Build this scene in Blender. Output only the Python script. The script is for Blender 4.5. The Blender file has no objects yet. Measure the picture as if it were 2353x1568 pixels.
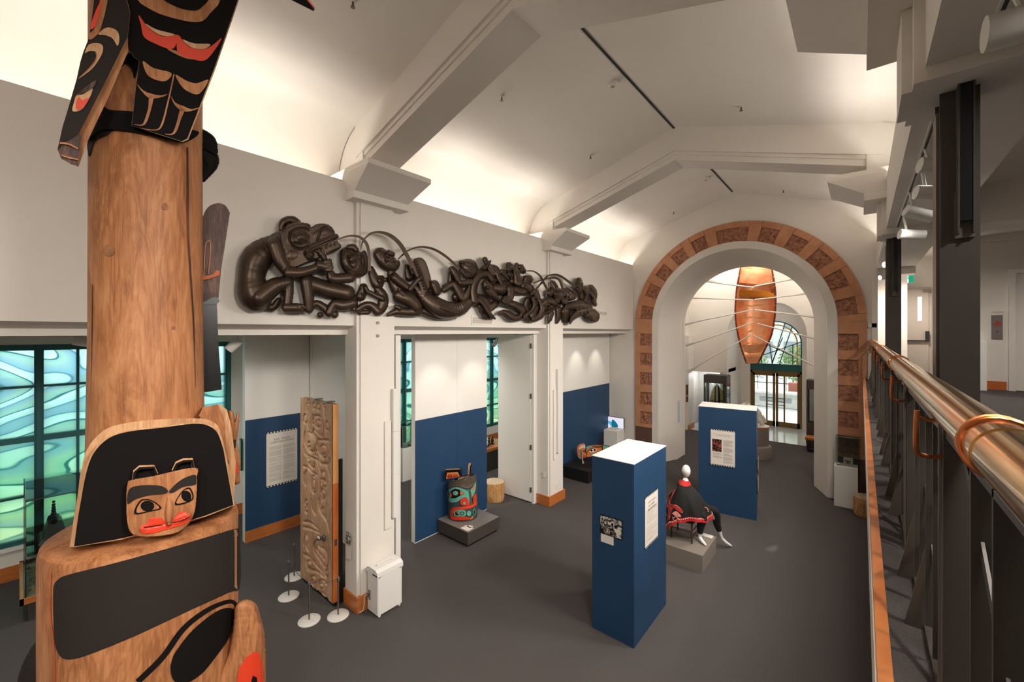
import bpy, bmesh, math, random
import numpy as np
from mathutils import Vector, Matrix
from mathutils.bvhtree import BVHTree
from mathutils.geometry import delaunay_2d_cdt
PI = math.pi
random.seed(7)
SC = bpy.context.scene
COL = SC.collection

# ---------------------------------------------------------------- camera, world, lights, exposure
F, CX, CY, H = 955.0, 1176.5, 764.0, 4.15
TH = math.atan((1979 - CX) / F)
SN, CS = math.sin(TH), math.cos(TH)
cam = bpy.data.cameras.new('camera')
camo = bpy.data.objects.new('camera', cam)
COL.objects.link(camo)
camo.location = (0, 0, H)
camo.rotation_euler = (PI / 2, 0, TH)
cam.sensor_fit = 'HORIZONTAL'
cam.sensor_width = 36.0
cam.lens = 36.0 * F / 2353.0
cam.shift_y = -(784.0 - CY) / 2353.0
cam.clip_start = 0.02
SC.camera = camo
SC.view_settings.view_transform = 'Standard'
SC.view_settings.look = 'None'
SC.view_settings.gamma = 1.0
SC.view_settings.use_curve_mapping = False
SC.view_settings.exposure = 0.2
SC.cycles.max_bounces = 8
SC.cycles.diffuse_bounces = 5
SC.cycles.glossy_bounces = 3
SC.cycles.transmission_bounces = 6
SC.cycles.transparent_max_bounces = 10
SC.cycles.sample_clamp_indirect = 4.0
SC.cycles.caustics_reflective = False
SC.cycles.caustics_refractive = False
SC.cycles.use_denoising = True

w = bpy.data.worlds.new('world'); SC.world = w; w.use_nodes = True
nt = w.node_tree
bg = nt.nodes['Background']
bg.inputs[0].default_value = (0.86, 0.94, 1.0, 1)
bg.inputs[1].default_value = 2.6

def light(name, kind, loc, target, power, col=(1, .86, .70), size=.1, size_y=None, angle=60, blend=.6, spread=180):
    l = bpy.data.lights.new(name, kind)
    o = bpy.data.objects.new(name, l); COL.objects.link(o)
    o.location = loc
    o.rotation_euler = (Vector(target) - Vector(loc)).to_track_quat('-Z', 'Y').to_euler()
    l.energy = power; l.color = col
    if kind == 'AREA':
        l.shape = 'RECTANGLE'; l.size = size; l.size_y = size_y or size; l.spread = math.radians(spread)
    elif kind == 'SPOT':
        l.spot_size = math.radians(angle); l.spot_blend = blend; l.shadow_soft_size = size
    elif kind == 'SUN':
        l.angle = math.radians(size)
    else:
        l.shadow_soft_size = size
    return o
WARM = (1, .95, .87)
XC = -2.77
sun = light('sun', 'SUN', (10, 40, 20), (3, 24, 0), 3.0, (1, .95, .88), 1.0)
# cove strips: long rows of lamps lying in the two cove troughs, shining up
COVE = []
for (y0, y1) in ((-5.7, 3.0), (4.15, 7.95), (9.0, 13.0)):
    L = y1 - y0
    COVE.append(light('cove_lamp', 'AREA', (-6.08, (y0 + y1) / 2, 6.06), (-5.95, (y0 + y1) / 2, 9), 8.5 * L, WARM, L, .10))
    COVE.append(light('cove_lamp', 'AREA', (.56, (y0 + y1) / 2, 6.06), (.43, (y0 + y1) / 2, 9), 8.5 * L, WARM, L, .10))
for i, o in enumerate(COVE):      # tipped from straight up towards the ridge
    o.rotation_euler = (Matrix.Rotation(math.radians(38 if i % 2 == 0 else -38), 3, 'Y') @ Matrix.Rotation(PI, 3, 'X') @ Matrix.Rotation(PI / 2, 3, 'Z')).to_euler()

# unseen fill spots added in the same troughs to brighten the ridge
for y in (-3.6, -.4, 1.8, 5.0, 7.1, 9.8, 12.0):
    for x, s_ in ((-6.0, 1), (.48, -1)):
        light('ridge_fill', 'SPOT', (x, y, 6.25), (XC + s_ * 1.2, y, 8.3), 58, WARM, .6, angle=130, blend=1)
# track heads under the gallery soffit, over the hall and in the aisle
for y in (-4, -1.2, 1.3, 5.2, 6.6, 9.6):
    light('track_lamp', 'SPOT', (.34, y, 5.5), (-4.2, y + .6, 1.5), 620, (1, .93, .84), .4, angle=130, blend=1)
for y in (-3.5, -.4, 2.0, 5.6, 7.2, 10.2, 12.2):
    light('aisle_lamp', 'SPOT', (-7.9, y, 4.08), (-8.4, y, 0), 130, (1, .95, .88), .15, angle=165, blend=1)
for x, y in ((-5.7, 5.5), (-5.7, 6.6), (-5.9, 10.9), (-5.9, 12.1)):
    light('track_lamp', 'SPOT', (x - .1, y, 4.05), (-6.7, y, 2.6), 28, (1, .93, .82), .02, angle=62, blend=.8)
for x, y in ((-2.9, 16.2), (-4.6, 17.5), (-1.0, 17.5)):
    light('lobby_lamp', 'POINT', (x, y, 6.7), (x, y, 0), 75, (1, .94, .86), .3)
light('boat_fill', 'SPOT', (-2.3, 14.2, 6.05), (-2.95, 16.4, 4.6), 70, (1, .93, .85), .1, angle=60)  # added fill spot without a fitting, livens up the copper hull
light('case_lamp', 'POINT', (-4.92, 18.5, 1.95), (0, 0, 0), 4, (1, .95, .9), .05)
light('recess_fill', 'POINT', (-5.2, 19.8, 2.2), (0, 0, 0), 12, (.9, .96, 1), .1)  # added fill light, no fitting here; lightens the recess behind the robe case
light('niche_fill', 'POINT', (-2.92, 20.2, 4.9), (0, 0, 0), 14, (1, .95, .9), .15)  # fill light added inside the niche to lift its dark upper part
for x, y in ((1.6, -2), (1.6, 2), (1.8, 6), (1.8, 10), (1.0, 13.8)):
    light('gallery_lamp', 'SPOT', (x, y, 5.95 if x > 1 else 5.6), (x, y, 3), 230, (1, .93, .85), .1, angle=165, blend=1)

# ---------------------------------------------------------------- rays of the photograph -> points in the room
def rdir(x, y):
    u = (x - CX) / F
    return (u * CS - SN, u * SN + CS, (CY - y) / F)
def onX(x, y, X):
    a = rdir(x, y); k = X / a[0]; return Vector((X, a[1] * k, H + a[2] * k))
def onY(x, y, Y):
    a = rdir(x, y); k = Y / a[1]; return Vector((a[0] * k, Y, H + a[2] * k))
def onZ(x, y, z):
    a = rdir(x, y); k = (z - H) / a[2]; return Vector((a[0] * k, a[1] * k, z))

# ---------------------------------------------------------------- objects
ORG = {}
def tag(o, label=None, cat=None, group=None, kind=None):
    if label: o['label'] = label
    if cat: o['category'] = cat
    if group: o['group'] = group
    if kind: o['kind'] = kind
    return o
def thing(name, label, cat, loc=(0, 0, 0), group=None):
    o = bpy.data.objects.new(name, None); COL.objects.link(o)
    o.empty_display_size = .1
    o.location = loc; ORG[o.name] = Vector(loc)
    return tag(o, label, cat, group)
def link(name, me, parent=None, mat=None, smooth=False):
    o = bpy.data.objects.new(name, me); COL.objects.link(o)
    if mat is not None:
        for m in (mat if isinstance(mat, (list, tuple)) else [mat]): me.materials.append(m)
    if smooth:
        me.polygons.foreach_set('use_smooth', [True] * len(me.polygons))
    if parent is not None:
        o.parent = parent
        off = ORG.get(parent.name, Vector((0, 0, 0)))
        if off.length > 0:
            me.transform(Matrix.Translation(-off))
        ORG[o.name] = Vector(off)
    else:
        ORG[o.name] = Vector((0, 0, 0))
    return o
def dup(root, loc, rz=None, label=None, group=None):
    def cp(o, par):
        c = o.copy(); COL.objects.link(c)
        if par is not None: c.parent = par
        for ch in list(o.children): cp(ch, c)
        return c
    c = cp(root, None)
    c.location = loc
    if rz is not None: c.rotation_euler = (0, 0, rz)
    if label: c['label'] = label
    if group: c['group'] = group
    return c
class MB:
    def __init__(s): s.v = []; s.f = []; s.mi = []
    def add(s, vs, fs, mi=0):
        b = len(s.v); s.v += [tuple(v) for v in vs]
        s.f += [tuple(i + b for i in f) for f in fs]; s.mi += [mi] * len(fs)
        return s
    def box(s, x0, x1, y0, y1, z0, z1, mi=0):
        return s.hexa([(x0, y0, z0), (x1, y0, z0), (x1, y1, z0), (x0, y1, z0), (x0, y0, z1), (x1, y0, z1), (x1, y1, z1), (x0, y1, z1)], mi)
    def hexa(s, p, mi=0):
        return s.add(p, [(0, 3, 2, 1), (4, 5, 6, 7), (0, 1, 5, 4), (1, 2, 6, 5), (2, 3, 7, 6), (3, 0, 4, 7)], mi)
    def rbox(s, x0, x1, y0, y1, z0, z1, b=.01, mi=0):
        # box with chamfered vertical and top edges
        def ring(i, z): return [(x0 + i, y0, z), (x1 - i, y0, z), (x1, y0 + i, z), (x1, y1 - i, z), (x1 - i, y1, z), (x0 + i, y1, z), (x0, y1 - i, z), (x0, y0 + i, z)]
        r0 = ring(b, z0); r1 = ring(b, z1 - b)
        r2 = [(min(max(x, x0 + b), x1 - b), min(max(y, y0 + b), y1 - b), z1) for x, y, _ in ring(b, z1)]
        n = 8; fs = [tuple(range(n - 1, -1, -1)), tuple(range(2 * n, 3 * n))]
        for k in (0, 1):
            for i in range(n): fs.append((k * n + i, k * n + (i + 1) % n, (k + 1) * n + (i + 1) % n, (k + 1) * n + i))
        return s.add(r0 + r1 + r2, fs, mi)
    def prism(s, poly, f, a, b, mi=0):
        # poly: 2D outline, f(p, t) -> 3D ; caps at t=a and t=b
        n = len(poly)
        vs = [f(p, a) for p in poly] + [f(p, b) for p in poly]
        fs = [tuple(range(n - 1, -1, -1)), tuple(range(n, 2 * n))] + [(i, (i + 1) % n, n + (i + 1) % n, n + i) for i in range(n)]
        return s.add(vs, fs, mi)
    def tube(s, pts, r, n=10, mi=0, cap=True, flat=None):
        pts = [Vector(p) for p in pts]; m = len(pts)
        rs = r if isinstance(r, (list, tuple)) else [r] * m
        up = None; rings = []
        for i, p in enumerate(pts):
            t = (pts[min(i + 1, m - 1)] - pts[max(i - 1, 0)]).normalized()
            if up is None:
                up = Vector((0, 0, 1)) if abs(t.z) < .9 else Vector((0, 1, 0))
            a = t.cross(up).normalized(); b = a.cross(t).normalized(); up = b
            k = flat or 1.0
            rings.append([p + a * (math.cos(q) * rs[i]) + b * (math.sin(q) * rs[i] * k) for q in [2 * PI * j / n for j in range(n)]])
        vs = [v for rg in rings for v in rg]
        fs = [(i * n + j, i * n + (j + 1) % n, (i + 1) * n + (j + 1) % n, (i + 1) * n + j) for i in range(m - 1) for j in range(n)]
        if cap: fs += [tuple(range(n - 1, -1, -1)), tuple(range((m - 1) * n, m * n))]
        return s.add(vs, fs, mi)
    def lathe(s, prof, c=(0, 0, 0), n=24, mi=0):
        c = Vector(c); vs = []; m = len(prof)
        for r, z in prof:
            for j in range(n):
                a = 2 * PI * j / n; vs.append(c + Vector((r * math.cos(a), r * math.sin(a), z)))
        fs = [(i * n + j, i * n + (j + 1) % n, (i + 1) * n + (j + 1) % n, (i + 1) * n + j) for i in range(m - 1) for j in range(n)]
        fs += [tuple(range(n - 1, -1, -1)), tuple(range((m - 1) * n, m * n))]
        return s.add(vs, fs, mi)
    def ball(s, c, rx, ry=None, rz=None, n=12, mi=0):
        ry = ry or rx; rz = rz or rx
        b = len(s.v); vs = [(c[0], c[1], c[2] - rz)]
        k = n // 2
        for i in range(1, k):
            p = -PI / 2 + PI * i / k
            for j in range(n):
                a = 2 * PI * j / n
                vs.append((c[0] + rx * math.cos(p) * math.cos(a), c[1] + ry * math.cos(p) * math.sin(a), c[2] + rz * math.sin(p)))
        vs.append((c[0], c[1], c[2] + rz)); fs = []
        for j in range(n):
            fs.append((0, 1 + (j + 1) % n, 1 + j))
            e = 1 + (k - 2) * n
            fs.append((len(vs) - 1, e + j, e + (j + 1) % n))
        for i in range(k - 2):
            for j in range(n):
                fs.append((1 + i * n + j, 1 + i * n + (j + 1) % n, 1 + (i + 1) * n + (j + 1) % n, 1 + (i + 1) * n + j))
        return s.add(vs, fs, mi)
    def mesh(s, name):
        me = bpy.data.meshes.new(name); me.from_pydata([tuple(v) for v in s.v], [], s.f)
        if any(s.mi): me.polygons.foreach_set('material_index', s.mi)
        me.update(); return me
    def build(s, name, mat, parent=None, smooth=False, label=None, angle=None):
        me = s.mesh(name)
        o = link(name, me, parent, mat, smooth)
        if smooth and angle is None: angle = 40
        if smooth and angle:
            try: me.set_sharp_from_angle(angle=math.radians(angle))
            except Exception: pass
        if label: o['label'] = label
        return o
def structure(mb, name, mat, smooth=False, parent=None):
    o = mb.build(name, mat, parent, smooth)
    if parent is None: o['kind'] = 'structure'
    return o

# ---------------------------------------------------------------- surfaces that traced outlines are laid on
class Plane:
    def __init__(s, n, c, h=None): s.n = n; s.c = c; s.h = h
    def pt(s, x, y, off=0.0):
        a = rdir(x, y); h = (s.h(x, y) if s.h else 0.0) + off
        k = (s.c - h) / (s.n[0] * a[0] + s.n[1] * a[1] + s.n[2] * a[2])
        return (a[0] * k, a[1] * k, H + a[2] * k)
class Cyl:
    def __init__(s, cx, cy, R): s.cx = cx; s.cy = cy; s.R = R
    def pt(s, x, y, off=0.0):
        a = rdir(x, y); aa = a[0] ** 2 + a[1] ** 2; ac = a[0] * s.cx + a[1] * s.cy; cc = s.cx ** 2 + s.cy ** 2
        k = 1; z = H
        for _ in range(3 if callable(s.R) else 1):
            R = (s.R(z) if callable(s.R) else s.R) + off
            k = (ac - math.sqrt(max(0, ac * ac - aa * (cc - R * R)))) / aa
            z = H + a[2] * k
        return (a[0] * k, a[1] * k, z)
class MeshSurf:
    def __init__(s, obs):
        vs = []; fs = []
        for o in obs:
            off = ORG.get(o.name, Vector((0, 0, 0))); b = len(vs)
            vs += [v.co + off for v in o.data.vertices]; fs += [tuple(i + b for i in p.vertices) for p in o.data.polygons]
        s.t = BVHTree.FromPolygons(vs, fs)
    def pt(s, x, y, off=0.0):
        a = Vector(rdir(x, y)); a.normalize()
        hit = s.t.ray_cast(Vector((0, 0, H)), a)
        if hit[0] is None: return None
        d = hit[3]
        p = Vector((0, 0, H)) + a * (d - off)
        return tuple(p)
def catmull(pts, n=5, closed=True):
    out = []; m = len(pts)
    rng = range(m if closed else m - 1)
    for i in rng:
        if closed: p0, p1, p2, p3 = pts[i - 1], pts[i], pts[(i + 1) % m], pts[(i + 2) % m]
        else: p0, p1, p2, p3 = pts[max(i - 1, 0)], pts[i], pts[i + 1], pts[min(i + 2, m - 1)]
        for k in range(n):
            t = k / n
            out.append(tuple(.5 * (2 * b + (c - a) * t + (2 * a - 5 * b + 4 * c - d) * t * t + (3 * b - a - 3 * c + d) * t ** 3) for a, b, c, d in zip(p0, p1, p2, p3)))
    if not closed: out.append(tuple(pts[-1]))
    return out
def stroke(pts, wd, smooth=True):
    # outline of a line of the given width (may taper)
    p = catmull([tuple(q[:2]) for q in pts], 5, False) if smooth else [tuple(q[:2]) for q in pts]
    m = len(p); L = []; R = []
    for i in range(m):
        a = p[max(i - 1, 0)]; b = p[min(i + 1, m - 1)]; dx, dy = b[0] - a[0], b[1] - a[1]; l = math.hypot(dx, dy) or 1
        t = i / (m - 1)
        ww = wd if not isinstance(wd, (list, tuple)) else np.interp(t, np.linspace(0, 1, len(wd)), wd)
        L.append((p[i][0] - dy / l * ww / 2, p[i][1] + dx / l * ww / 2)); R.append((p[i][0] + dy / l * ww / 2, p[i][1] - dx / l * ww / 2))
    return L + R[::-1]
def tr(pts, ox, oy, s): return [(ox + p[0] / s, oy + p[1] / s) + tuple(q / s for q in p[2:3]) for p in pts]
def cdt(poly, g=None):
    vs = [Vector((p[0], p[1])) for p in poly]; n = len(vs)
    pts = list(vs)
    if g:
        xs = [p[0] for p in poly]; ys = [p[1] for p in poly]
        X = np.arange(min(xs) + g / 2, max(xs), g); Y = np.arange(min(ys) + g / 2, max(ys), g)
        px = np.array(xs); py = np.array(ys); qx = np.roll(px, -1); qy = np.roll(py, -1)
        for yy in Y:
            for xx in X:
                c = ((py > yy) != (qy > yy)); 
                with np.errstate(divide='ignore', invalid='ignore'):
                    xi = (qx - px) * (yy - py) / (qy - py) + px
                if (np.sum(c & (xx < xi)) % 2) and np.min((px - xx) ** 2 + (py - yy) ** 2) > (.3 * g) ** 2:
                    pts.append(Vector((xx, yy)))
    r = delaunay_2d_cdt(pts, [], [list(range(n))], 1, 1e-5)
    return r[0], r[2]
def patch(name, poly, S, mat, parent=None, off=.004, back=None, g=None, smooth=False, fn=None, label=None, shade=False):
    # an outline laid on a surface as a slab: front at +off, edge going back to `back`
    if smooth: poly = catmull([tuple(p[:2]) for p in poly], 4)
    vs, fs = cdt(poly, g)
    f = fn or (lambda x, y, o: S.pt(x, y, o))
    V = [f(v[0], v[1], off) for v in vs]
    FF = [tuple(q) for q in fs if all(V[i] is not None for i in q)]
    V = [v if v is not None else (0, 0, 0) for v in V]
    back = off - .02 if back is None else back
    cnt = {}
    for q in FF:
        for i in range(len(q)):
            e = (q[i], q[(i + 1) % len(q)]); cnt[e] = 1
    bd = [e for e in cnt if (e[1], e[0]) not in cnt]
    mp = {}
    for a, b in bd:
        for i in (a, b):
            if i not in mp: mp[i] = len(V); V.append(f(vs[i][0], vs[i][1], back))
    FF += [(b, a, mp[a], mp[b]) for a, b in bd]
    used = sorted({i for q in FF for i in q}); ix = {a: b for b, a in enumerate(used)}
    V = [V[i] for i in used]; FF = [tuple(ix[i] for i in q) for q in FF]
    me = bpy.data.meshes.new(name); me.from_pydata([tuple(v) for v in V], [], FF); me.update()
    o = link(name, me, parent, mat, shade)
    if shade:
        try: me.set_sharp_from_angle(angle=math.radians(35))
        except Exception: pass
    if label: o['label'] = label
    return o
class Relief:
    # carved height field drawn with tapered rounded strokes
    def __init__(s, x0, x1, y0, y1, step):
        s.gx = np.arange(x0, x1 + step, step); s.gy = np.arange(y0, y1 + step, step); s.st = step
        s.X, s.Y = np.meshgrid(s.gx, s.gy); s.h = np.full(s.X.shape, -1.0)
    def _seg(s, a, b, ra, rb):
        m = max(ra, rb) + s.st
        i0 = np.searchsorted(s.gx, min(a[0], b[0]) - m); i1 = np.searchsorted(s.gx, max(a[0], b[0]) + m)
        j0 = np.searchsorted(s.gy, min(a[1], b[1]) - m); j1 = np.searchsorted(s.gy, max(a[1], b[1]) + m)
        if i1 <= i0 or j1 <= j0: return None
        X = s.X[j0:j1, i0:i1]; Y = s.Y[j0:j1, i0:i1]
        dx, dy = b[0] - a[0], b[1] - a[1]; L = dx * dx + dy * dy + 1e-9
        t = np.clip(((X - a[0]) * dx + (Y - a[1]) * dy) / L, 0, 1)
        d = np.hypot(X - a[0] - t * dx, Y - a[1] - t * dy); r = ra + (rb - ra) * t
        return (slice(j0, j1), slice(i0, i1)), d, r, t
    def body(s, pts, z0=.0, sc=.006, flat=1.0, n=4, z1=None):
        P = catmull(pts, n, False) if len(pts) > 2 else pts
        if len(P) == 1: P = [P[0], (P[0][0] + .01, P[0][1], P[0][2])]
        N = len(P) - 1
        for k in range(N):
            q = s._seg(P[k], P[k + 1], max(.002, P[k][2]), max(.002, P[k + 1][2]))
            if q is None: continue
            sl, d, r, t = q
            zz = z0 if z1 is None else z0 + (z1 - z0) * (k + t) / N
            h = np.where(d < r, zz + sc * r * flat * np.sqrt(np.clip(1 - (d / r) ** 2, 0, 1)), -1)
            s.h[sl] = np.maximum(s.h[sl], h)
        return s
    def cut(s, pts, wd, dep, n=4):
        P = catmull([(p[0], p[1]) for p in pts], n, False) if len(pts) > 2 else pts
        acc = np.zeros(s.h.shape)
        for k in range(len(P) - 1):
            q = s._seg(P[k], P[k + 1], wd * 1.5, wd * 1.5)
            if q is None: continue
            sl, d, r, t = q
            acc[sl] = np.maximum(acc[sl], np.exp(-(d / (wd * .5)) ** 2))
        s.h = np.where(s.h > -.5, s.h - dep * acc, s.h)
        return s
    def poly(s, pts, h, smooth=True):
        P = catmull(pts, 4) if smooth else pts
        px = np.array([p[0] for p in P]); py = np.array([p[1] for p in P]); ins = np.zeros(s.X.shape, bool)
        for i in range(len(px)):
            j = (i + 1) % len(px)
            c = (py[i] > s.Y) != (py[j] > s.Y)
            with np.errstate(divide='ignore', invalid='ignore'):
                ins ^= c & (s.X < (px[j] - px[i]) * (s.Y - py[i]) / ((py[j] - py[i]) or 1e-9) + px[i])
        s.h = np.where(ins, np.maximum(s.h, h) if not callable(h) else np.maximum(s.h, h(s.X, s.Y)), s.h)
        return s
    def blur(s, k=1):
        for _ in range(k):
            m = s.h > -.5; g = np.where(m, s.h, 0); c = m.astype(float); a = g.copy(); b = c.copy()
            for ax, d in ((0, 1), (0, -1), (1, 1), (1, -1)):
                a += np.roll(g, d, ax); b += np.roll(c, d, ax)
            s.h = np.where(m, a / b, s.h)
        return s
    def build(s, name, fn, mat, parent=None, sink=-.03, label=None):
        m = s.h > -.5
        cell = m[:-1, :-1] | m[1:, :-1] | m[:-1, 1:] | m[1:, 1:]
        use = np.zeros(m.shape, bool)
        use[:-1, :-1] |= cell; use[1:, :-1] |= cell; use[:-1, 1:] |= cell; use[1:, 1:] |= cell
        idx = np.full(m.shape, -1); J, I = np.nonzero(use); idx[J, I] = np.arange(len(J))
        hh = np.where(m, s.h, sink)
        V = [fn(s.gx[i], s.gy[j], hh[j, i]) for j, i in zip(J, I)]
        cj, ci = np.nonzero(cell)
        FF = np.stack([idx[cj, ci], idx[cj, ci + 1], idx[cj + 1, ci + 1], idx[cj + 1, ci]], 1)
        me = bpy.data.meshes.new(name); me.from_pydata([tuple(v) for v in V], [], FF.tolist()); me.update()
        o = link(name, me, parent, mat, True)
        if label: o['label'] = label
        return o

# ---------------------------------------------------------------- materials
def lin(h):
    if isinstance(h, str):
        h = h.lstrip('#'); c = [int(h[i:i + 2], 16) / 255 for i in (0, 2, 4)]
    else: c = h
    return tuple((v / 12.92 if v <= .04045 else ((v + .055) / 1.055) ** 2.4) for v in c) + (1,)
MATS = {}
def mat(name, col, rough=.6, metal=0.0, col2=None, scale=(6, 6, 6), detail=4, bump=0.0, bscale=None, spec=.5, fac=(.35, .65), coat=0.0, emit=None, es=0.0, wave=None):
    m = bpy.data.materials.new(name); m.use_nodes = True; nt = m.node_tree; N = nt.nodes; Lk = nt.links
    b = N['Principled BSDF']; c = lin(col)
    b.inputs['Base Color'].default_value = c; b.inputs['Roughness'].default_value = rough; b.inputs['Metallic'].default_value = metal
    b.inputs['Specular IOR Level'].default_value = spec
    if coat: b.inputs['Coat Weight'].default_value = coat
    tc = N.new('ShaderNodeTexCoord'); mp = N.new('ShaderNodeMapping'); mp.inputs['Scale'].default_value = scale
    Lk.new(tc.outputs['Object'], mp.inputs['Vector'])
    nz = N.new('ShaderNodeTexNoise'); nz.inputs['Scale'].default_value = 1.0; nz.inputs['Detail'].default_value = detail
    nz.inputs['Roughness'].default_value = .6
    Lk.new(mp.outputs[0], nz.inputs['Vector'])
    if col2 is not None:
        r = N.new('ShaderNodeValToRGB'); r.color_ramp.elements[0].position = fac[0]; r.color_ramp.elements[1].position = fac[1]
        r.color_ramp.elements[0].color = c; r.color_ramp.elements[1].color = lin(col2)
        Lk.new(nz.outputs['Fac'], r.inputs['Fac']); Lk.new(r.outputs['Color'], b.inputs['Base Color'])
    if bump:
        src = nz
        if bscale:
            mp2 = N.new('ShaderNodeMapping'); mp2.inputs['Scale'].default_value = bscale; Lk.new(tc.outputs['Object'], mp2.inputs['Vector'])
            src = N.new('ShaderNodeTexNoise'); src.inputs['Scale'].default_value = 1.0; src.inputs['Detail'].default_value = 3; Lk.new(mp2.outputs[0], src.inputs['Vector'])
        bp = N.new('ShaderNodeBump'); bp.inputs['Strength'].default_value = bump; bp.inputs['Distance'].default_value = .01
        Lk.new(src.outputs['Fac'], bp.inputs['Height']); Lk.new(bp.outputs[0], b.inputs['Normal'])
    if emit is not None:
        b.inputs['Emission Color'].default_value = lin(emit); b.inputs['Emission Strength'].default_value = es
    MATS[name] = m
    return m
def woodmat(name, c1, c2, c3, axis='Z', rough=.55, s=1.0, knots=False):
    # long grain along an axis: stretched noise warped rings
    m = bpy.data.materials.new(name); m.use_nodes = True; nt = m.node_tree; N = nt.nodes; Lk = nt.links
    b = N['Principled BSDF']; b.inputs['Roughness'].default_value = rough; b.inputs['Specular IOR Level'].default_value = .3
    tc = N.new('ShaderNodeTexCoord')
    def noise(sc, det=5, dist=0.0, rg=.6):
        mp = N.new('ShaderNodeMapping'); mp.inputs['Scale'].default_value = sc; Lk.new(tc.outputs['Object'], mp.inputs['Vector'])
        n = N.new('ShaderNodeTexNoise'); n.inputs['Scale'].default_value = 1; n.inputs['Detail'].default_value = det; n.inputs['Distortion'].default_value = dist; n.inputs['Roughness'].default_value = rg
        Lk.new(mp.outputs[0], n.inputs['Vector']); return n
    def ax(lo, hi): return {'Z': (hi, hi, lo), 'Y': (hi, lo, hi), 'X': (lo, hi, hi)}[axis]
    n1 = noise(ax(.9 * s, 3.2 * s), 6, 1.2); n2 = noise(ax(4 * s, 60 * s), 4, .4); n3 = noise(ax(1.3 * s, 7 * s), 3, 2.5)
    mul = N.new('ShaderNodeMath'); mul.operation = 'MULTIPLY'; mul.inputs[1].default_value = 22.0; Lk.new(n3.outputs['Fac'], mul.inputs[0])
    sn = N.new('ShaderNodeMath'); sn.operation = 'SINE'; Lk.new(mul.outputs[0], sn.inputs[0])
    m2 = N.new('ShaderNodeMath'); m2.operation = 'MULTIPLY_ADD'; m2.inputs[1].default_value = .07; m2.inputs[2].default_value = 0; Lk.new(sn.outputs[0], m2.inputs[0])
    ad = N.new('ShaderNodeMath'); ad.operation = 'ADD'; Lk.new(n1.outputs['Fac'], ad.inputs[0]); Lk.new(m2.outputs[0], ad.inputs[1])
    m3 = N.new('ShaderNodeMath'); m3.operation = 'MULTIPLY_ADD'; m3.inputs[1].default_value = .45; m3.inputs[2].default_value = -.22; Lk.new(n2.outputs['Fac'], m3.inputs[0])
    ad2 = N.new('ShaderNodeMath'); ad2.operation = 'ADD'; Lk.new(ad.outputs[0], ad2.inputs[0]); Lk.new(m3.outputs[0], ad2.inputs[1])
    r = N.new('ShaderNodeValToRGB'); r.color_ramp.elements[0].position = .3; r.color_ramp.elements[0].color = lin(c1)
    r.color_ramp.elements[1].position = .72; r.color_ramp.elements[1].color = lin(c3)
    e = r.color_ramp.elements.new(.5); e.color = lin(c2)
    Lk.new(ad2.outputs[0], r.inputs['Fac']); Lk.new(r.outputs['Color'], b.inputs['Base Color'])
    bp = N.new('ShaderNodeBump'); bp.inputs['Strength'].default_value = .12; bp.inputs['Distance'].default_value = .01
    Lk.new(ad2.outputs[0], bp.inputs['Height']); Lk.new(bp.outputs[0], b.inputs['Normal'])
    MATS[name] = m
    return m
M = MATS
mat('wall_paint', '#ddd6ce', .7, col2='#e0dad2', scale=(1.5, 1.5, 1.5), bump=.02, bscale=(60, 60, 60))
mat('white_paint', '#e4e0da', .5)
mat('gloss_white', '#e8e6e2', .35)
mat('carpet', '#4a4645', .95, col2='#56514f', scale=(90, 90, 90), bump=.5, bscale=(300, 300, 300), spec=.1)
mat('blue_paint', '#193b5c', .5, col2='#1b3e5f', scale=(3, 3, 3))
mat('oak_trim', '#a85f2c', .4, col2='#bd7137', scale=(3, 3, 30), coat=.2)
mat('steel_dark', '#45403b', .45, .2, col2='#4d4842', scale=(3, 3, 1))
mat('steel_grey', '#6a635b', .4, .5)
mat('black', '#12100f', .5)
mat('chrome', '#c9c4bc', .2, 1.0)
mat('brass', '#d9a86a', .16, 1.0, col2='#e2bd88', scale=(8, 1, 8), bump=.02)
mat('copper_wire', '#b0663a', .3, .9)
mat('bronze', '#3c2f26', .38, .55, col2='#4b3b2f', scale=(5, 5, 5), bump=.05, bscale=(40, 40, 40))
mat('teal_frame', '#1f5a5c', .45)
mat('terracotta', '#c18a66', .8, col2='#b17a58', scale=(4, 4, 4), bump=.15, bscale=(40, 40, 40))
mat('terracotta_dark', '#b07c60', .85, col2='#855440', scale=(14, 14, 14), bump=.6, bscale=(40, 40, 40))
mat('brown_block', '#5d4236', .8)
mat('copper', '#f6b68c', .4, .75, col2='#e08c58', scale=(3, 3, 3), fac=(.3, .7), bump=.15, bscale=(8, 8, 8))
mat('copper_dark', '#7a3d22', .5, .7)
mat('paint_black', '#100d0c', .8, spec=.12, bump=.06, bscale=(10, 10, 60))
mat('paint_charcoal', '#282320', .8, spec=.15, bump=.06, bscale=(10, 10, 60))
mat('paint_red', '#c9381c', .5, bump=.04, bscale=(10, 10, 60))
mat('paint_teal', '#5fa896', .5)
mat('paper', '#ddd5cc', .6)
mat('ink', '#6d655f', .7)
mat('ink_light', '#b4aaa0', .7)
mat('cloth_black', '#0f0d0c', .9, bump=.1, bscale=(200, 200, 200))
mat('cloth_red', '#b3201c', .8)
mat('cloth_pink', '#d88a78', .8)
mat('pearl', '#e8e2da', .25)
mat('plinth_grey', '#7d736b', .6)
mat('plinth_charcoal', '#3f3833', .6)
mat('plinth_top', '#77706c', .35)
mat('plastic_white', '#dedbd6', .4)
mat('vent', '#9d8f80', .6)
mat('granite', '#d9dcdc', .08, col2='#cfd2d2', scale=(2, 2, 2), spec=.6)
mat('bark', '#8a6b4c', .9, col2='#c7ad8c', scale=(14, 14, 14), bump=.4)
mat('argillite', '#0c0e10', .3)
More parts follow.
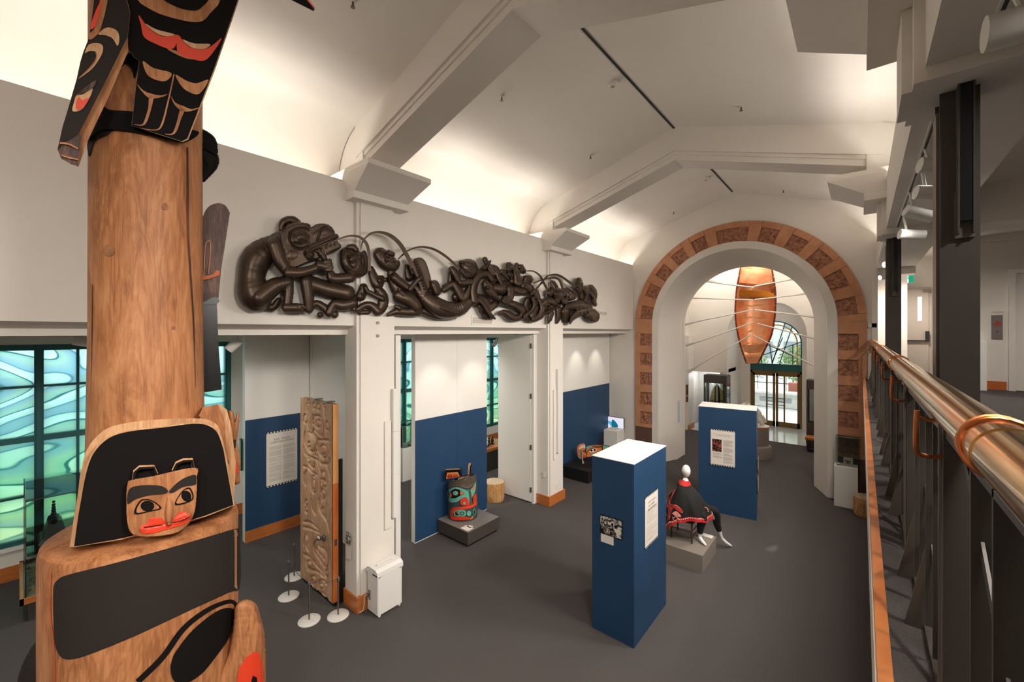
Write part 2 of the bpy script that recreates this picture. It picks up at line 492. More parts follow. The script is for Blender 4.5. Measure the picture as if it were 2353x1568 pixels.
mat('stone_white', '#dcd8cc', .5, col2='#c9c2b0', scale=(6, 6, 6))
mat('leaf', '#4f6e3c', .7, col2='#a8bd86', scale=(9, 9, 9))
mat('concrete', '#b9b6b0', .8, col2='#cfccc6', scale=(3, 3, 3))
mat('brick_red', '#9c5c4c', .8)
mat('door_bronze', '#8a7042', .35, .6)
woodmat('cedar', '#80502f', '#a06a44', '#b37f56')
woodmat('cedar_pale', '#9c7250', '#b98f68', '#cba480')
woodmat('carved_oak', '#a67c5e', '#bd9474', '#cda88a', s=2)
woodmat('stump', '#8f6138', '#b98a58', '#cfa476', s=3)
woodmat('dark_wood', '#2c1d18', '#463029', '#6a4a3e', s=2)
mat('oak_edge', '#a8501c', .45, col2='#bf6a30', scale=(6, 6, 1.5))
def glassmat(name, col, alpha=.15, rough=.02):
    m = bpy.data.materials.new(name); m.use_nodes = True; N = m.node_tree.nodes; Lk = m.node_tree.links
    N.remove(N['Principled BSDF']); out = N['Material Output']
    t = N.new('ShaderNodeBsdfTransparent'); t.inputs[0].default_value = lin(col)
    g = N.new('ShaderNodeBsdfGlossy'); g.inputs['Roughness'].default_value = rough
    fr = N.new('ShaderNodeFresnel'); fr.inputs[0].default_value = 1.45
    mx = N.new('ShaderNodeMixShader'); Lk.new(fr.outputs[0], mx.inputs[0]); Lk.new(t.outputs[0], mx.inputs[1]); Lk.new(g.outputs[0], mx.inputs[2])
    Lk.new(mx.outputs[0], out.inputs[0]); MATS[name] = m; return m
glassmat('glass', '#f6fcfa'); glassmat('glass_clear', '#f7fbfa')
def filmglass(name):
    # window glass with a printed film: flowing bands in blue, green and cream
    m = bpy.data.materials.new(name); m.use_nodes = True; N = m.node_tree.nodes; Lk = m.node_tree.links
    N.remove(N['Principled BSDF']); out = N['Material Output']
    tc = N.new('ShaderNodeTexCoord'); mp = N.new('ShaderNodeMapping'); mp.inputs['Scale'].default_value = (1, .55, 1.1); Lk.new(tc.outputs['Object'], mp.inputs['Vector'])
    n = N.new('ShaderNodeTexNoise'); n.inputs['Scale'].default_value = .75; n.inputs['Detail'].default_value = .6; n.inputs['Distortion'].default_value = 1.1; Lk.new(mp.outputs[0], n.inputs['Vector'])
    mu = N.new('ShaderNodeMath'); mu.operation = 'MULTIPLY'; mu.inputs[1].default_value = 5.0; Lk.new(n.outputs['Fac'], mu.inputs[0])
    frc = N.new('ShaderNodeMath'); frc.operation = 'FRACT'; Lk.new(mu.outputs[0], frc.inputs[0])
    r = N.new('ShaderNodeValToRGB'); cr = r.color_ramp; cr.interpolation = 'LINEAR'
    cr.elements[0].position = 0; cr.elements[0].color = lin('#7fb8b0'); cr.elements[1].position = 1; cr.elements[1].color = lin('#bcd9d0')
    for p, c in ((.04, '#7f9fa6'), (.07, '#e0efea'), (.42, '#d4e8e2'), (.46, '#8fb2b6'), (.50, '#b4cfd6'), (.85, '#c8ddd2')):
        e = cr.elements.new(p); e.color = lin(c)
    Lk.new(frc.outputs[0], r.inputs['Fac'])
    sep = N.new('ShaderNodeSeparateXYZ'); Lk.new(tc.outputs['Object'], sep.inputs[0])
    mr = N.new('ShaderNodeMapRange'); mr.inputs['From Min'].default_value = 0.5; mr.inputs['From Max'].default_value = 4.0; Lk.new(sep.outputs['Z'], mr.inputs['Value'])
    g = N.new('ShaderNodeValToRGB'); ge = g.color_ramp; ge.elements[0].color = lin('#f2f0cc'); ge.elements[1].color = lin('#f4faff'); e = ge.elements.new(.3); e.color = lin('#c4e4cc'); e = ge.elements.new(.6); e.color = lin('#d4e8e8')
    Lk.new(mr.outputs[0], g.inputs['Fac'])
    mx = N.new('ShaderNodeMixRGB'); mx.blend_type = 'MULTIPLY'; mx.inputs[0].default_value = .85; Lk.new(r.outputs[0], mx.inputs[1]); Lk.new(g.outputs[0], mx.inputs[2])
    tl = N.new('ShaderNodeBsdfTranslucent'); Lk.new(mx.outputs[0], tl.inputs[0])
    tp = N.new('ShaderNodeBsdfTransparent'); Lk.new(mx.outputs[0], tp.inputs[0])
    ms = N.new('ShaderNodeMixShader'); ms.inputs[0].default_value = .55; Lk.new(tl.outputs[0], ms.inputs[1]); Lk.new(tp.outputs[0], ms.inputs[2])
    Lk.new(ms.outputs[0], out.inputs[0]); MATS[name] = m; return m
filmglass('film_glass')
# ================================================================ STRUCTURE
W = M['wall_paint']
XL, XR = -5.78, .28           # hall wall faces
EF = 3.0                      # upper floor level
structure(MB().box(-12, 1.2, -6, 18.5, -.2, 0), 'floor', M['carpet'])
structure(MB().box(-7, 1.2, 18.5, 21.7, -.2, .0), 'floor', M['granite'])
structure(MB().box(.06, 5.2, -6, 15.4, 2.75, EF), 'floor', M['carpet'])
structure(MB().box(.035, .06, -6, 13.08, 2.7, EF + .01), 'trim_1', W)
structure(MB().box(.04, .079, -6, 13.08, EF + .01, EF + .045), 'trim_2', M['oak_trim'])
structure(MB().box(.06, 5.2, -6, 15.4, 2.70, 2.75), 'ceiling', W)
# left window wall, with three openings
WX = -10.88; ZB, ZT = .55, 3.93
groups = [(-2.56, 3.06), (6.35, 9.15), (10.36, 13.16)]
mb = MB(); mb.box(WX - .25, WX, -6, 15, 0, ZB).box(WX - .25, WX, -6, 15, ZT, 4.6)
ys = [-6] + [v for g in groups for v in g] + [15]
for i in range(0, len(ys), 2): mb.box(WX - .25, WX, ys[i], ys[i + 1], ZB, ZT)
structure(mb, 'wall_left', W)
structure(MB().box(WX, WX + .02, -6, 15, .0, .24), 'baseboard_left', M['oak_trim'])
structure(MB().box(WX - .05, WX + .06, -2.6, 3.1, .50, .56), 'trim_3', M['white_paint'])
TF = M['teal_frame']
for wi, (y0, y1) in enumerate(groups):
    e = bpy.data.objects.new('window_%d' % (wi + 1), None); COL.objects.link(e); e['kind'] = 'structure'
    posts = [y0]
    while posts[-1] < y1 - .1: posts.append(posts[-1] + 1.4)
    rows = [ZB + .04, 1.36, 2.32, 3.22, ZT - .04]
    for p in posts:
        MB().box(WX - .16, WX + .02, p - .055, p + .055, ZB, ZT).box(WX + .02, WX + .045, p - .03, p + .03, ZB, ZT).build('post', TF, e)
    for z, hh in zip(rows, (.05, .02, .05, .02, .05)):
        MB().box(WX - .13, WX + .005, y0, posts[-1], z - hh, z + hh).build('rail', TF, e)
    for a in posts[:-1]:
        for k in (1, 2):
            y = a + 1.4 * k / 3
            MB().box(WX - .11, WX, y - .018, y + .018, ZB, ZT).build('glazing_bar', TF, e)
        for k in range(3):
            for r in range(4):
                MB().box(WX - .07, WX - .064, a + 1.4 * k / 3, a + 1.4 * (k + 1) / 3, rows[r], rows[r + 1]).build('pane', M['film_glass'], e)
# aisle: ceiling, cross walls and partitions
structure(MB().box(WX - .25, -6.15, -6, 13.5, 4.135, 4.2), 'ceiling', W)
structure(MB().box(-9.42, -6.05, 4.13, 4.23, 0, 4.115), 'wall_aisle', M['white_paint'])
def panelwall(name, x0, x1, y0, y1, zb, seams, lab, base=False):
    t = thing(name, lab, 'partition', ((x0 + x1) / 2, (y0 + y1) / 2, 0))
    MB().box(x0, x1 - .006, y0, y1, 0, 4.1).build('core', M['white_paint'], t)
    e = [y0] + seams + [y1]
    for a, b in zip(e[:-1], e[1:]):
        MB().box(x1 - .006, x1, a + .003, b - .003, zb, 4.1).build('panel', M['white_paint'], t)
        MB().box(x1 - .006, x1 + .001, a + .003, b - .003, .22 if base else .02, zb - .002).build('panel', M['blue_paint'], t, label='blue painted lower panel')
    if base: MB().box(x1, x1 + .02, y0, y1, 0, .22).build('skirting', M['oak_trim'], t)
    return t
panelwall('partition_wall', -9.42, -9.28, 2.88, 4.12, 2.41, [], 'tall partition, blue below and white above, with orange wood skirting, behind the carved door', True)
panelwall('partition_wall', -6.82, -6.7, 5.02, 7.06, 2.41, [6.12], 'tall blue and white partition standing behind the painted bear mask')
panelwall('partition_wall', -6.74, -6.62, 8.85, 13.08, 2.41, [10.0, 11.6], 'tall blue and white partition behind the low black platform')
# white door leaf folded out of pillar two
t = thing('folding_door', 'full-height white door leaf with four dark hinges beside the second pillar', 'door', (-6.6, 8.0, 0))
MB().box(-7.19, -6.13, 8.0, 8.055, .04, 4.08).build('leaf', M['white_paint'], t)
for z in (.33, 1.36, 2.6, 3.82):
    MB().box(-6.15, -6.115, 7.985, 8.03, z - .06, z + .06).build('hinge', M['steel_grey'], t)
structure(MB().box(-6.12, -6.05, 8.02, 8.5, 0, 4.11), 'trim_4', M['white_paint'])
# hall header above the arcade with the cove on top
def ext(poly, y0, y1, name, m=W, smooth=False):
    mb = MB(); mb.prism(poly, lambda p, t: (p[0], t, p[1]), y0, y1)
    return structure(mb, name, m, smooth)
hdr = [(-5.78, 4.25), (-5.78, 6.37), (-5.84, 6.37), (-5.84, 6.02), (-6.32, 6.02), (-6.4, 5.9), (-6.2, 4.115), (-5.98, 4.115), (-5.98, 4.185)]
ext(hdr, -6, 13.1, 'wall_header')
# pillars of the arcade
for k, y in enumerate((-1.68, 3.23, 8.14)):
    mb = MB(); mb.box(-6.05, -5.72, y, y + .65, 0, 6.1).box(-6.02, -5.69, y + .05, y + .6, 0, 6.1)
    pl = structure(mb, 'wall_pillar', W)
    mb = MB(); mb.box(-6.07, -5.665, y - .02, y + .67, 0, .235)
    mb.build('baseboard', M['oak_trim'], pl)
def capital(y, name, side):
    f = (lambda x: x) if side < 0 else (lambda x: 2 * XC + .04 - x)
    mb = MB()
    c = y + .325
    def P(x, yy, z): return (f(x), yy, z)
    mb.hexa([P(-5.55, y - .13, 6.18), P(-6.3, y - .13, 6.18), P(-6.3, y + .78, 6.18), P(-5.55, y + .78, 6.18),
             P(-5.1, y - .18, 6.45), P(-6.3, y - .18, 6.45), P(-6.3, y + .89, 6.45), P(-5.1, y + .89, 6.45)])
    a, b = sorted((f(-6.3), f(-5.1))); mb.box(a, b, y - .18, y + .89, 6.45, 6.52)
    a, b = sorted((f(-6.3), f(-5.53))); mb.box(a, b, y - .15, y + .80, 6.08, 6.18)
    structure(mb, name, W)
for y in (-1.68, 3.23, 8.14):
    capital(y, 'wall_capital', -1); capital(y, 'wall_capital', 1)
# beams
def roofz(x, z0, s=.30): return z0 - s * abs(x - XC)
for y in (-1.68, 3.23, 8.14):
    c = y + .325
    mb = MB()
    def slab(z0, z1, hw, x0, x1, dy=0):
        for a, b in ((x0, XC), (XC, x1)):
            mb.hexa([(a, c - hw, roofz(a, z0)), (b, c - hw, roofz(b, z0)), (b, c + hw, roofz(b, z0)), (a, c + hw, roofz(a, z0)),
                     (a, c - hw, roofz(a, z1)), (b, c - hw, roofz(b, z1)), (b, c + hw, roofz(b, z1)), (a, c + hw, roofz(a, z1))])
    slab(7.50, 7.66, .255, -5.775, .235)
    slab(7.66, 8.3, .31, -5.78, .24)
    slab(7.60, 7.66, .275, -5.776, .236)
    mb.box(-6.35, -5.6, c - .295, c + .295, 6.5, 7.35).box(.06, .82, c - .295, c + .295, 6.5, 7.35)
    structure(mb, 'ceiling_beam', W)
# ceiling bays with curved coves
prof = [(XC, 8.11)]
def curve(sx):
    pts = []
    for k in range(0, 13):
        a = k / 12 * PI / 2
        pts.append((-5.55 - .75 * math.sin(a), 6.52 + .755 * math.cos(a)))
    return pts
left = [(x, z) for x, z in curve(-1)] + [(-6.3, 6.0)]
rgt = [(2 * XC + .02 - x, z) for x, z in left]
outer = [(-6.45, 6.0), (-6.45, 8.4), (.95, 8.4), (.95, 6.0)]
mb = MB()
full = list(reversed(left)) + [(XC, 8.11)] + rgt
n = len(full)
for y0, y1 in ((-6, -1.7), (-1.0, 3.25), (3.86, 8.16), (8.77, 13.15)):
    vs = [(x, y, z) for y in (y0, y1) for x, z in full]
    mb.add(vs, [(i, i + 1, n + i + 1, n + i) for i in range(n - 1)])
cl = structure(mb, 'ceiling', W, True)
structure(MB().box(-6.5, 1.0, -6, 13.2, 8.35, 8.45).box(-6.5, -6.4, -6, 13.2, 5.9, 8.4).box(.9, 1.0, -6, 13.2, 6.1, 8.4), 'ceiling', W)
structure(MB().box(XC - .014, XC + .014, -1, 3.26, 8.085, 8.1).box(XC - .014, XC + .014, 3.86, 8.18, 8.085, 8.1).box(XC - .014, XC + .014, 9.3, 12.9, 8.085, 8.1), 'trim_5', M['black'])
# right side: fascia, cove, gallery soffit, cross beams
ext([(XR, 5.66), (XR, 6.37), (XR + .06, 6.37), (XR + .06, 6.02), (.9, 6.02), (.95, 5.9), (.95, 5.66)], -6, 13.1, 'wall_fascia')
structure(MB().box(.95, 5.2, -6, 15.4, 6.1, 6.2), 'ceiling', W)
for y in (-1.68, 3.32, 8.14):
    structure(MB().box(.186, .232, y + .1, y + .55, 5.58, 6.1).box(.232, 5.2, y, y + .65, 5.58, 6.12), 'trim_6', W)
# arch wall
AC, SPR, AY = -2.79, 4.38, 13.13
def archpoly(r, z0=0, n=40): return [(AC - r, z0)] + [(AC - r * math.cos(PI * k / n), SPR + r * math.sin(PI * k / n)) for k in range(n + 1)] + [(AC + r, z0)]
def flatwall(name, outline, y0, y1, m=W):
    vs, fs = cdt(outline)
    mb = MB(); n = len(vs)
    mb.add([(v[0], y0, v[1]) for v in vs], [tuple(f) for f in fs]); mb.add([(v[0], y1, v[1]) for v in vs], [tuple(f) for f in fs])
    for i in range(len(outline)):
        a, b = outline[i], outline[(i + 1) % len(outline)]
        mb.add([(a[0], y0, a[1]), (b[0], y0, b[1]), (b[0], y1, b[1]), (a[0], y1, a[1])], [(0, 1, 2, 3)])
    return structure(mb, name, m)
flatwall('wall_arch', [(-11.1, 0), (-11.1, 4.3), (-6.4, 4.3), (-6.4, 8.4), (.95, 8.4), (.95, 5.5), (.19, 5.5), (.19, 0)] + archpoly(2.33)[::-1], AY, 13.6)
def sweep_arch(prof, name, m=W, leg0=0.0, parent=None, cy=AC, spr=SPR, n=48, smooth=True):
    # prof: list of (r, y)
    path = [(-1, leg0)] + [(k / n, None) for k in range(n + 1)] + [(2, leg0)]
    mb = MB(); rows = []
    for t, z in path:
        row = []
        for r, y in prof:
            if t == -1: row.append((cy - r, y, z))
            elif t == 2: row.append((cy + r, y, z))
            else: row.append((cy - r * math.cos(PI * t), y, spr + r * math.sin(PI * t)))
        rows.append(row)
    k = len(prof)
    fs = [(i * k + j, i * k + j + 1, (i + 1) * k + j + 1, (i + 1) * k + j) for i in range(len(rows) - 1) for j in range(k - 1)]
    mb.add([v for r_ in rows for v in r_], fs)
    o = mb.build(name, m, parent, smooth, angle=30)
    if parent is None: o['kind'] = 'structure'
    return o
sweep_arch([(2.346, 13.3), (2.346, 13.085), (2.14, 13.085), (1.81, 13.88), (1.81, 14.62), (2.6, 14.62)], 'trim_7')
# lobby behind the arch
structure(MB().box(-6.0, -5.8, 13.6, 21.7, 0, 8).box(-6.0, AC - 1.8, 14.4, 14.62, 0, 8).box(AC + 1.8, 1.0, 14.4, 14.62, 0, 2.7), 'wall_lobby', W)
structure(MB().box(-1.0 + .0, .9, 14.62, 14.7, 2.7, 8).box(.2, .4, 14.6, 21.7, 0, 8), 'wall_lobby', W)
structure(MB().box(-6.0, 1, 14.4, 22, 7.2, 7.3), 'ceiling', W)
structure(MB().box(-5.8, -5.6, 18.3, 19.0, 0, 4).box(-6.0, -4.5, 20.5, 20.6, 0, 3), 'wall_lobby', M['white_paint'])
structure(MB().box(-5.62, -5.57, 18.28, 19.02, 0, .22).box(-5.6, -5.2, 20.45, 20.5, 0, .22), 'baseboard_lobby', M['oak_trim'])
lc, lr = -2.92, 1.36
def ap(c, r, spr, z0, n=28): return [(c - r, z0)] + [(c - r * math.cos(PI * k / n), spr + r * math.sin(PI * k / n)) for k in range(n + 1)] + [(c + r, z0)]
flatwall('wall_lobby', [(-5.8, 2.45), (-5.8, 7.2), (.2, 7.2), (.2, 2.3), (-1.1, 2.3), (-1.1, 0)] + ap(lc, lr, 4.06, 0)[::-1] + [(-4.45, 0), (-4.45, 2.45)], 19.0, 19.25)
sweep_arch([(lr, 19.25), (lr, 21.5)], 'wall_lobby', cy=lc, spr=4.06, n=24)
structure(MB().box(-4.6, lc - lr + .02, 19.25, 21.5, 0, 2.46).box(-6, -4.28, 19.25, 20.6, 2.46, 2.6).box(lc + lr - .02, -1.1, 19.25, 21.5, 0, 2.46), 'wall_lobby', M['white_paint'])
dc, dr = -2.90, .97
flatwall('wall_entrance', [(-4.4, 0), (-4.4, 5.6), (-1.4, 5.6), (-1.4, 0)] + ap(dc, dr, 3.68, 0, 24)[::-1], 21.5, 21.62)
# entrance doors and fan window
e = bpy.data.objects.new('door_1', None); COL.objects.link(e); e['kind'] = 'structure'
DB = M['door_bronze']
y = 21.52
mb = MB(); mb.box(dc - .97, dc - .89, y, y + .08, 0, 2.45).box(dc + .89, dc + .97, y, y + .08, 0, 2.45).box(dc - .97, dc + .97, y, y + .08, 2.34, 2.45); mb.build('door_frame', DB, e)
for s in (-1, 1):
    a, b = (dc - .89, dc - .01) if s < 0 else (dc + .01, dc + .89)
    mb = MB(); mb.box(a, a + .09, y + .01, y + .06, 0, 2.34).box(b - .09, b, y + .01, y + .06, 0, 2.34).box(a, b, y + .01, y + .06, 0, .22).box(a, b, y + .01, y + .06, 2.22, 2.34)
    mb.build('leaf', DB, e)
    xm = b - .32 if s < 0 else a + .32
    MB().box(xm - .03, xm + .03, y + .015, y + .055, .22, 2.22).build('glazing_bar', DB, e)
    for z in (.95, 1.1, 1.24):
        u0, u1 = sorted((xm, b if s < 0 else a)); MB().box(u0, u1, y - .02, y + .0, z - .014, z + .014).build('handle', DB, e)
    MB().box(a + .09, b - .09, y + .03, y + .036, .22, 2.22).build('pane', M['glass_clear'], e)
e = bpy.data.objects.new('window_4', None); COL.objects.link(e); e['kind'] = 'structure'
MB().box(dc - .97, dc + .97, y - .03, y + .07, 2.45, 2.74).box(dc - .97, dc + .97, y - .05, y + .07, 2.70, 2.75).build('transom', TF, e)
def bar2(a, b, w, m, nm='glazing_bar', par=None, yy=21.54, dy=.03):
    a = Vector((a[0], 0, a[1])); b = Vector((b[0], 0, b[1])); d = (b - a).normalized(); nrm = Vector((-d.z, 0, d.x)) * w / 2
    mb = MB(); P = [a - nrm, b - nrm, b + nrm, a + nrm]
    mb.hexa([Vector((p.x, yy, p.z)) for p in P] + [Vector((p.x, yy + dy, p.z)) for p in P]); return mb.build(nm, m, par)
def fw(x, y_): p = onY(x, y_, 21.54); return (p.x, p.z)
g4 = lambda x, y_: fw(1540 + x / 3.408, 600 + y_ / 3.408)
for a, b in (((880, 600), (795, 800)), ((960, 500), (855, 810)), ((720, 740), (1035, 632)), ((750, 650), (960, 745)), ((765, 560), (800, 810)), ((960, 655), (960, 810)), ((715, 740), (715, 800)), ((905, 470), (800, 800))):
    bar2(g4(*a), g4(*b), .035, TF, par=e)
sweep_arch([(.97, 21.52), (.97, 21.6), (.92, 21.6), (.92, 21.52), (.97, 21.52)], 'window_frame', TF, 2.74, e, dc, 3.68, 20)
sweep_arch([(.82, 21.55), (.82, 21.575), (.77, 21.575), (.77, 21.55), (.82, 21.55)], 'gold_band', mat('gold_glass', '#d9a02c', .3), 2.74, e, dc, 3.68, 20)
MB().prism(ap(dc, .93, 3.68, 2.74, 16), lambda p, t: (p[0], t, p[1]), 21.58, 21.585).build('pane', M['glass_clear'], e)
# right wall below the gallery, back wall behind the camera, far gallery walls
structure(MB().box(.6, .7, -6, 13.6, 0, 2.75).box(.19, .6, 13.13, 13.6, 0, 2.7), 'wall_right', W)
structure(MB().box(-11.1, 5.2, -6.2, -6, 0, 8.4), 'wall_back', W)
structure(MB().box(5.2, 5.3, -6, 15.4, 2.7, 6.2), 'wall_gallery', W)
structure(MB().box(.19, .3, 13.1, 15.2, 2.7, 6.2).box(.19, 1.85, 15.2, 15.3, EF, 6.2), 'wall_gallery', W)
structure(MB().box(1.84, 5.2, 12.6, 12.7, EF, 6.2).box(1.84, 1.95, 12.7, 15.2, EF, 6.2), 'wall_gallery', W)
structure(MB().box(1.84, 5.2, 12.56, 12.6, 5.98, 6.1), 'trim_8', W)
structure(MB().box(1.93, 2.2, 12.575, 12.6, EF, EF + .17), 'baseboard_gallery', M['oak_edge'])
# exit door of the gallery
e = bpy.data.objects.new('door_2', None); COL.objects.link(e); e['kind'] = 'structure'
q = lambda x, y_: onY(1960 + x / 3.135, 420 + y_ / 3.135, 15.18)
gd = mat('door_grey', '#a3968a', .6)
a = q(188, 770); b = q(565, 1400)
MB().box(a.x, b.x, 15.1, 15.2, EF, a.z).build('door_frame', gd, e)
MB().box(a.x + .06, b.x - .06, 15.06, 15.1, EF + .01, a.z - .06).build('leaf', gd, e)
a = q(462, 826); b = q(492, 998); MB().box(a.x, b.x, 15.045, 15.06, b.z, a.z).build('pane', mat('lit_pane', '#dfe6ea', .3, emit='#dfe6ea', es=.6), e)
a = q(215, 1132); b = q(545, 1142); MB().box(a.x, b.x, 15.0, 15.03, b.z - .01, a.z).build('push_bar', M['black'], e)
for c in ((207, 1090, 232, 1128), (516, 1070, 545, 1130)):
    a = q(c[0], c[1]); b = q(c[2], c[3]); MB().box(a.x, b.x, 14.98, 15.06, b.z, a.z).build('latch', M['black'], e)
a = q(500, 772); b = q(562, 782); MB().box(a.x, b.x, 15.0, 15.07, b.z - .02, a.z).build('door_closer', M['steel_grey'], e)
e = bpy.data.objects.new('door_3', None); COL.objects.link(e); e['kind'] = 'structure'
a = onY(2316, 630, 12.6); 
MB().box(a.x, a.x + .09, 12.53, 12.6, EF, a.z).box(a.x, a.x + 1.2, 12.53, 12.6, a.z, a.z + .08).box(a.x + .9, a.x + .99, 12.53, 12.6, EF, a.z).build('door_frame', W, e)
MB().box(a.x + .09, a.x + .9, 12.57, 12.59, EF + .01, a.z).build('leaf', W, e)
# outside: terrace, walls, planting
structure(MB().box(-30, 25, 21.7, 60, -.3, -.02), 'ground', M['concrete'])
structure(MB().box(-60, -11.2, -30, 30, -.3, -.05), 'ground', M['concrete'])
# ================================================================ TERRACOTTA ARCH
arch = thing('terracotta_arch', 'tall terracotta arch band with carved picture panels framing the passage', 'arch', (AC, AY, 0))
TA, TD = M['terracotta'], M['terracotta_dark']
R0, R1, RP = 2.346, 2.90, 2.74
def ringseg(a0, a1, r0, r1, y0, y1, name, m, label=None, n=4):
    # angles measured from the left spring, clockwise over the top
    mb = MB(); pts = [(AC - r0 * math.cos(a0 + (a1 - a0) * k / n), SPR + r0 * math.sin(a0 + (a1 - a0) * k / n)) for k in range(n + 1)]
    pts += [(AC - r1 * math.cos(a1 + (a0 - a1) * k / n), SPR + r1 * math.sin(a1 + (a0 - a1) * k / n)) for k in range(n + 1)]
    mb.prism(pts, lambda p, t: (p[0], t, p[1]), y0, y1); return mb.build(name, m, arch)
def carve(fn, seed, wd, ht):
    # a small carved scene: a few figures, waves and hatching
    rnd = random.Random(seed)
    r = Relief(0, wd, 0, ht, .02); r.h[:] = 0.004
    for k in range(rnd.randint(4, 6)):
        x = wd * (.12 + .76 * rnd.random()); y = ht * (.15 + .3 * rnd.random()); l = ht * (.35 + .3 * rnd.random()); w0 = wd * .05
        r.body([(x, y, w0), (x + rnd.uniform(-.05, .05), y + l * .5, w0 * 1.4), (x + rnd.uniform(-.08, .08), y + l, w0 * .7)], .006, 1.0)
        r.body([(x, y - .03, w0 * .9)], .014, 1.0)
        r.body([(x, y + l * .3, w0 * .5), (x + rnd.uniform(-.15, .15), y + l * .35, w0 * .5), (x + rnd.uniform(-.2, .2), y + l * .1, w0 * .4)], .008, 1.0)
    for k in range(rnd.randint(5, 9)):
        y = ht * (.05 + .9 * rnd.random()); x = rnd.random() * wd * .5
        r.cut([(x, y), (x + wd * .15, y + rnd.uniform(-.04, .04)), (x + wd * .35, y + rnd.uniform(-.05, .05))], .022, .018)
    return r.build('carved_panel', fn, TD, arch)
# legs: panel tops measured on the photograph
tops = [4.81, 4.11, 3.48, 2.85, 2.21, 1.58]
for sx in (-1, 1):
    def leg(u0, u1, z0, z1, y0, y1, name, m):
        a, b = sorted((AC + sx * u0, AC + sx * u1)); return MB().box(a, b, y0, y1, z0, z1).build(name, m, arch)
    zz = SPR + .03
    for k, t in enumerate(tops[1:]):
        hgt = .40
        leg(R0, RP, t, (zz if k == 0 else tops[k] - .40) , 13.07, 13.12, 'terracotta_block', TA)
        leg(RP, R1, t - hgt, t, 13.07, 13.12, 'terracotta_rim', TA)
        leg(RP, R1, t, (zz if k == 0 else tops[k] - .40), 13.07, 13.12, 'terracotta_rim', TA)
        leg(R0, RP, t - hgt, t, 13.115, 13.125, 'panel_back', TD)
        x0 = AC + sx * (R0 if sx > 0 else RP)
        carve(lambda x, y, h, x0=x0, t=t: (x0 + x, 13.108 - h, t - y), 10 + k + (30 if sx > 0 else 0), RP - R0, hgt)
    leg(R0, R1, 1.08, 1.18, 13.07, 13.12, 'terracotta_block', TA)
    leg(R0, R1, 0, 1.08, 13.08, 13.12, 'brown_base', M['brown_block'])
# the ring: panels at these angles (degrees from left spring), the big one near the top
pan = [(3.0, 12.5), (19.5, 29), (36, 45.5), (52, 61.5), (68.5, 78), (84, 106), (112.5, 122), (128, 138), (144.5, 154.5), (161, 170.5)]
pan = [(4.5, 13.5), (20.5, 29.5), (35.5, 44.5), (50.5, 59.5), (65, 74), (80.5, 98.5), (105, 114.5), (121, 130), (136, 145.5), (151, 160.5), (166.5, 175.5)]
prev = 0.7
for k, (a0, a1) in enumerate(pan):
    A0, A1 = math.radians(a0), math.radians(a1)
    ringseg(math.radians(prev) , A0 - .002, R0, R1, 13.07, 13.12, 'terracotta_block', TA)
    ringseg(A0, A1, RP, R1, 13.07, 13.12, 'terracotta_rim', TA)
    ringseg(A0, A1, R0, RP, 13.115, 13.125, 'panel_back', TD)
    wd = (A1 - A0) * (R0 + RP) / 2
    def fn(x, y, h, A0=A0, A1=A1, wd=wd):
        a = A0 + (A1 - A0) * x / wd; r = RP - y * (RP - R0) / .4
        return (AC - r * math.cos(a), 13.108 - h, SPR + r * math.sin(a))
    carve(fn, 60 + k, wd, .4)
    prev = a1 + .12
ringseg(math.radians(prev), math.radians(179.3), R0, R1, 13.07, 13.12, 'terracotta_block', TA)

# ================================================================ TOTEM POLE
PD = 4.0
PX, PY = -3.952, .614
pa = (PX / PD, PY / PD)
totem = thing('totem_pole', 'tall carved cedar totem pole at the left with black painted figures', 'totem pole', (PX, PY, 0))
CE, CP, PB, PC, PR = M['cedar'], M['cedar_pale'], M['paint_black'], M['paint_charcoal'], M['paint_red']
mb = MB()
mb.lathe([(.335, 0), (.335, 2.9), (.325, 3.4), (.314, 4.2), (.312, 5.2), (.312, 8.3)], (PX, PY, 0), 64)
shaft = mb.build('shaft', CE, totem, True)
def TP(q): return Plane((pa[0], pa[1], 0), PD - q)
CYL = Cyl(PX, PY, .318)
Z1 = lambda pts: tr(pts, 0, 0, 3.408)
Z2 = lambda pts: tr(pts, 0, 440, 3.266)
Z3 = lambda pts: tr(pts, 0, 880, 2.279)
def TPt(name, pts, q, m, off=.006, back=-.01, smooth=True, z=Z1, S=None, par=totem, **k):
    return patch(name, z(pts), S or TP(q), m, par, off, back, smooth=smooth, **k)
# knots and checks on the shaft
for (x, y, r, m) in ((817, 443, 40, 'paint_charcoal'), (1238, 112, 24, 'dark_wood'), (1303, 1025, 14, 'dark_wood')):
    TPt('knot', [(x + r * math.cos(a) * (1 + .1 * math.sin(3 * a)), y + r * 1.1 * math.sin(a)) for a in [PI * 2 * k / 12 for k in range(12)]], 0, mat('knot_wood', '#7a4e34', .7, col2='#93643f', scale=(30, 30, 30)) if 'knot_wood' not in M else M['knot_wood'], .0015, -.005, z=Z2, S=CYL)
TPt('crack', stroke([(1408, -330), (1410, 0), (1412, 300), (1430, 600), (1450, 900), (1462, 1200), (1468, 1560)], [10, 16, 14, 12, 12, 6, 4]), 0, M['dark_wood'], .002, -.005, False, z=Z2, S=CYL)
TPt('crack', stroke([(690, 700), (688, 1100), (682, 1560)], [1.5, 3, 3]), 0, M['dark_wood'], .0015, -.005, False, z=Z2, S=CYL)
TPt('dark_patch', [(690, 1100), (800, 1020), (880, 1015), (840, 1060), (740, 1110), (700, 1210), (690, 1210)], 0, PC, .0015, -.005, z=Z1, S=CYL)  # charcoal patch along the collar's lower left edge
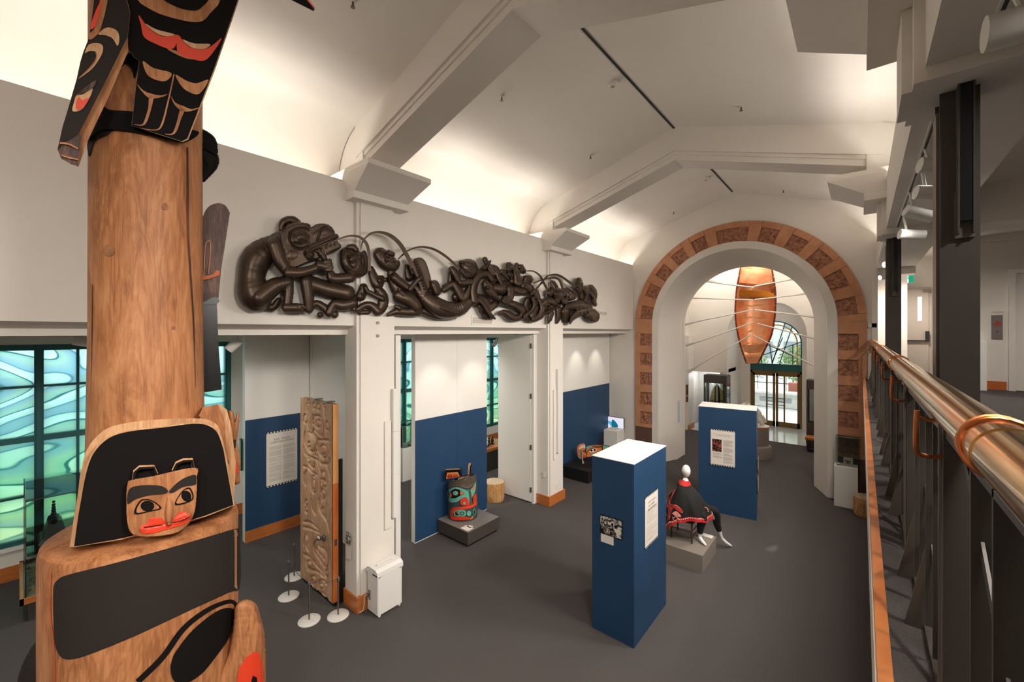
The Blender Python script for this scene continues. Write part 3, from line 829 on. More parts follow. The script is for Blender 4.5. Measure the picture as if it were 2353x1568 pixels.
# collar and claws
TPt('collar', [(690, 1100), (720, 1000), (790, 830), (860, 860), (1030, 872), (1100, 900), (1440, 1000), (1560, 1040), (1450, 1115), (1300, 1090), (1100, 1040), (900, 1012), (760, 1030)], 0, PB, .03, -.02, S=CYL, g=8)
cl = Relief(405, 505, 285, 430, 1.3)
for pts in ([(1440, 1040, 40), (1540, 1060, 60), (1640, 1110, 50), (1680, 1190, 26)], [(1480, 1120, 60), (1570, 1170, 80), (1640, 1240, 70), (1650, 1300, 50), (1590, 1400, 25)], [(1500, 1180, 50), (1560, 1280, 60), (1580, 1380, 25)], [(1650, 1220, 40), (1660, 1290, 32)]):
    cl.body(Z1(pts), 0, .0032, .9)
cl.cut(Z1([(1500, 1110), (1600, 1170), (1690, 1220)]), 2.2, .03)
Tc = TP(.0)
cl.build('claw', lambda x, y, h: Tc.pt(x, y, h), PB, totem, -.05)
# right wing board
qr = .42
rw = [(975, -60), (1010, 100), (1000, 200), (1000, 380), (1050, 450), (1090, 480), (1060, 700), (1030, 985), (1200, 1040), (1430, 1112), (1475, 1095), (1510, 1000), (1680, 560), (1872, 0), (1890, -60)]
o = patch('wing_board', Z1(rw), TP(qr), CP, totem, 0, -.06)
TPt('painted_face', [(975, -60), (1012, 100), (1002, 200), (1002, 380), (1052, 448), (1092, 478), (1062, 700), (1032, 983), (1200, 1036), (1425, 1106), (1466, 1085), (1500, 1000), (1668, 560), (1862, 0), (1880, -60)], qr, PB, .006, -.01, False)
q2 = qr + .006
def P1(nm, pts, m, off=.005, **k): return TPt(nm, pts, q2, m, off, -.004, **k)
P1('carved_field', [(1105, -20), (1200, 85), (1400, 152), (1560, 172), (1640, 110), (1690, -20)], CE)
P1('painted_oval', [(1285, -20), (1390, 55), (1520, 82), (1585, 50), (1615, -20)], PB, .01)
P1('painted_u_form', [(1085, 118), (1140, 190), (1200, 250), (1290, 288), (1392, 272), (1385, 330), (1340, 385), (1200, 335), (1125, 285), (1105, 200)], PR)
P1('painted_u_form', [(1400, 278), (1440, 330), (1500, 375), (1600, 385), (1670, 350), (1735, 297), (1690, 380), (1600, 475), (1480, 452), (1400, 420), (1383, 350)], PR)
P1('carved_sliver', [(1140, 185), (1230, 232), (1370, 270), (1290, 284), (1200, 245)], CP, .009)
P1('carved_sliver', [(1428, 308), (1520, 340), (1645, 345), (1600, 383), (1500, 372)], CP, .009)
P1('carved_sliver', [(1310, 385), (1380, 398), (1430, 428), (1530, 464), (1440, 452)], CE, .004)
P1('carved_sliver', [(1118, 478), (1200, 532), (1342, 572), (1300, 633), (1220, 625), (1150, 580)], CE)
P1('carved_sliver', [(1376, 585), (1460, 632), (1540, 652), (1634, 625), (1560, 735), (1470, 715), (1410, 660)], CE)
for pts, wd in (([(1363, 580), (1320, 780), (1270, 970), (1220, 1018), (1100, 1005)], [10, 12, 16, 8, 3]),
                ([(1075, 662), (1120, 715), (1180, 752), (1260, 755), (1310, 738)], [2, 14, 40, 14, 3]), ([(1186, 750), (1172, 850), (1140, 950), (1110, 980), (1050, 975)], [42, 24, 22, 10, 3]),
                ([(1338, 752), (1370, 810), (1430, 850), (1500, 862), (1572, 838)], [2, 14, 44, 14, 3]), ([(1430, 850), (1405, 930), (1375, 1020), (1345, 1052), (1290, 1050)], [44, 26, 22, 10, 3])):
    P1('carved_line', stroke(pts, wd), CE, smooth=False)
# left wing board, seen obliquely
ql = .5
patch('wing_board', Z1([(745, -60), (980, -60), (1020, 100), (1000, 290), (1005, 400), (850, 760), (690, 1098), (615, 1308), (480, 1245), (450, 1170), (500, 960), (600, 620), (655, 400), (695, 300)]), TP(ql - .05), CE, totem, 0, -.06)
patch('painted_face', Z1([(742, -60), (975, -60), (1018, 100), (998, 290), (800, 690), (618, 1045), (500, 1115), (452, 1168), (490, 990), (520, 900), (560, 760), (600, 620), (630, 480), (655, 400), (695, 300), (720, 150)]), TP(ql), PC, totem, 0, -.05)
TPt('wing_tip', [(452, 1170), (500, 1115), (620, 1047), (640, 1070), (620, 1200), (610, 1300), (560, 1290), (480, 1240)], ql - .01, M['dark_wood'], .0, -.08, False)
TPt('carved_line', stroke([(470, 1120), (540, 1130), (610, 1165)], 14), ql, CE)
TPt('carved_line', stroke([(480, 1215), (540, 1235), (612, 1250)], 12), ql, CE)
for nm, pts, m in (('carved_sliver', [(770, 270), (800, 235), (850, 215), (915, 240), (935, 300), (920, 358), (880, 300), (820, 275)], CP),
                   ('carved_sliver', [(665, 415), (690, 355), (740, 337), (790, 345), (808, 375), (790, 440), (720, 540), (610, 618), (700, 530), (755, 440), (750, 405), (700, 400)], CP),
                   ('carved_line', stroke([(745, 400), (757, 450), (700, 535), (620, 610)], [4, 12, 12, 3]), CE),
                   ('carved_sliver', [(602, 742), (670, 680), (750, 630), (735, 680), (660, 725)], M['dark_wood']),
                   ('carved_sliver', [(600, 745), (650, 738), (725, 690), (700, 770), (640, 858), (568, 870), (580, 800)], CP),
                   ('painted_u_form', [(612, 762), (650, 785), (700, 765), (650, 845), (597, 850)], PR),
                   ('carved_sliver', [(792, -20), (845, -20), (790, 220), (740, 290), (700, 310), (688, 275), (740, 220), (760, 120)], CE),
                   ('painted_u_form', [(760, 60), (797, 5), (752, 195), (704, 225), (725, 150)], PR)):
    TPt(nm, pts, ql, m, .012 if m is PR or m is M['dark_wood'] else .006, -.004, smooth='line' not in nm)
TPt('painted_patch', [(905, 590), (1000, 420), (1080, 470), (1050, 610), (1030, 540), (980, 500)], 0, PB, .012, -.01, S=CYL)
# beak tip of the topmost figure
BT = lambda pts: tr(pts, 560, 0, 7.84)
patch('beak', BT([(780, -60), (860, 0), (1260, 205), (1285, 150), (1100, -60)]), TP(1.25), CP, totem, 0, -.08)
patch('beak_side', BT([(850, -5), (840, -60), (1100, -60), (1130, 0), (1272, 175), (1262, 192)]), TP(1.25), PB, totem, .006, -.004)
patch('beak_side', BT([(1150, -60), (1170, 0), (1285, 140), (1275, 160), (1130, -10)]), TP(1.25), PR, totem, .006, -.004)
# dark paddle-shaped board behind the right edge
patch('dark_board', Z2(catmull([(1490, 300), (1520, 195), (1560, 120), (1630, 88), (1690, 105), (1725, 160)], 4, False) + [(1700, 330), (1660, 590), (1640, 800), (1625, 850), (1480, 850)]), TP(-.12), M['dark_wood'], totem, 0, -.08)
patch('dark_board', Z2([(1500, 845), (1628, 838), (1640, 1150), (1665, 1488), (1545, 1508), (1500, 1500)]), TP(-.05), M['argillite'], totem, 0, -.12)
TPt('carved_slot', stroke([(1530, 640), (1540, 420), (1560, 375), (1580, 400), (1565, 620)], 8), -.12, M['cedar'], .01, -.01, False, z=Z2)
patch('board_band', Z2([(1490, 645), (1600, 625), (1625, 590), (1652, 600), (1645, 630), (1560, 660), (1490, 670)]), TP(-.1), M['copper_dark'], totem, 0, -.04)
patch('board_band', Z2([(1490, 850), (1600, 795), (1628, 795), (1650, 822), (1625, 850), (1560, 850), (1490, 865)]), TP(-.04), M['argillite'], totem, 0, -.05)
# hood with its black field
qh = .42
hood = [(365, 862), (385, 720), (405, 600), (430, 430), (470, 325), (560, 240), (700, 205), (870, 190), (1030, 187), (1100, 198), (1152, 245), (1190, 400), (1215, 530), (1226, 645), (1078, 705), (900, 760), (640, 826)]
S_h = TP(qh)
blk = [(388, 858), (404, 740), (420, 640), (450, 480), (490, 370), (570, 290), (680, 255), (850, 235), (1010, 215), (1090, 225), (1140, 265), (1170, 350), (1200, 520), (1222, 640), (1078, 694), (900, 752), (640, 814), (600, 822)]
n0 = len(hood)
hood = catmull(hood[:13], 4, False) + hood[13:]; blk = catmull(blk[:12], 4, False) + blk[12:]
patch('hood', Z3(hood), TP(qh - .06), CP, totem, 0, -.30)
patch('hood_rim', Z3(catmull([(384, 862), (400, 740), (416, 635), (445, 474), (485, 362), (566, 283), (678, 249), (850, 229), (1012, 209), (1094, 219), (1146, 260), (1176, 348), (1206, 520), (1228, 642)], 4, False) + [(1080, 700), (640, 820)]), TP(qh), CP, totem, 0, -.12)
patch('painted_field', Z3(blk), TP(qh), PB, totem, .006, -.01)
patch('hood_side', Z3([(1045, 190), (1065, 135), (1150, 113), (1188, 140), (1212, 230), (1235, 420), (1226, 600), (1190, 400), (1150, 240), (1100, 198)]), TP(qh - .12), CP, totem, 0, -.2)
patch('hood_side', Z3([(1040, 175), (1062, 128), (1140, 112), (1170, 180), (1200, 420), (1150, 300), (1110, 205)]), TP(qh - .10), CE, totem, 0, -.2)
# carved face
fr = Relief(288, 458, 1070, 1240, 1.0)
fc = lambda X, Y: .07 + .05 * np.clip(1 - ((X - 372) / 82) ** 2, 0, 1)
fr.poly(Z3([(668, 530), (690, 510), (800, 490), (1018, 445), (1030, 500), (1028, 600), (1010, 700), (940, 780), (800, 806), (700, 796), (668, 740), (662, 620)]), fc)
fr.body(Z3([(883, 600, 14), (887, 650, 22), (884, 700, 20), (884, 742, 8)]), .10, .0035, 1.0, z1=.14)
for c in (): fr.body(Z3([(c[0] - 30, c[1] + 5, 44), (c[0] + 30, c[1] - 12, 44)]), .112, .0004)
fr.body(Z3([(745, 770, 16), (800, 745, 24), (890, 735, 24), (950, 710, 22), (990, 695, 12)]), .10, .0016)
fr.cut(Z3([(750, 765), (850, 745), (920, 725), (990, 695)]), 1.6, .012)
fr.blur(3)
face = fr.build('face', lambda x, y, h: S_h.pt(x, y, h), CE, totem, .0)
FS = MeshSurf([face])
def FP(nm, pts, m, off=.008, smooth=True): return patch(nm, Z3(pts), FS, m, totem, off, -.006, g=4, smooth=smooth)
FP('painted_brow', [(669, 580), (690, 548), (760, 536), (840, 540), (876, 560), (868, 580), (780, 590), (710, 610), (669, 635)], PC)
FP('painted_brow', [(887, 567), (930, 522), (975, 495), (1024, 484), (1026, 532), (960, 545), (905, 576)], PC)
for ep in ([(704, 688), (728, 622), (770, 609), (817, 628), (845, 659), (790, 673)], [(916, 640), (938, 588), (968, 556), (998, 552), (1014, 604), (980, 629)]):
    FP('eye_line', ep, PB, .009, True)
    cx_, cy_ = sum(p[0] for p in ep) / 6, sum(p[1] for p in ep) / 6
    FP('eye_white', [(cx_ + (x - cx_) * .84, cy_ + (y - cy_) * .82) for x, y in ep], CE, .012, True)
FP('pupil', [(772 + 36 * math.cos(a), 646 + 28 * math.sin(a)) for a in [PI * k / 8 for k in range(16)]], PB, .016, False)
FP('pupil', [(976 + 26 * math.cos(a) + 4 * math.sin(a), 594 + 29 * math.sin(a)) for a in [PI * k / 8 for k in range(16)]], PB, .016, False)
FP('painted_lips', [(733, 770), (738, 752), (770, 738), (785, 710), (845, 706), (866, 730), (880, 745)] + [(900, 740), (915, 702), (945, 674), (975, 677), (985, 690), (1000, 692), (995, 720), (955, 745), (880, 768), (800, 790), (742, 792)], PR, .008, False)
FP('mouth_line', stroke([(755, 758), (800, 752), (850, 745)], 4), PB, .012, False); FP('mouth_line', stroke([(905, 732), (950, 722), (990, 702)], 4), PB, .012, False)
for pts in ([(700, 508), (704, 462), (730, 440), (805, 436), (822, 478)], [(905, 460), (925, 418), (960, 403), (1005, 400), (1012, 445)]):
    patch('ear_rim', Z3(stroke(pts, 14, False)), TP(qh + .05), CP, totem, 0, -.05)
    patch('painted_ear', Z3(stroke([(x + 1, y + 9) for x, y in pts], 13, False)), TP(qh + .05), PB, totem, .004, -.04)
# body: a thick barrel with painted bands
zt = S_h.pt(*Z3([(800, 795)])[0])[2] - .05
BR = .54
BY = Cyl(PX, PY, BR)
mb = MB(); mb.lathe([(.50, 0), (.54, .2), (.54, zt - .06), (.53, zt - .02), (.50, zt), (.3, zt + .01)], (PX, PY, 0), 72)
mb.build('body', CE, totem, True)
def BP(nm, pts, m, off=.005, smooth=True, g=None): return patch(nm, Z3(pts), BY, m, totem, off, -.012, g=g, smooth=smooth)
def dense(pts, n=6): return catmull(pts, n)
BP('painted_band', [(278, 1100), (282, 1060), (305, 1030), (360, 1005), (600, 945), (900, 862), (1100, 804), (1240, 764), (1255, 790), (1258, 1060), (1200, 1098), (1000, 1190), (700, 1330), (450, 1430), (350, 1450), (305, 1420), (285, 1350), (278, 1200)], PC, g=14)
BP('painted_line', stroke([(720, 1568), (850, 1440), (960, 1290), (1080, 1195), (1180, 1150), (1225, 1150), (1245, 1190), (1230, 1270)], [30, 30, 26, 20, 16, 12]), PB, smooth=False)
BP('painted_oval', [(893, 1500), (905, 1440), (930, 1395), (1010, 1295), (1130, 1200), (1205, 1180), (1232, 1215), (1200, 1335), (1120, 1450), (1050, 1530), (960, 1580), (910, 1560)], PB, .008, g=12)
BP('red_line', stroke([(268, 1000), (265, 1200), (285, 1400), (288, 1600)], 3), PR, .003, False)
# lower right bulge with red eye, dark shape low at the left
bl = Relief(440, 612, 1375, 1600, 1.6)
bl.body(Z3([(1290, 1200, 62), (1300, 1330, 85), (1290, 1480, 100), (1280, 1640, 110)]), .0, .0028, .8)
bl.body(Z3([(1180, 1620, 60), (1240, 1500, 70), (1300, 1330, 60)]), .0, .003, .8)
S_b = TP(.34)
b2 = bl.build('snout', lambda x, y, h: S_b.pt(x, y, h), CE, totem, -.2)
BS = MeshSurf([b2])
patch('painted_eye', Z3([(1238, 1600), (1250, 1500), (1290, 1440), (1330, 1408), (1358, 1415), (1372, 1470), (1385, 1600)]), BS, PR, totem, .012, -.02, g=10)
patch('painted_oval', Z3([(1315, 1570), (1325, 1535), (1345, 1545), (1350, 1600), (1318, 1600)]), BS, PB, totem, .018, .0, g=8)
dk = Relief(35, 135, 1440, 1600, 1.6)
dk.body(Z3([(240, 1340, 30), (210, 1430, 60), (180, 1540, 80), (170, 1640, 90)]), 0, .003, .8)
S_d = TP(-.1)
dk.build('flank_limb', lambda x, y, h: S_d.pt(x, y, h), PC, totem, -.1)
# side figure at the right: hand and small face
sd = Relief(508, 560, 940, 1140, 1.0)
for pts in ([(1208, 160, 14), (1215, 220, 16), (1222, 290, 14)], [(1246, 165, 6), (1236, 230, 11), (1226, 300, 14)], [(1222, 330, 22), (1232, 400, 26), (1228, 480, 26), (1235, 510, 22)], [(1200, 300, 20), (1205, 500, 24)]):
    sd.body(Z3(pts), 0, .0032)
S_s = TP(.2)
sm = sd.build('side_face', lambda x, y, h: S_s.pt(x, y, h), CE, totem, -.08)
SS = MeshSurf([sm])
patch('painted_brow', Z3([(1222, 300), (1250, 285), (1258, 330), (1225, 345)]), SS, PC, totem, .006, -.004, g=4)
patch('painted_lips', Z3([(1228, 440), (1240, 425), (1250, 465), (1232, 475)]), SS, PR, totem, .006, -.004, g=4)
# ================================================================ BRONZE FRIEZE
BZ = M['bronze']
frieze = thing('bronze_frieze', 'long dark bronze relief of entwined animals and people mounted high on the white wall', 'sculpture', (-5.68, 5, 4.6))
FX = 5.672
FW = Plane((-1, 0, 0), FX)
ZA = lambda p: tr(p, 530, 480, 6.031)
ZBc = lambda p: tr(p, 820, 520, 6.533)
ZC = lambda p: tr(p, 1080, 570, 7.353)
def fig(z, bodies, cuts=(), polys=(), sc=None, name='figure', step=1.25, blur=1):
    al = [q for b in bodies for q in z(b[0])] + [q for p in polys for q in z(p[0])]
    x0 = min(q[0] - (q[2] if len(q) > 2 else 0) for q in al) - 4; x1 = max(q[0] + (q[2] if len(q) > 2 else 0) for q in al) + 4
    y0 = min(q[1] - (q[2] if len(q) > 2 else 0) for q in al) - 4; y1 = max(q[1] + (q[2] if len(q) > 2 else 0) for q in al) + 4
    p = onX((x0 + x1) / 2, 640, -FX); sc = sc or (-p.x * SN + p.y * CS) / F
    r = Relief(x0, x1, y0, y1, step)
    for pts, z0 in polys: r.poly(z(pts), z0)
    for b in bodies: r.body(z(b[0]), b[1], sc, b[2] if len(b) > 2 else .75)
    for c in cuts: r.cut(z(c[0]), c[1], c[2])
    r.blur(blur)
    return r.build(name, lambda x, y, h: FW.pt(x, y, h), BZ, frieze, .0)
fig(ZA, [([(600, 500, 140), (370, 680, 210), (290, 950, 190), (330, 1180, 225), (430, 1260, 140)], .02, .8),
         ([(520, 1370, 35), (600, 1360, 45), (665, 1270, 40)], .0),
         ([(400, 1230, 150), (620, 1070, 115), (790, 1020, 80)], .10, .8), ([(800, 1020, 75), (805, 1150, 66), (785, 1340, 62)], .10),
         ([(770, 1370, 62), (890, 1370, 62), (985, 1375, 52)], .12), ([(1000, 1350, 30), (1030, 1375, 22)], .14),
         ([(650, 470, 140), (780, 440, 150)], .06), ([(880, 430, 150), (1000, 480, 160)], .12, .7), ([(860, 640, 140), (1020, 620, 110), (1200, 590, 80), (1360, 560, 55), (1490, 520, 38)], .12, .7),
         ([(1160, 360, 110), (1300, 320, 110), (1380, 380, 75)], .14, .6), ([(700, 270, 35), (740, 180, 50), (850, 145, 45), (930, 200, 45)], .10, .6),
         ([(780, 290, 50), (900, 240, 55), (1060, 250, 45)], .16, .6), ([(1060, 570, 42), (1250, 480, 40), (1460, 385, 34)], .20, .5),
         ([(930, 430, 60), (980, 385, 85), (1060, 400, 50)], .17, .9), ([(1090, 640, 60)], .2, .6),
         ([(610, 500, 110), (690, 720, 98), (790, 870, 78)], .16, .8), ([(800, 880, 76), (980, 880, 64), (1180, 825, 58)], .2, .8), ([(1240, 780, 66), (1330, 800, 60)], .22, .7),
         ([(1310, 730, 24), (1380, 722, 22)], .24), ([(1330, 770, 22), (1390, 765, 22)], .24), ([(1330, 810, 22), (1400, 812, 22)], .24), ([(1330, 850, 22), (1390, 852, 20)], .24)],
    [([(820, 330), (900, 280), (1000, 262), (1080, 290)], 1.6, .05), ([(820, 330), (815, 430), (880, 530), (980, 560), (1080, 520)], 1.8, .05), ([(880, 470), (960, 480), (1060, 450)], 2, .05),
     ([(1200, 440), (1235, 350), (1260, 280), (1340, 255), (1430, 330)], 1.6, .05), ([(1080, 570), (1280, 490), (1470, 400)], 1.5, .04), ([(740, 300), (760, 220), (830, 190)], 2.2, .04), ([(860, 190), (930, 190)], 2, .03),
     ([(1320, 545), (1340, 500)], 1.2, .03), ([(1040, 560), (1030, 640), (1100, 715), (1180, 700)], 1.8, .04), ([(1340, 620), (1520, 545)], 1.6, .03), ([(1380, 520), (1395, 475)], 1.2, .03), ([(1440, 500), (1450, 455)], 1.2, .03), ([(1030, 620), (1150, 700)], 1.6, .03),
     ([(940, 1350), (950, 1400)], 1.2, .03), ([(980, 1340), (990, 1400)], 1.2, .03)],
    [([(700, 330), (760, 265), (900, 210), (1020, 200), (1100, 262), (1200, 215), (1300, 212), (1400, 290), (1460, 390), (1470, 440), (1530, 530), (1430, 590), (1330, 640), (1200, 690), (1090, 730), (900, 808), (840, 800), (760, 600), (700, 450)], lambda X, Y: .17 + .03 * np.cos((X - 700) / 60))], blur=2)
fig(ZA, [([(1260, 620, 48), (1300, 690, 35)], .2), ([(1180, 580, 16), (1230, 600, 18)], .22), ([(1215, 560, 14), (1250, 600, 16)], .22), ([(1265, 550, 15), (1290, 600, 18)], .22), ([(1060, 1010, 95), (1300, 1100, 110), (1620, 1170, 105)], .05, .8), ([(1050, 1010, 92), (1075, 1200, 82), (1085, 1390, 60)], .09, .8),
         ([(1380, 900, 55), (1430, 965, 70), (1660, 955, 68)], .16, .8), ([(1620, 640, 110), (1700, 745, 175), (1780, 840, 110)], .06, .6), ([(1640, 530, 35), (1700, 530, 40), (1740, 570, 35)], .14), ([(1850, 610, 30), (1870, 740, 36), (1850, 860, 40)], .08), ([(1690, 700, 60)], .15, .8)],
    [([(1610, 640), (1640, 760), (1700, 830), (1750, 780), (1770, 680)], 1.6, .04), ([(1640, 590), (1740, 620)], 1.4, .04), ([(1690, 720), (1750, 740)], 1.4, .04), ([(1800, 600), (1830, 760)], 1.5, .04)])
fig(ZA, [([(1090, 1420, 36), (1190, 1310, 44), (1380, 1440, 62)], .02), ([(1240, 1470, 38)], .02), ([(1370, 1440, 60), (1440, 1320, 62), (1560, 1340, 76), (1700, 1310, 66)], .05), ([(1440, 1465, 52)], .03), ([(1720, 1390, 45)], .04)])
fig(ZBc, [([(100, 920, 60), (60, 1050, 72)], .04, .7), ([(130, 920, 30), (150, 960, 32)], .1), ([(320, 950, 58), (390, 1050, 72), (390, 1180, 78), (330, 1270, 72)], .03), ([(390, 1090, 34), (260, 1030, 32), (150, 975, 28)], .1),
          ([(20, 1250, 45), (120, 1190, 48), (220, 1190, 52), (320, 1280, 66)], .06), ([(50, 1300, 32), (170, 1290, 34)], .02)], [([(60, 1000), (110, 1060)], 1.4, .03), ([(20, 960), (60, 930)], 1.4, .03)])
fig(ZBc, [([(215, 640, 40), (250, 760, 66), (310, 870, 80), (360, 800, 62)], .03), ([(440, 805, 30)], .05), ([(340, 820, 34)], .1)], [([(300, 640), (320, 740)], 1.6, .04)])
fig(ZBc, [([(350, 420, 98), (440, 520, 125), (540, 590, 90), (610, 550, 38)], .05, .7), ([(480, 400, 40), (545, 420, 28)], .12), ([(455, 500, 40)], .14, .8), ([(520, 700, 60)], .04),
          ([(540, 770, 84), (600, 920, 95), (700, 1030, 95)], .04), ([(640, 1040, 95), (790, 1100, 105), (900, 1200, 86)], .08), ([(925, 1280, 70), (780, 1290, 62), (620, 1280, 56), (470, 1330, 22)], .05), ([(590, 1205, 24), (640, 1230, 34)], .1),
          ([(570, 770, 62), (690, 870, 52), (805, 945, 42)], .15), ([(805, 945, 40), (880, 850, 34), (940, 790, 40)], .18)],
    [([(420, 430), (470, 380), (480, 470), (440, 560)], 1.5, .04), ([(540, 460), (520, 530), (600, 560)], 1.4, .04), ([(540, 520), (620, 620)], 1.6, .03), ([(700, 1040), (620, 950)], 1.6, .03)])
rb = ([(850, 520), (890, 484), (970, 480), (1030, 540), (1080, 680), (1110, 800), (1110, 900), (1010, 1020), (965, 990), (900, 800), (820, 600)], .16)
teeth = [([(866 + 17 * k * .9, 540 + 42 * k * .95, 9), (896 + 17 * k * .9, 530 + 42 * k * .95, 9)], .19, 1) for k in range(11)]
fig(ZBc, [([(750, 600, 30), (780, 760, 50), (830, 760, 40)], .04), ([(1160, 880, 70), (1200, 980, 66)], .16, .8), ([(880, 900, 40), (1050, 1090, 110), (1190, 1200, 135), (1350, 1260, 130), (1550, 1240, 104), (1690, 1140, 62), (1790, 1105, 42), (1880, 1140, 36), (1960, 1260, 34), (2010, 1350, 20)], .08, .75),
          ([(960, 1250, 40), (1100, 1310, 56), (1250, 1345, 62), (1450, 1340, 60)], .03), ([(1250, 1210, 16), (1380, 1265, 20), (1510, 1290, 10)], .2)] + teeth,
    [([(1300 + 38 * k, 1120 + 10 * k), (1320 + 38 * k, 1210 + 6 * k)], 1.2, .025) for k in range(8)] + [([(1130, 960), (1190, 1060), (1250, 1060), (1260, 960)], 1.5, .04), ([(1090, 830), (1180, 1100)], 1.4, .03)], [rb])
fig(ZBc, [([(1600, 570, 60), (1690, 620, 120), (1720, 700, 80)], .05, .7), ([(1560, 540, 26), (1620, 530, 22)], .12), ([(1560, 660, 24), (1660, 740, 40)], .1), ([(1430, 640, 40), (1470, 700, 52), (1520, 810, 42)], .12), ([(1420, 720, 40), (1400, 850, 35), (1320, 900, 28)], .04),
          ([(1310, 960, 40), (1450, 870, 52), (1520, 960, 62), (1600, 1090, 62), (1680, 980, 56), (1720, 900, 50)], .06), ([(1560, 850, 45), (1720, 842, 45)], .12), ([(1500, 1060, 70), (1580, 1100, 50)], .0)],
    [([(1600, 560), (1680, 600), (1760, 620)], 1.4, .03), ([(1560, 640), (1650, 720)], 1.5, .04), ([(1440, 620), (1480, 640)], 1.2, .03), ([(1690, 650), (1740, 670)], 1.4, .03)])
fig(ZC, [([(80, 900, 75), (55, 720, 62), (100, 540, 62), (200, 450, 60), (310, 450, 55), (375, 540, 48)], .08, .9), ([(270, 600, 60), (330, 710, 92), (410, 800, 56), (490, 895, 14)], .1), ([(150, 860, 80), (250, 900, 80), (330, 1000, 60), (440, 930, 50)], .02), ([(300, 670, 28)], .22)],
    [([(240, 660), (300, 630), (370, 680)], 1.2, .03), ([(340, 820), (430, 860)], 1.4, .03)])
fig(ZC, [([(160, 980, 30), (240, 1040, 40), (330, 1130, 42), (420, 1195, 12)], .03), ([(180, 1040, 20), (230, 1160, 14), (330, 1195, 10)], .02), ([(330, 1060, 30), (440, 960, 40)], .04)], [([(180, 1000), (300, 1150), (400, 1190)], 1.4, .03)])
fig(ZC, [([(430, 680, 80), (560, 690, 100), (700, 690, 60)], .06), ([(680, 700, 70), (680, 820, 60), (610, 890, 85)], .14, .7), ([(770, 700, 60), (860, 740, 60), (960, 720, 50)], .06), ([(480, 600, 50), (640, 620, 60)], .03)], [([(540, 860), (600, 910), (670, 880)], 1.3, .03)])
fig(ZC, [([(150, 420, 45), (240, 350, 44), (300, 290, 30)], .05), ([(250, 190, 38), (290, 260, 42), (350, 360, 58), (400, 430, 60)], .08), ([(240, 360, 18), (345, 222, 14)], .18), ([(350, 300, 26), (440, 340, 36), (490, 420, 36)], .06), ([(460, 420, 34), (490, 520, 40), (530, 620, 24)], .12), ([(540, 400, 44), (590, 450, 36), (650, 520, 22)], .08)],
    [([(300, 280), (400, 420)], 1.2, .03), ([(560, 400), (580, 430)], 1.2, .03)])
fig(ZC, [([(660, 290, 50), (700, 320, 30)], .04, .7), ([(650, 370, 34), (720, 340, 30)], .08), ([(670, 440, 50), (720, 470, 50)], .05), ([(790, 280, 30), (770, 380, 44), (790, 480, 60), (800, 580, 70)], .1), ([(860, 320, 44), (900, 390, 46)], .07), ([(720, 560, 60), (820, 620, 50)], .05), ([(830, 610, 40)], .14),
          ([(960, 520, 60), (1000, 530, 60), (930, 640, 85), (1020, 680, 60)], .03), ([(950, 660, 40), (1020, 720, 40), (1040, 780, 24)], .1)], [([(780, 300), (770, 440)], 1.2, .03), ([(880, 560), (1040, 600)], 1.3, .03), ([(850, 350), (900, 420)], 1.2, .03)])
fig(ZC, [([(480, 1122, 8), (540, 1080, 26), (640, 1110, 50), (720, 1180, 58), (830, 1180, 52), (900, 1120, 62), (860, 1030, 70), (740, 960, 62), (640, 940, 50)], .05, .9)])
fig(ZC, [([(980, 880, 56), (950, 980, 44), (1000, 1070, 40)], .06), ([(1100, 750, 60), (1140, 830, 46)], .04), ([(1060, 860, 36), (1080, 990, 30), (1000, 1090, 30), (920, 1160, 30)], .14), ([(1180, 890, 36), (1225, 1000, 50), (1190, 1140, 56), (1080, 1210, 46)], .06), ([(1120, 1000, 50), (1060, 1150, 60)], .02), ([(960, 1180, 34), (1000, 1240, 16)], .04)],
    [([(1000, 860), (1060, 960), (1000, 1050)], 1.2, .03), ([(1120, 900), (1180, 1040)], 1.5, .04)])
fig(ZC, [([(1240, 960, 50), (1340, 900, 76), (1430, 930, 54)], .06), ([(1420, 960, 40), (1350, 1050, 50), (1260, 1100, 30)], .03), ([(1370, 1110, 46), (1350, 1200, 36), (1325, 1262, 14)], .02), ([(1550, 950, 12), (1400, 1040, 16), (1250, 1110, 12)], .12)], [([(1300, 940), (1380, 960), (1330, 1040)], 1.5, .04)])
fig(ZC, [([(1400, 600, 45), (1430, 690, 66), (1360, 760, 66)], .05, .6), ([(1500, 790, 110), (1480, 880, 62)], .07, .7), ([(1630, 730, 60), (1700, 810, 78), (1785, 808, 18)], .06, .7), ([(1600, 900, 60)], .1)], [([(1380, 600), (1460, 760)], 1.2, .03), ([(1620, 700), (1700, 780), (1680, 860)], 1.6, .04), ([(1640, 680), (1660, 900)], 1.3, .03)])
fig(ZC, [([(1845, 540, 40), (1850, 640, 66), (1850, 730, 34)], .08), ([(1960, 700, 62), (1990, 800, 50), (1950, 890, 40)], .05), ([(2040, 670, 48), (2095, 760, 54), (2090, 880, 46), (2120, 960, 26)], .03), ([(1900, 760, 50), (1900, 850, 40)], .0), ([(2040, 770, 20), (2090, 850, 20)], .12)], [([(1800, 620), (1880, 640)], 1.4, .04), ([(2030, 690), (2110, 800)], 1.4, .04), ([(1790, 660), (1850, 700)], 1.2, .03)])
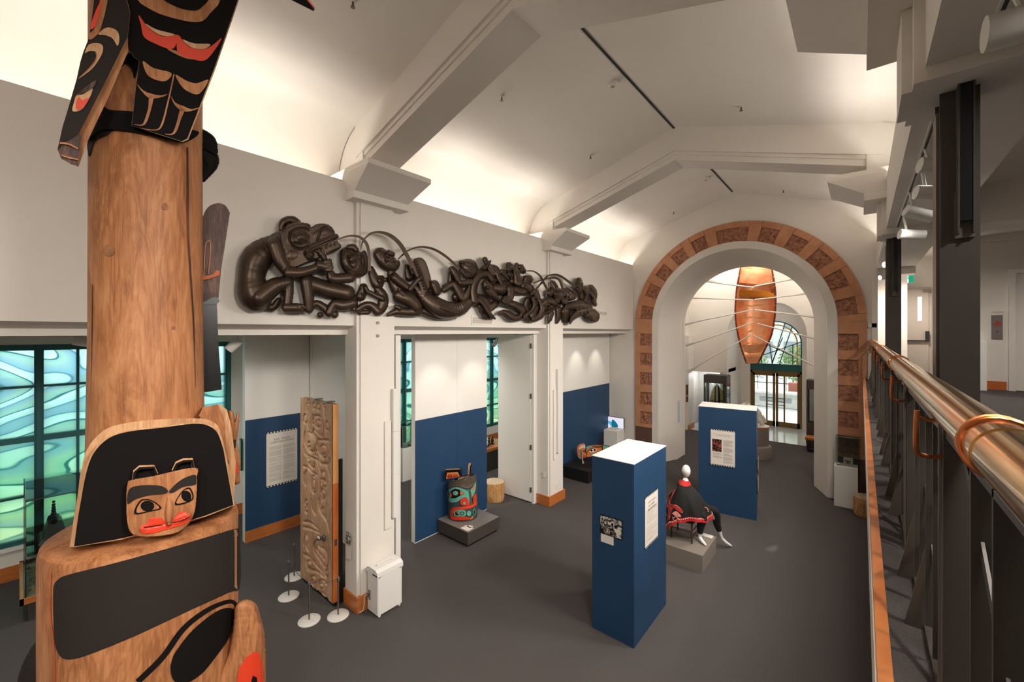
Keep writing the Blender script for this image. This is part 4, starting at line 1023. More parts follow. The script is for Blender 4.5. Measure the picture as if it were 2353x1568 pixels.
fig(ZC, [([(1650, 1000, 60), (1850, 970, 92), (2000, 1010, 70)], .06), ([(2050, 1130, 108), (2090, 1160, 100)], .05, .6), ([(1690, 1280, 10), (1740, 1180, 40), (1870, 1080, 66), (1980, 1050, 52)], .14, .6), ([(1500, 1040, 50), (1500, 1160, 44), (1470, 1260, 20)], .02), ([(1610, 1080, 90), (1620, 1220, 56)], .02)],
    [([(1840, 1020), (1860, 1160)], 1.6, .04), ([(1900, 1000), (1920, 1140)], 1.6, .04), ([(1960, 990), (1980, 1120)], 1.6, .04), ([(1540, 1040), (1520, 1240)], 1.6, .04), ([(2080, 1080), (2110, 1180)], 1.4, .03)])
def ribbon(z, pts, wd, off=.2):
    return patch('bronze_ribbon', z(stroke(pts, wd)), FW, BZ, frieze, off, off - .03)
ribbon(ZA, [(1350, 490), (1470, 432), (1600, 385), (1700, 375), (1800, 400), (1880, 480), (1915, 620), (1925, 860)], [12, 22, 34, 46, 40], .22)
ribbon(ZBc, [(60, 360), (90, 230), (200, 115), (340, 90), (500, 140), (640, 260), (740, 420), (850, 620)], [16, 24, 34, 60, 66, 60], .2)
ribbon(ZBc, [(620, 495), (700, 420), (790, 355), (950, 312), (1150, 345), (1350, 465), (1540, 640)], [24, 26, 24, 36, 40, 30], .16)
ribbon(ZC, [(930, 390), (1070, 395), (1180, 470), (1240, 580), (1310, 710)], [16, 26, 40, 44], .2)
ribbon(ZC, [(1060, 600), (1250, 530), (1400, 505), (1510, 545), (1575, 720)], [20, 24, 40, 44], .22)
ribbon(ZC, [(1030, 790), (1200, 600), (1300, 485), (1430, 450), (1560, 495), (1790, 665)], [36, 30, 22, 40, 40], .16)

# ================================================================ CARVED DOOR ON ITS STAND
cdoor = thing('carved_door', 'tall pale wooden door carved with animal faces, standing upright beside the first pillar', 'door', (-6.64, 3.1, 0))
DY = 3.06
DP = Plane((0, 1, 0), DY)
x0d, x1d, z1d = -7.20, -6.105, 3.06
MB().box(x0d, x1d, DY + .035, 3.145, .06, z1d).build('slab', M['carved_oak'], cdoor)
MB().box(x1d, x1d + .012, DY, 3.145, 1.86, z1d).build('edge_strip', mat('pale_edge', '#c98a50', .5, col2='#d79c66', scale=(3, 3, 1)), cdoor, label='pale yellow upper edge strip')
MB().box(x1d, x1d + .012, DY, 3.145, .06, 1.86).build('edge_strip', M['oak_edge'], cdoor, label='orange lower edge strip')
Z4 = lambda p: tr(p, 680, 900, 6.03)
Z5 = lambda p: tr(p, 680, 1150, 6.03)
rd = Relief(0, x1d - x0d, 0, 3.0, .0125); rd.h[:] = .006
def dl(z, pts, w=None):
    out = []
    for p in z(pts):
        q = onY(p[0], p[1], DY); out.append((q.x - x0d, z1d - q.z) + tuple(p[2:]))
    return out
def dc_(z, pts, wd=.035, dep=.03): rd.cut(dl(z, pts), wd, dep)
def db_(z, pts, r=.05, z0=.004, fl=.45): rd.body([(p[0], p[1], r) for p in dl(z, pts)], z0, 1.0, fl)
ell = lambda cx, cy, a, b, n=12: [(cx + a * math.cos(2 * PI * k / n), cy + b * math.sin(2 * PI * k / n)) for k in range(n + 1)]
for z, pts, r in ((Z4, [(210, 720), (210, 730)], .12), (Z4, [(385, 800), (385, 830)], .12), (Z4, [(300, 460), (300, 500)], .14), (Z4, [(245, 1240), (245, 1330)], .07), (Z4, [(385, 1180), (390, 1350)], .10), (Z4, [(130, 330), (130, 430)], .06), (Z4, [(435, 430), (435, 540)], .06),
                  (Z5, [(350, 700), (400, 830)], .10), (Z5, [(180, 880), (190, 900)], .09), (Z5, [(240, 1100), (245, 1140)], .1), (Z5, [(350, 1180), (360, 1210)], .09), (Z5, [(160, 400), (300, 430)], .05), (Z5, [(150, 560), (160, 680)], .08), (Z5, [(370, 80), (390, 180)], .07)):
    rd.body([(p[0], p[1], r) for p in dl(z, pts)], .0, 1.0, .22)
for z, lines in ((Z4, [ell(175, 150, 14, 30), ell(250, 200, 20, 40), ell(310, 215, 24, 45), ell(395, 200, 15, 30), [(235, 340), (210, 420), (205, 520), (225, 590)], [(235, 340), (330, 350), (370, 430), (380, 560), (360, 630)], ell(240, 420, 22, 40), ell(320, 450, 30, 50), [(230, 570), (260, 520), (300, 560), (335, 610)],
                       [(130, 565), (115, 620), (125, 720), (180, 820), (230, 830), (265, 780), (275, 690), (240, 610), (180, 570)], [(175, 720), (210, 700), (215, 760), (180, 770)], [(305, 670), (430, 680), (460, 700), (450, 830), (400, 920), (340, 880), (300, 780), (300, 680)], ell(385, 810, 40, 70), ell(280, 860, 16, 40),
                       [(110, 780), (130, 870), (220, 920), (300, 950), (340, 1000), (430, 1005), (470, 930)], [(165, 930), (200, 960), (180, 1010), (240, 1060), (260, 1000)], [(290, 960), (330, 1080), (345, 1200), (330, 1400), (320, 1560)], [(410, 1000), (450, 1080), (475, 1200)],
                       [(110, 1040), (160, 1050), (220, 1120), (290, 1160)], [(150, 1100), (110, 1160), (110, 1260), (140, 1310)], ell(245, 1290, 34, 120), ell(245, 1290, 20, 70), ell(380, 1170, 28, 60), [(370, 1270), (400, 1230), (430, 1290), (400, 1330)], [(350, 1400), (380, 1350), (420, 1420), (380, 1500)], ell(130, 380, 26, 60), ell(430, 480, 26, 60), [(390, 250), (400, 350)], [(150, 180), (160, 280)]]),
                 (Z5, [[(215, 0), (225, 120), (270, 200)], [(310, 0), (320, 120), (370, 210), (430, 300), (460, 420)], [(340, 60), (350, 140), (390, 100), (380, 180), (410, 230)], [(110, 300), (200, 310), (330, 420)], [(110, 380), (180, 390), (320, 445)], [(130, 500), (110, 560), (110, 620)], [(260, 720), (250, 640), (270, 570), (320, 540)],
                       [(270, 740), (330, 820), (400, 920), (430, 930)], [(290, 680), (340, 740), (410, 810)], [(430, 930), (440, 800), (410, 700), (330, 640)], [(110, 750), (200, 800), (300, 920), (370, 1000)], ell(185, 890, 35, 50), [(160, 960), (220, 970), (300, 990), (380, 1060)], ell(240, 1110, 40, 60), ell(240, 1130, 18, 25), [(310, 1260), (300, 1180), (330, 1120), (390, 1120), (430, 1170)],
                       [(320, 1280), (380, 1360), (450, 1440)], [(340, 1270), (400, 1310), (450, 1400)], ell(350, 1190, 30, 40), ell(420, 1020, 22, 50), ell(145, 40, 18, 40), ell(145, 130, 20, 40), [(150, 480), (170, 560), (150, 640), (180, 700)]])):
    for l in lines: dc_(z, l)
rd.build('carving', lambda x, y, h: (x0d + min(x, x1d - x0d), DY - h, z1d - y), M['carved_oak'], cdoor, -.04)
kp = onY(737, 1240, DY - .08)
mb = MB(); mb.ball((kp.x - .05, kp.y, kp.z), .04).tube([(kp.x - .05, kp.y, kp.z), (kp.x - .05, DY, kp.z)], .012).build('knob', M['chrome'], cdoor, True)
MB().ball((kp.x + .05, kp.y + .02, kp.z + .03), .045, .03, .05).build('knob', M['steel_dark'], cdoor, True)
MB().box(x1d + .010, x1d + .016, 3.08, 3.12, onX(765, 1249, x1d).z - .05, onX(765, 1249, x1d).z + .05).build('lock_plate', M['steel_dark'], cdoor)
MB().box(-6.6, -6.5, 3.145, 3.22, .0, 2.1).box(-7.0, -6.9, 3.145, 3.22, 0, 2.1).box(-6.16, -6.11, 3.16, 3.22, 0, 2.2).box(-7.15, -6.1, 3.08, 3.22, 0, .06).build('stand', M['black'], cdoor)
for x in (-6.35, -6.75): MB().box(x - .05, x + .05, 3.05, 3.2, 3.06, 3.075).box(x - .015, x + .015, 3.08, 3.10, 3.04, 3.06).build('clip', M['chrome'], cdoor)
# rope barrier posts
mat('post_grey', '#cdc8c2', .45)
def stanchion(x, y, lab):
    t = thing('rope_post', lab, 'post', (x, y, 0), 'low rope barrier posts around the carved door')
    MB().lathe([(.15, 0), (.15, .008), (.14, .016), (.02, .02)], (x, y, 0), 28).build('base', M['post_grey'], t, True)
    MB().lathe([(.011, .015), (.011, .50)], (x, y, 0), 10).build('pole', M['steel_grey'], t, True)
    MB().lathe([(.017, .50), (.02, .51), (.02, .56), (.012, .57)], (x, y, 0), 12).build('cap', M['steel_grey'], t, True)
    return t
pp = [(-6.88, 2.74), (-7.36, 3.02), (-6.08, 2.70), (-5.86, 3.02)]
for (x, y), l in zip(pp, ('low chrome rope post at the front left of the carved door', 'rope post half hidden behind the left edge of the carved door', 'low chrome rope post nearest the camera in front of the carved door', 'low chrome rope post between the carved door and the white dehumidifier')):
    stanchion(x, y, l)
mb = MB()
for a, b in ((1, 0), (0, 2), (2, 3)):
    A, B = pp[a], pp[b]; mb.tube([(A[0], A[1], .54), ((A[0] + B[0]) / 2, (A[1] + B[1]) / 2, .50), (B[0], B[1], .54)], .004, 6)
tag(mb.build('barrier_cord', M['steel_dark']), 'thin dark elastic cord strung between the rope posts', 'cord')
# dehumidifier
ac = thing('dehumidifier', 'white boxy dehumidifier on castors leaning by the first pillar', 'appliance', (-5.49, 3.56, 0))
MB().rbox(-5.63, -5.35, 3.35, 3.77, .04, .60, .012).build('housing', M['plastic_white'], ac)
MB().prism([(-5.64, .60), (-5.34, .60), (-5.345, .66), (-5.40, .69), (-5.58, .69), (-5.635, .66)], lambda p, t: (p[0], t, p[1]), 3.34, 3.78).build('lid', M['plastic_white'], ac)
MB().tube([(-5.49, 3.42, .69), (-5.49, 3.44, .715), (-5.49, 3.68, .715), (-5.49, 3.70, .69)], .012, 8).build('handle', M['plastic_white'], ac, True)
for y in (3.37, 3.75): MB().box(-5.47, -5.35, y - .03, y + .03, .58, .62).build('latch', M['plastic_white'], ac)
for x, y in ((-5.60, 3.39), (-5.38, 3.39), (-5.38, 3.73), (-5.60, 3.73)):
    MB().tube([(x - .015, y, .022), (x + .015, y, .022)], .022, 10).build('castor', M['plastic_white'], ac, True)
MB().box(-5.59, -5.54, 3.344, 3.35, .20, .34).build('control_plate', M['plinth_grey'], ac)
MB().box(-5.60, -5.57, 3.335, 3.35, .24, .28).build('plug', M['teal_frame'], ac)
MB().tube([(-5.60, 3.34, .26), (-5.66, 3.32, .22), (-5.65, 3.31, .1), (-5.66, 3.30, .02), (-5.655, 3.24, .02)], .006, 6).build('cable', M['plastic_white'], ac, True)
# ================================================================ BLUE DISPLAY TOWERS, POSTERS
BL = M['blue_paint']
def tower(name, lab, x0, x1, y0, y1, z1, rz=0):
    cx, cy = (x0 + x1) / 2, (y0 + y1) / 2
    t = thing(name, lab, 'display wall', (0, 0, 0))
    hx, hy = (x1 - x0) / 2, (y1 - y0) / 2
    MB().box(-hx + .012, hx - .012, -hy + .012, hy - .012, 0, .05).build('kickboard', M['black'], t)
    MB().rbox(-hx, hx, -hy, hy, .0, z1 - .006, .004).build('panel', BL, t)
    MB().box(-hx, hx, -hy, -hy + .0, .12, .121)
    for z in (.115,): MB().box(-hx - .001, hx + .001, -hy - .001, hy + .001, z, z + .004).build('seam', mat('seam_blue', '#12314f', .6) if 'seam_blue' not in M else M['seam_blue'], t)
    MB().box(-hx - .003, hx + .003, -hy - .003, hy + .003, z1 - .008, z1).build('top', M['white_paint'], t, label='off-white top')
    t.location = (cx, cy, 0); t.rotation_euler = (0, 0, rz)
    return t
tower('display_tower', 'tall square blue display tower with white top in the centre of the hall', -2.90, -2.28, 5.20, 6.37, 2.42)
tower('display_wall', 'wide blue display wall with white top standing before the arch, behind the mannequin', -2.985, -1.81, 10.38, 11.10, 2.42, math.radians(8))
def board(name, lab, cat, o, ux, w, h, mats, group=None):
    # flat thing with local axes: o = top-left corner, ux = unit vector to the right, n = outward
    ux = Vector(ux).normalized(); n = Vector((ux.y, -ux.x, 0)); o = Vector(o)
    t = thing(name, lab, cat, tuple(o), group); ORG[t.name] = Vector((0, 0, 0)); t.location = (0, 0, 0)
    t.location = tuple(o); ORG[t.name] = o.copy()
    def rect(nm, x0, x1, y0, y1, m, d0=0.0, d1=.004, par=None):
        P = [o + ux * a + Vector((0, 0, -b)) + n * d for d in (d0, d1) for a, b in ((x0, y0), (x1, y0), (x1, y1), (x0, y1))]
        mb = MB(); mb.hexa(P); return mb.build(nm, m, par or t)
    return t, rect, lambda a, b, d: o + ux * a + Vector((0, 0, -b)) + n * d
def poster(lab, tl, tr_, bl, plane, title=None, photo=None, cols=2, subt=None, inv=False):
    p0 = plane(*tl); p1 = plane(*tr_); p2 = plane(*bl)
    ux = (p1 - p0); ux.z = 0; w = ux.length; h = p0.z - p2.z; ux.normalize()
    n = Vector((ux.y, -ux.x, 0))
    t, rect, at = board('poster', lab, 'poster', p0 + n * .003, ux, w, h, None, 'white info posters with perforated black edges')
    rect('sheet', 0, w, 0, h, M['paper'])
    b = h * .035
    for (y0, y1) in ((-b, 0), (h, h + b)):
        rect('film_strip', 0, w, y0, y1, M['black'])
    mb = MB()
    for yc in (-b / 2, h + b / 2):
        for k in range(10):
            a = w * (k + .5) / 10; P = [at(a + w * .032 * math.cos(q), yc + b * .34 * math.sin(q), .006) for q in [PI * j / 4 for j in range(8)]]
            mb.add(P, [tuple(range(8))])
    o = mb.build('perforations', M['paper'], t); o['kind'] = 'stuff'
    y = h * .10
    rot = Matrix((ux.to_4d()[:3], (0, 0, 1), n[:])).transposed().to_4x4()
    for ln, sz in (title or []):
        if isinstance(sz, tuple):      # heading too small to read in the photograph: broken strokes
            mb = MB(); rnd = random.Random(ln); x = w * (1 - sz[0]) / 2
            while x < w * (1 + sz[0]) / 2:
                l = w * rnd.choice((.012, .02, .03)); P = [at(x, y, .0055), at(x + l, y, .0055), at(x + l, y + sz[1], .0055), at(x, y + sz[1], .0055)]; mb.add(P, [(0, 1, 2, 3)]); x += l + w * rnd.choice((.008, .012, .03))
            o = mb.build('heading_strokes', M['ink_light'], t); o['kind'] = 'stuff'; y += sz[1] * 1.7; continue
        cu = bpy.data.curves.new('heading', 'FONT'); cu.body = ln; cu.size = .1; cu.align_x = 'CENTER'; cu.extrude = .0005; cu.resolution_u = 3
        f = bpy.data.objects.new('heading', cu); COL.objects.link(f)
        bpy.context.view_layer.update(); me = bpy.data.meshes.new_from_object(f); wd_ = f.dimensions.x; bpy.data.objects.remove(f)
        k = w * sz / wd_
        y += .075 * k + h * .008
        q = at(w / 2, y, .006)
        me.transform(Matrix.Translation(q) @ rot @ Matrix.Diagonal((k, k, 1, 1)))
        me.materials.clear(); link('heading', me, t, M['ink']); y += h * .008
    y += h * .01
    x0 = w * .09; gap = w * .05; cw = (w * .82 - gap * (cols - 1)) / cols
    lines = MB(); yy = h * .26 if title else h * .14
    rnd = random.Random(len(lab))
    while yy < h * .93:
        for c in range(cols):
            if photo and c == 0 and yy < h * .66: continue
            if photo and c == 0 and yy > h * .8: continue
            a0 = x0 + c * (cw + gap); l = cw * (1 if rnd.random() > .18 else .6)
            P = [at(a0, yy, .0055), at(a0 + l, yy, .0055), at(a0 + l, yy + h * .006, .0055), at(a0, yy + h * .006, .0055)]
            lines.add(P, [(0, 1, 2, 3)])
        yy += h * .0135 if rnd.random() > .12 else h * .03
    o = lines.build('text_lines', M['ink_light'], t); o['kind'] = 'stuff'
    if photo:
        rect('photograph', x0 - w * .02, x0 + cw * .95, h * .26, h * .62, photo, .004, .006)
    return t
def photomat(name, cols, sc=(3, 3, 3), pos=None):
    m = bpy.data.materials.new(name); m.use_nodes = True; N = m.node_tree.nodes; Lk = m.node_tree.links
    b = N['Principled BSDF']; b.inputs['Roughness'].default_value = .35
    tc = N.new('ShaderNodeTexCoord'); mp = N.new('ShaderNodeMapping'); mp.inputs['Scale'].default_value = sc; Lk.new(tc.outputs['Object'], mp.inputs[0])
    n = N.new('ShaderNodeTexNoise'); n.inputs['Scale'].default_value = 1; n.inputs['Detail'].default_value = 4; n.inputs['Distortion'].default_value = 1.5; Lk.new(mp.outputs[0], n.inputs['Vector'])
    r = N.new('ShaderNodeValToRGB'); cr = r.color_ramp; k = len(cols)
    cr.elements[0].color = lin(cols[0]); cr.elements[0].position = .36; cr.elements[1].color = lin(cols[-1]); cr.elements[1].position = .62
    for i in range(1, k - 1): e = cr.elements.new(.36 + .26 * i / (k - 1)); e.color = lin(cols[i])
    Lk.new(n.outputs['Fac'], r.inputs[0]); Lk.new(r.outputs[0], b.inputs['Base Color']); M[name] = m; return m
photomat('mono_photo', ['#0c0c0c', '#1a1816', '#8a847c', '#d8d2c8'], (14, 14, 11))
photomat('dark_photo', ['#0c0a0a', '#161010', '#5a4038', '#a8463a'], (16, 16, 10))
q8 = lambda x, y: (1370 + x / 8.253, 1100 + y / 8.253)
poster('white info poster on the right face of the square blue tower', q8(920, 395), q8(1162, 215), q8(920, 1318), lambda x, y: onX(x, y, -2.278), [('a', (.6, .03)), ('b', (.5, .03)), ('c', (.6, .03))], None, 1)
pr = lambda x, y: (1600 + x / 10.456, 960 + y / 10.456)
aa = math.radians(8)
def onTilt(x, y, c0=(-2.3975, 10.74), hy=.363):
    n = Vector((math.sin(aa), -math.cos(aa))); p = Vector(c0) + n * hy; d = rdir(x, y); k = (n.x * p.x + n.y * p.y) / (n.x * d[0] + n.y * d[1]); return Vector((d[0] * k, d[1] * k, H + d[2] * k))
poster('white info poster with a colour photograph on the wide blue wall before the arch', pr(345, 290), pr(930, 358), pr(345, 1100), onTilt, [('d', (.78, .016)), ('e', (.55, .016))], M['dark_photo'], 2)
pl = lambda x, y: (500 + x / 3.918, 900 + y / 3.918)
poster('white poster headed in capitals on the far blue partition left of the carved door', pl(438, 386), pl(716, 340), pl(438, 857), lambda x, y: onX(x, y, -9.278), [("KIHL 'YAHDA", .52), ('CHRISTIAN WHITE', .76)], None, 2)
# framed photograph on the tower's front face
p0 = onY(*q8(92, 685), 5.198); p1 = onY(*q8(490, 790), 5.198); p2 = onY(*q8(92, 1012), 5.198)
t, rect, at = board('framed_photograph', 'black and white photograph in thin black frame on front of blue tower', 'picture', (p0.x, 5.196, p0.z), (1, 0, 0), 1, 1, None)
wv, hv = p1.x - p0.x, p0.z - p2.z
rect('frame', -.008, wv + .008, -.01, hv + .01, M['black'], 0, .012); rect('print', 0, wv, 0, hv, M['mono_photo'], .012, .014)
t, rect, at = board('caption_card', 'small white caption card under the framed photograph on the blue tower', 'card', (p0.x, 5.196, onY(*q8(95, 1015), 5.198).z - .012), (1, 0, 0), 1, 1, None)
rect('card', 0, .19, 0, .115, M['paper'], 0, .004)
# two frames seen edge on at the right end of the display wall
nx = Vector((math.cos(aa), math.sin(aa), 0)); tx = Vector((-math.sin(aa), math.cos(aa), 0)); c0 = Vector((-2.3975, 10.74, 0)) + nx * .59
for z0, z1, lb in ((1.32, 1.02, 'upper framed print on the narrow end of the wide blue wall'), (.88, .55, 'lower framed print on the narrow end of the wide blue wall')):
    o = c0 - tx * .22; t, rect, at = board('framed_print', lb, 'picture', (o.x, o.y, z0), tx, 1, 1, None)
    rect('frame', 0, .4, 0, z0 - z1, M['black'], 0, .02); rect('print', .02, .38, .02, z0 - z1 - .02, M['paper'], .02, .022)
# small picture on the first pillar and on the end of the far partition
t, rect, at = board('small_picture', 'small dark picture above a text card on the left face of the first pillar', 'picture', (-5.98, 3.21, 1.13), (1, 0, 0), 1, 1, None)
rect('print', 0, .12, 0, .17, M['mono_photo'], 0, .008); rect('text_card', .0, .14, .22, .40, M['paper'], 0, .004)
t, rect, at = board('framed_picture', 'thin dark green framed picture at the near end of the far blue partition', 'picture', (-9.40, 2.85, 2.05), (1, 0, 0), 1, 1, None)
rect('frame', 0, .09, 0, .62, M['black'], 0, .03); rect('print', .015, .075, .02, .6, M['paint_teal'], .03, .032)

# ================================================================ MANNEQUIN
def plinth(name, lab, x0, x1, y0, y1, z1, m, top=None, kick=None):
    t = thing(name, lab, 'plinth', ((x0 + x1) / 2, (y0 + y1) / 2, 0))
    zb = .0
    if kick:
        MB().box(x0 + .03, x1 - .03, y0 + .03, y1 - .03, 0, kick).build('kickboard', M['black'], t); zb = kick
    MB().rbox(x0, x1, y0, y1, zb, z1 - (.006 if top else 0), .005).build('box', m, t)
    if top: MB().box(x0, x1, y0, y1, z1 - .006, z1).build('top', top, t)
    return t
plinth('low_plinth', 'low grey plinth under the seated mannequin', -3.30, -2.09, 7.59, 8.46, .30, M['plinth_grey'])
t = thing('wooden_chair', 'small dark wooden chair on the grey plinth under the mannequin', 'chair', (-2.55, 8.08, .30))
MB().rbox(-2.76, -2.34, 7.88, 8.28, .66, .69, .01).build('seat', M['dark_wood'], t)
for x, y in ((-2.36, 7.90), (-2.35, 8.26), (-2.73, 7.90), (-2.73, 8.26)):
    MB().tube([(x, y, .30), (x * .98 - .05, y * .99 + .08, .67)], [.012, .018], 8).build('leg', M['dark_wood'], t, True)
for z in (.42, .52): MB().tube([(-2.36, 7.92, z), (-2.36, 8.25, z)], .008, 6).tube([(-2.37, 7.92, z - .03), (-2.72, 7.92, z - .03)], .008, 6).build('rung', M['dark_wood'], t, True)
for y in (7.91, 8.25): MB().tube([(-2.74, y, .68), (-2.80, y, 1.08)], .014, 8).build('back_post', M['dark_wood'], t, True)
MB().box(-2.81, -2.79, 7.91, 8.25, .98, 1.08).build('back_rail', M['dark_wood'], t)
# body grown from a skinned skeleton
def skin(name, verts, edges, rad, mats, parent=None, sub=2, root=0):
    me = bpy.data.meshes.new(name); me.from_pydata(verts, edges, []); o = bpy.data.objects.new(name, me); COL.objects.link(o)
    md = o.modifiers.new('skin', 'SKIN'); sk = me.skin_vertices[0].data
    for i, r in enumerate(rad):
        r = r if isinstance(r, tuple) else (r, r); sk[i].radius = r; sk[i].use_root = (i == root)
    md.use_smooth_shade = True
    o.modifiers.new('sub', 'SUBSURF').levels = sub; o.modifiers['sub'].render_levels = sub
    dg = bpy.context.evaluated_depsgraph_get(); ev = o.evaluated_get(dg); m2 = bpy.data.meshes.new_from_object(ev)
    bpy.data.objects.remove(o); m2.name = name
    m2.materials.clear()
    for m in (mats if isinstance(mats, list) else [mats]): m2.materials.append(m)
    m2.polygons.foreach_set('use_smooth', [True] * len(m2.polygons))
    return link(name, m2, parent)
MW = mat('mannequin_white', '#e6e2dd', .35)
mq = thing('mannequin', 'white seated mannequin in black leggings with bare feet, one leg stretched down to the floor', 'mannequin', (-2.55, 8.08, .30))
V = [(-2.56, 8.07, .78), (-2.55, 8.07, .96), (-2.54, 8.07, 1.12), (-2.54, 8.08, 1.25), (-2.54, 8.09, 1.33), (-2.535, 8.095, 1.42),      # pelvis .. neck top
     (-2.53, 7.92, 1.22), (-2.50, 7.84, 1.0), (-2.36, 7.93, .92), (-2.27, 7.98, .90),                                                # arm a (near)
     (-2.52, 8.24, 1.22), (-2.47, 8.34, 1.0), (-2.33, 8.33, .90), (-2.25, 8.33, .87),                                                # arm b
     (-2.50, 7.99, .77), (-2.22, 8.02, .80), (-2.25, 8.05, .60), (-2.275, 8.07, .38), (-2.20, 8.01, .335), (-2.13, 7.96, .318),      # leg a
     (-2.48, 8.17, .77), (-2.13, 8.42, .78), (-2.10, 8.56, .50), (-2.05, 8.68, .20), (-1.98, 8.76, .10), (-1.91, 8.85, .030)]        # leg b
Ed = [(0, 1), (1, 2), (2, 3), (3, 4), (4, 5), (3, 6), (6, 7), (7, 8), (8, 9), (3, 10), (10, 11), (11, 12), (12, 13), (0, 14), (14, 15), (15, 16), (16, 17), (17, 18), (18, 19), (0, 20), (20, 21), (21, 22), (22, 23), (23, 24), (24, 25)]
Rd = [.13, .11, .12, .10, .058, .054, .055, .042, .032, .026, .055, .042, .032, .026, .085, .058, .05, .034, .034, .018, .085, .058, .05, .034, .034, .018]
body = skin('body', V, Ed, Rd, MW, mq)
hd = MB(); hd.ball((-2.525, 8.10, 1.535), .078, .088, .118, 24)
for i, v in enumerate(hd.v):
    x, y, z = v; k = (z - 1.535) / .118
    dx = (x + 2.525); f = (x + 2.525) * .77 + (y - 8.10) * .64
    s = 1 - .22 * max(0, -k) - (.0)
    hd.v[i] = (-2.525 + (x + 2.525) * s + .010 * max(0, -k) , 8.10 + (y - 8.10) * s + .008 * max(0, -k), z)
hd.build('head', MW, mq, True)
# black leggings over thighs and shins
def legtube(pts, rs): return MB().tube(catmull([tuple(p) for p in pts], 5, False), list(np.interp(np.linspace(0, 1, (len(pts) - 1) * 5 + 1), np.linspace(0, 1, len(rs)), rs)), 14)
legtube([(-2.50, 7.99, .79), (-2.22, 8.02, .81), (-2.25, 8.05, .60), (-2.268, 8.064, .47)], [.10, .078, .066, .047]).build('leggings', M['cloth_black'], mq, True)
legtube([(-2.48, 8.17, .79), (-2.13, 8.42, .80), (-2.10, 8.56, .50), (-2.075, 8.62, .37)], [.10, .078, .066, .047]).build('leggings', M['cloth_black'], mq, True)
for side, base, d in ((1, (-2.27, 7.98, .90), (.9, .3, -.3)), (1, (-2.25, 8.33, .87), (.9, .1, -.35))):
    for k in range(5):
        o = Vector(base) + Vector((-.01, (k - 2) * .014, 0)); dv = Vector(d); L = (.045, .06, .065, .06, .048)[k]
        MB().tube([o, o + dv * L * .5, o + dv * L + Vector((0, 0, -.012))], [.009, .008, .006], 6).build('finger', MW, mq, True)
# blanket draped from the neck: rings from collar to hem
bk = thing('button_blanket', 'black blanket with red border and white buttons draped over the mannequin', 'blanket', (-2.55, 8.08, 1.3))
NA = 96
def cape(t, a):
    # a: angle, 0 = towards +x (front of the body)
    ca, sa = math.cos(a), math.sin(a)
    top = Vector((-2.54 + .062 * ca, 8.085 + .066 * sa, 1.375 - .01 * ca))
    sh = Vector((-2.545 + .12 * ca, 8.08 + (.205) * sa, 1.27 - .03 * ca - .02 * abs(sa)))
    rx = .52 if ca > 0 else .40
    fold = 1 + .045 * math.sin(7 * a + 1) + .03 * math.sin(13 * a)
    hz = .74 + .03 * math.sin(5 * a) if ca > 0 else .74 - .36 * (-ca) ** .7 + .025 * math.sin(9 * a)
    hem = Vector((-2.55 + (.44 * ca if ca > 0 else .42 * ca) * fold, 8.10 + .43 * sa * fold + .06 * max(0, ca), hz))
    if t < .18:
        k = t / .18; k = k * k * (3 - 2 * k); return top.lerp(sh, k)
    k = (t - .18) / .82
    mid = sh.lerp(hem, .5) + Vector((.07 * ca, .06 * sa, .06))
    return sh * (1 - k) ** 2 + mid * (2 * k * (1 - k)) + hem * k * k
def capeband(t0, t1, n, off, name, m, a0=0, a1=2 * PI, na=NA, par=bk):
    mb = MB(); rows = []
    for i in range(n + 1):
        t = t0 + (t1 - t0) * i / n
        row = []
        for j in range(na + 1):
            a = a0 + (a1 - a0) * j / na; p = cape(t, a); out = Vector((math.cos(a), math.sin(a), .25)).normalized() * off
            row.append(p + out)
        rows.append(row)
    W_ = na + 1
    fs = [(i * W_ + j, i * W_ + j + 1, (i + 1) * W_ + j + 1, (i + 1) * W_ + j) for i in range(n) for j in range(na)]
    mb.add([v for r in rows for v in r], fs)
    return mb.build(name, m, par, True, angle=80)
cloth = capeband(0, 1, 28, 0, 'cloth', M['cloth_black'])
capeband(0, 1, 20, -.012, 'lining', M['cloth_black'])
capeband(.90, 1.005, 4, .006, 'hem_border', M['cloth_red'])
capeband(0, .10, 3, .006, 'collar', M['cloth_red'])
for k in range(90):
    a = 2 * PI * k / 90; p = cape(.925, a); out = Vector((math.cos(a), math.sin(a), .25)).normalized()
    if k == 0:
        btn = bpy.data.meshes.new('button'); m_ = MB().ball((0, 0, 0), .009, .009, .009, 6); btn.from_pydata(m_.v, [], m_.f); btn.materials.append(M['pearl'])
    o = bpy.data.objects.new('button', btn); COL.objects.link(o); o.parent = bk; o.location = p + out * .012 - ORG[bk.name]
CSf = MeshSurf([cloth])
ZM = lambda p: tr(p, 1500, 1040, 5.408)
def CPt(pts, m, off=.008, sm=True, nm='applique'): return patch(nm, ZM(pts), CSf, m, bk, off, .001, g=4, smooth=sm)
for pts in ([(180, 480), (230, 430), (292, 405), (290, 440), (250, 520), (225, 600), (215, 640), (195, 560), (175, 520)],
            [(165, 630), (215, 645), (280, 655), (330, 690), (368, 730), (355, 750), (300, 720), (260, 690), (235, 740), (225, 800), (205, 840), (200, 760), (195, 690), (150, 680)]):
    cx = sum(p[0] for p in pts) / len(pts); cy = sum(p[1] for p in pts) / len(pts)
    CPt([(cx + (x - cx) * 1.0 + (4 if x > cx else -4), cy + (y - cy) + (4 if y > cy else -4)) for x, y in pts], M['cloth_pink'], .006); CPt(pts, M['cloth_red'], .009)
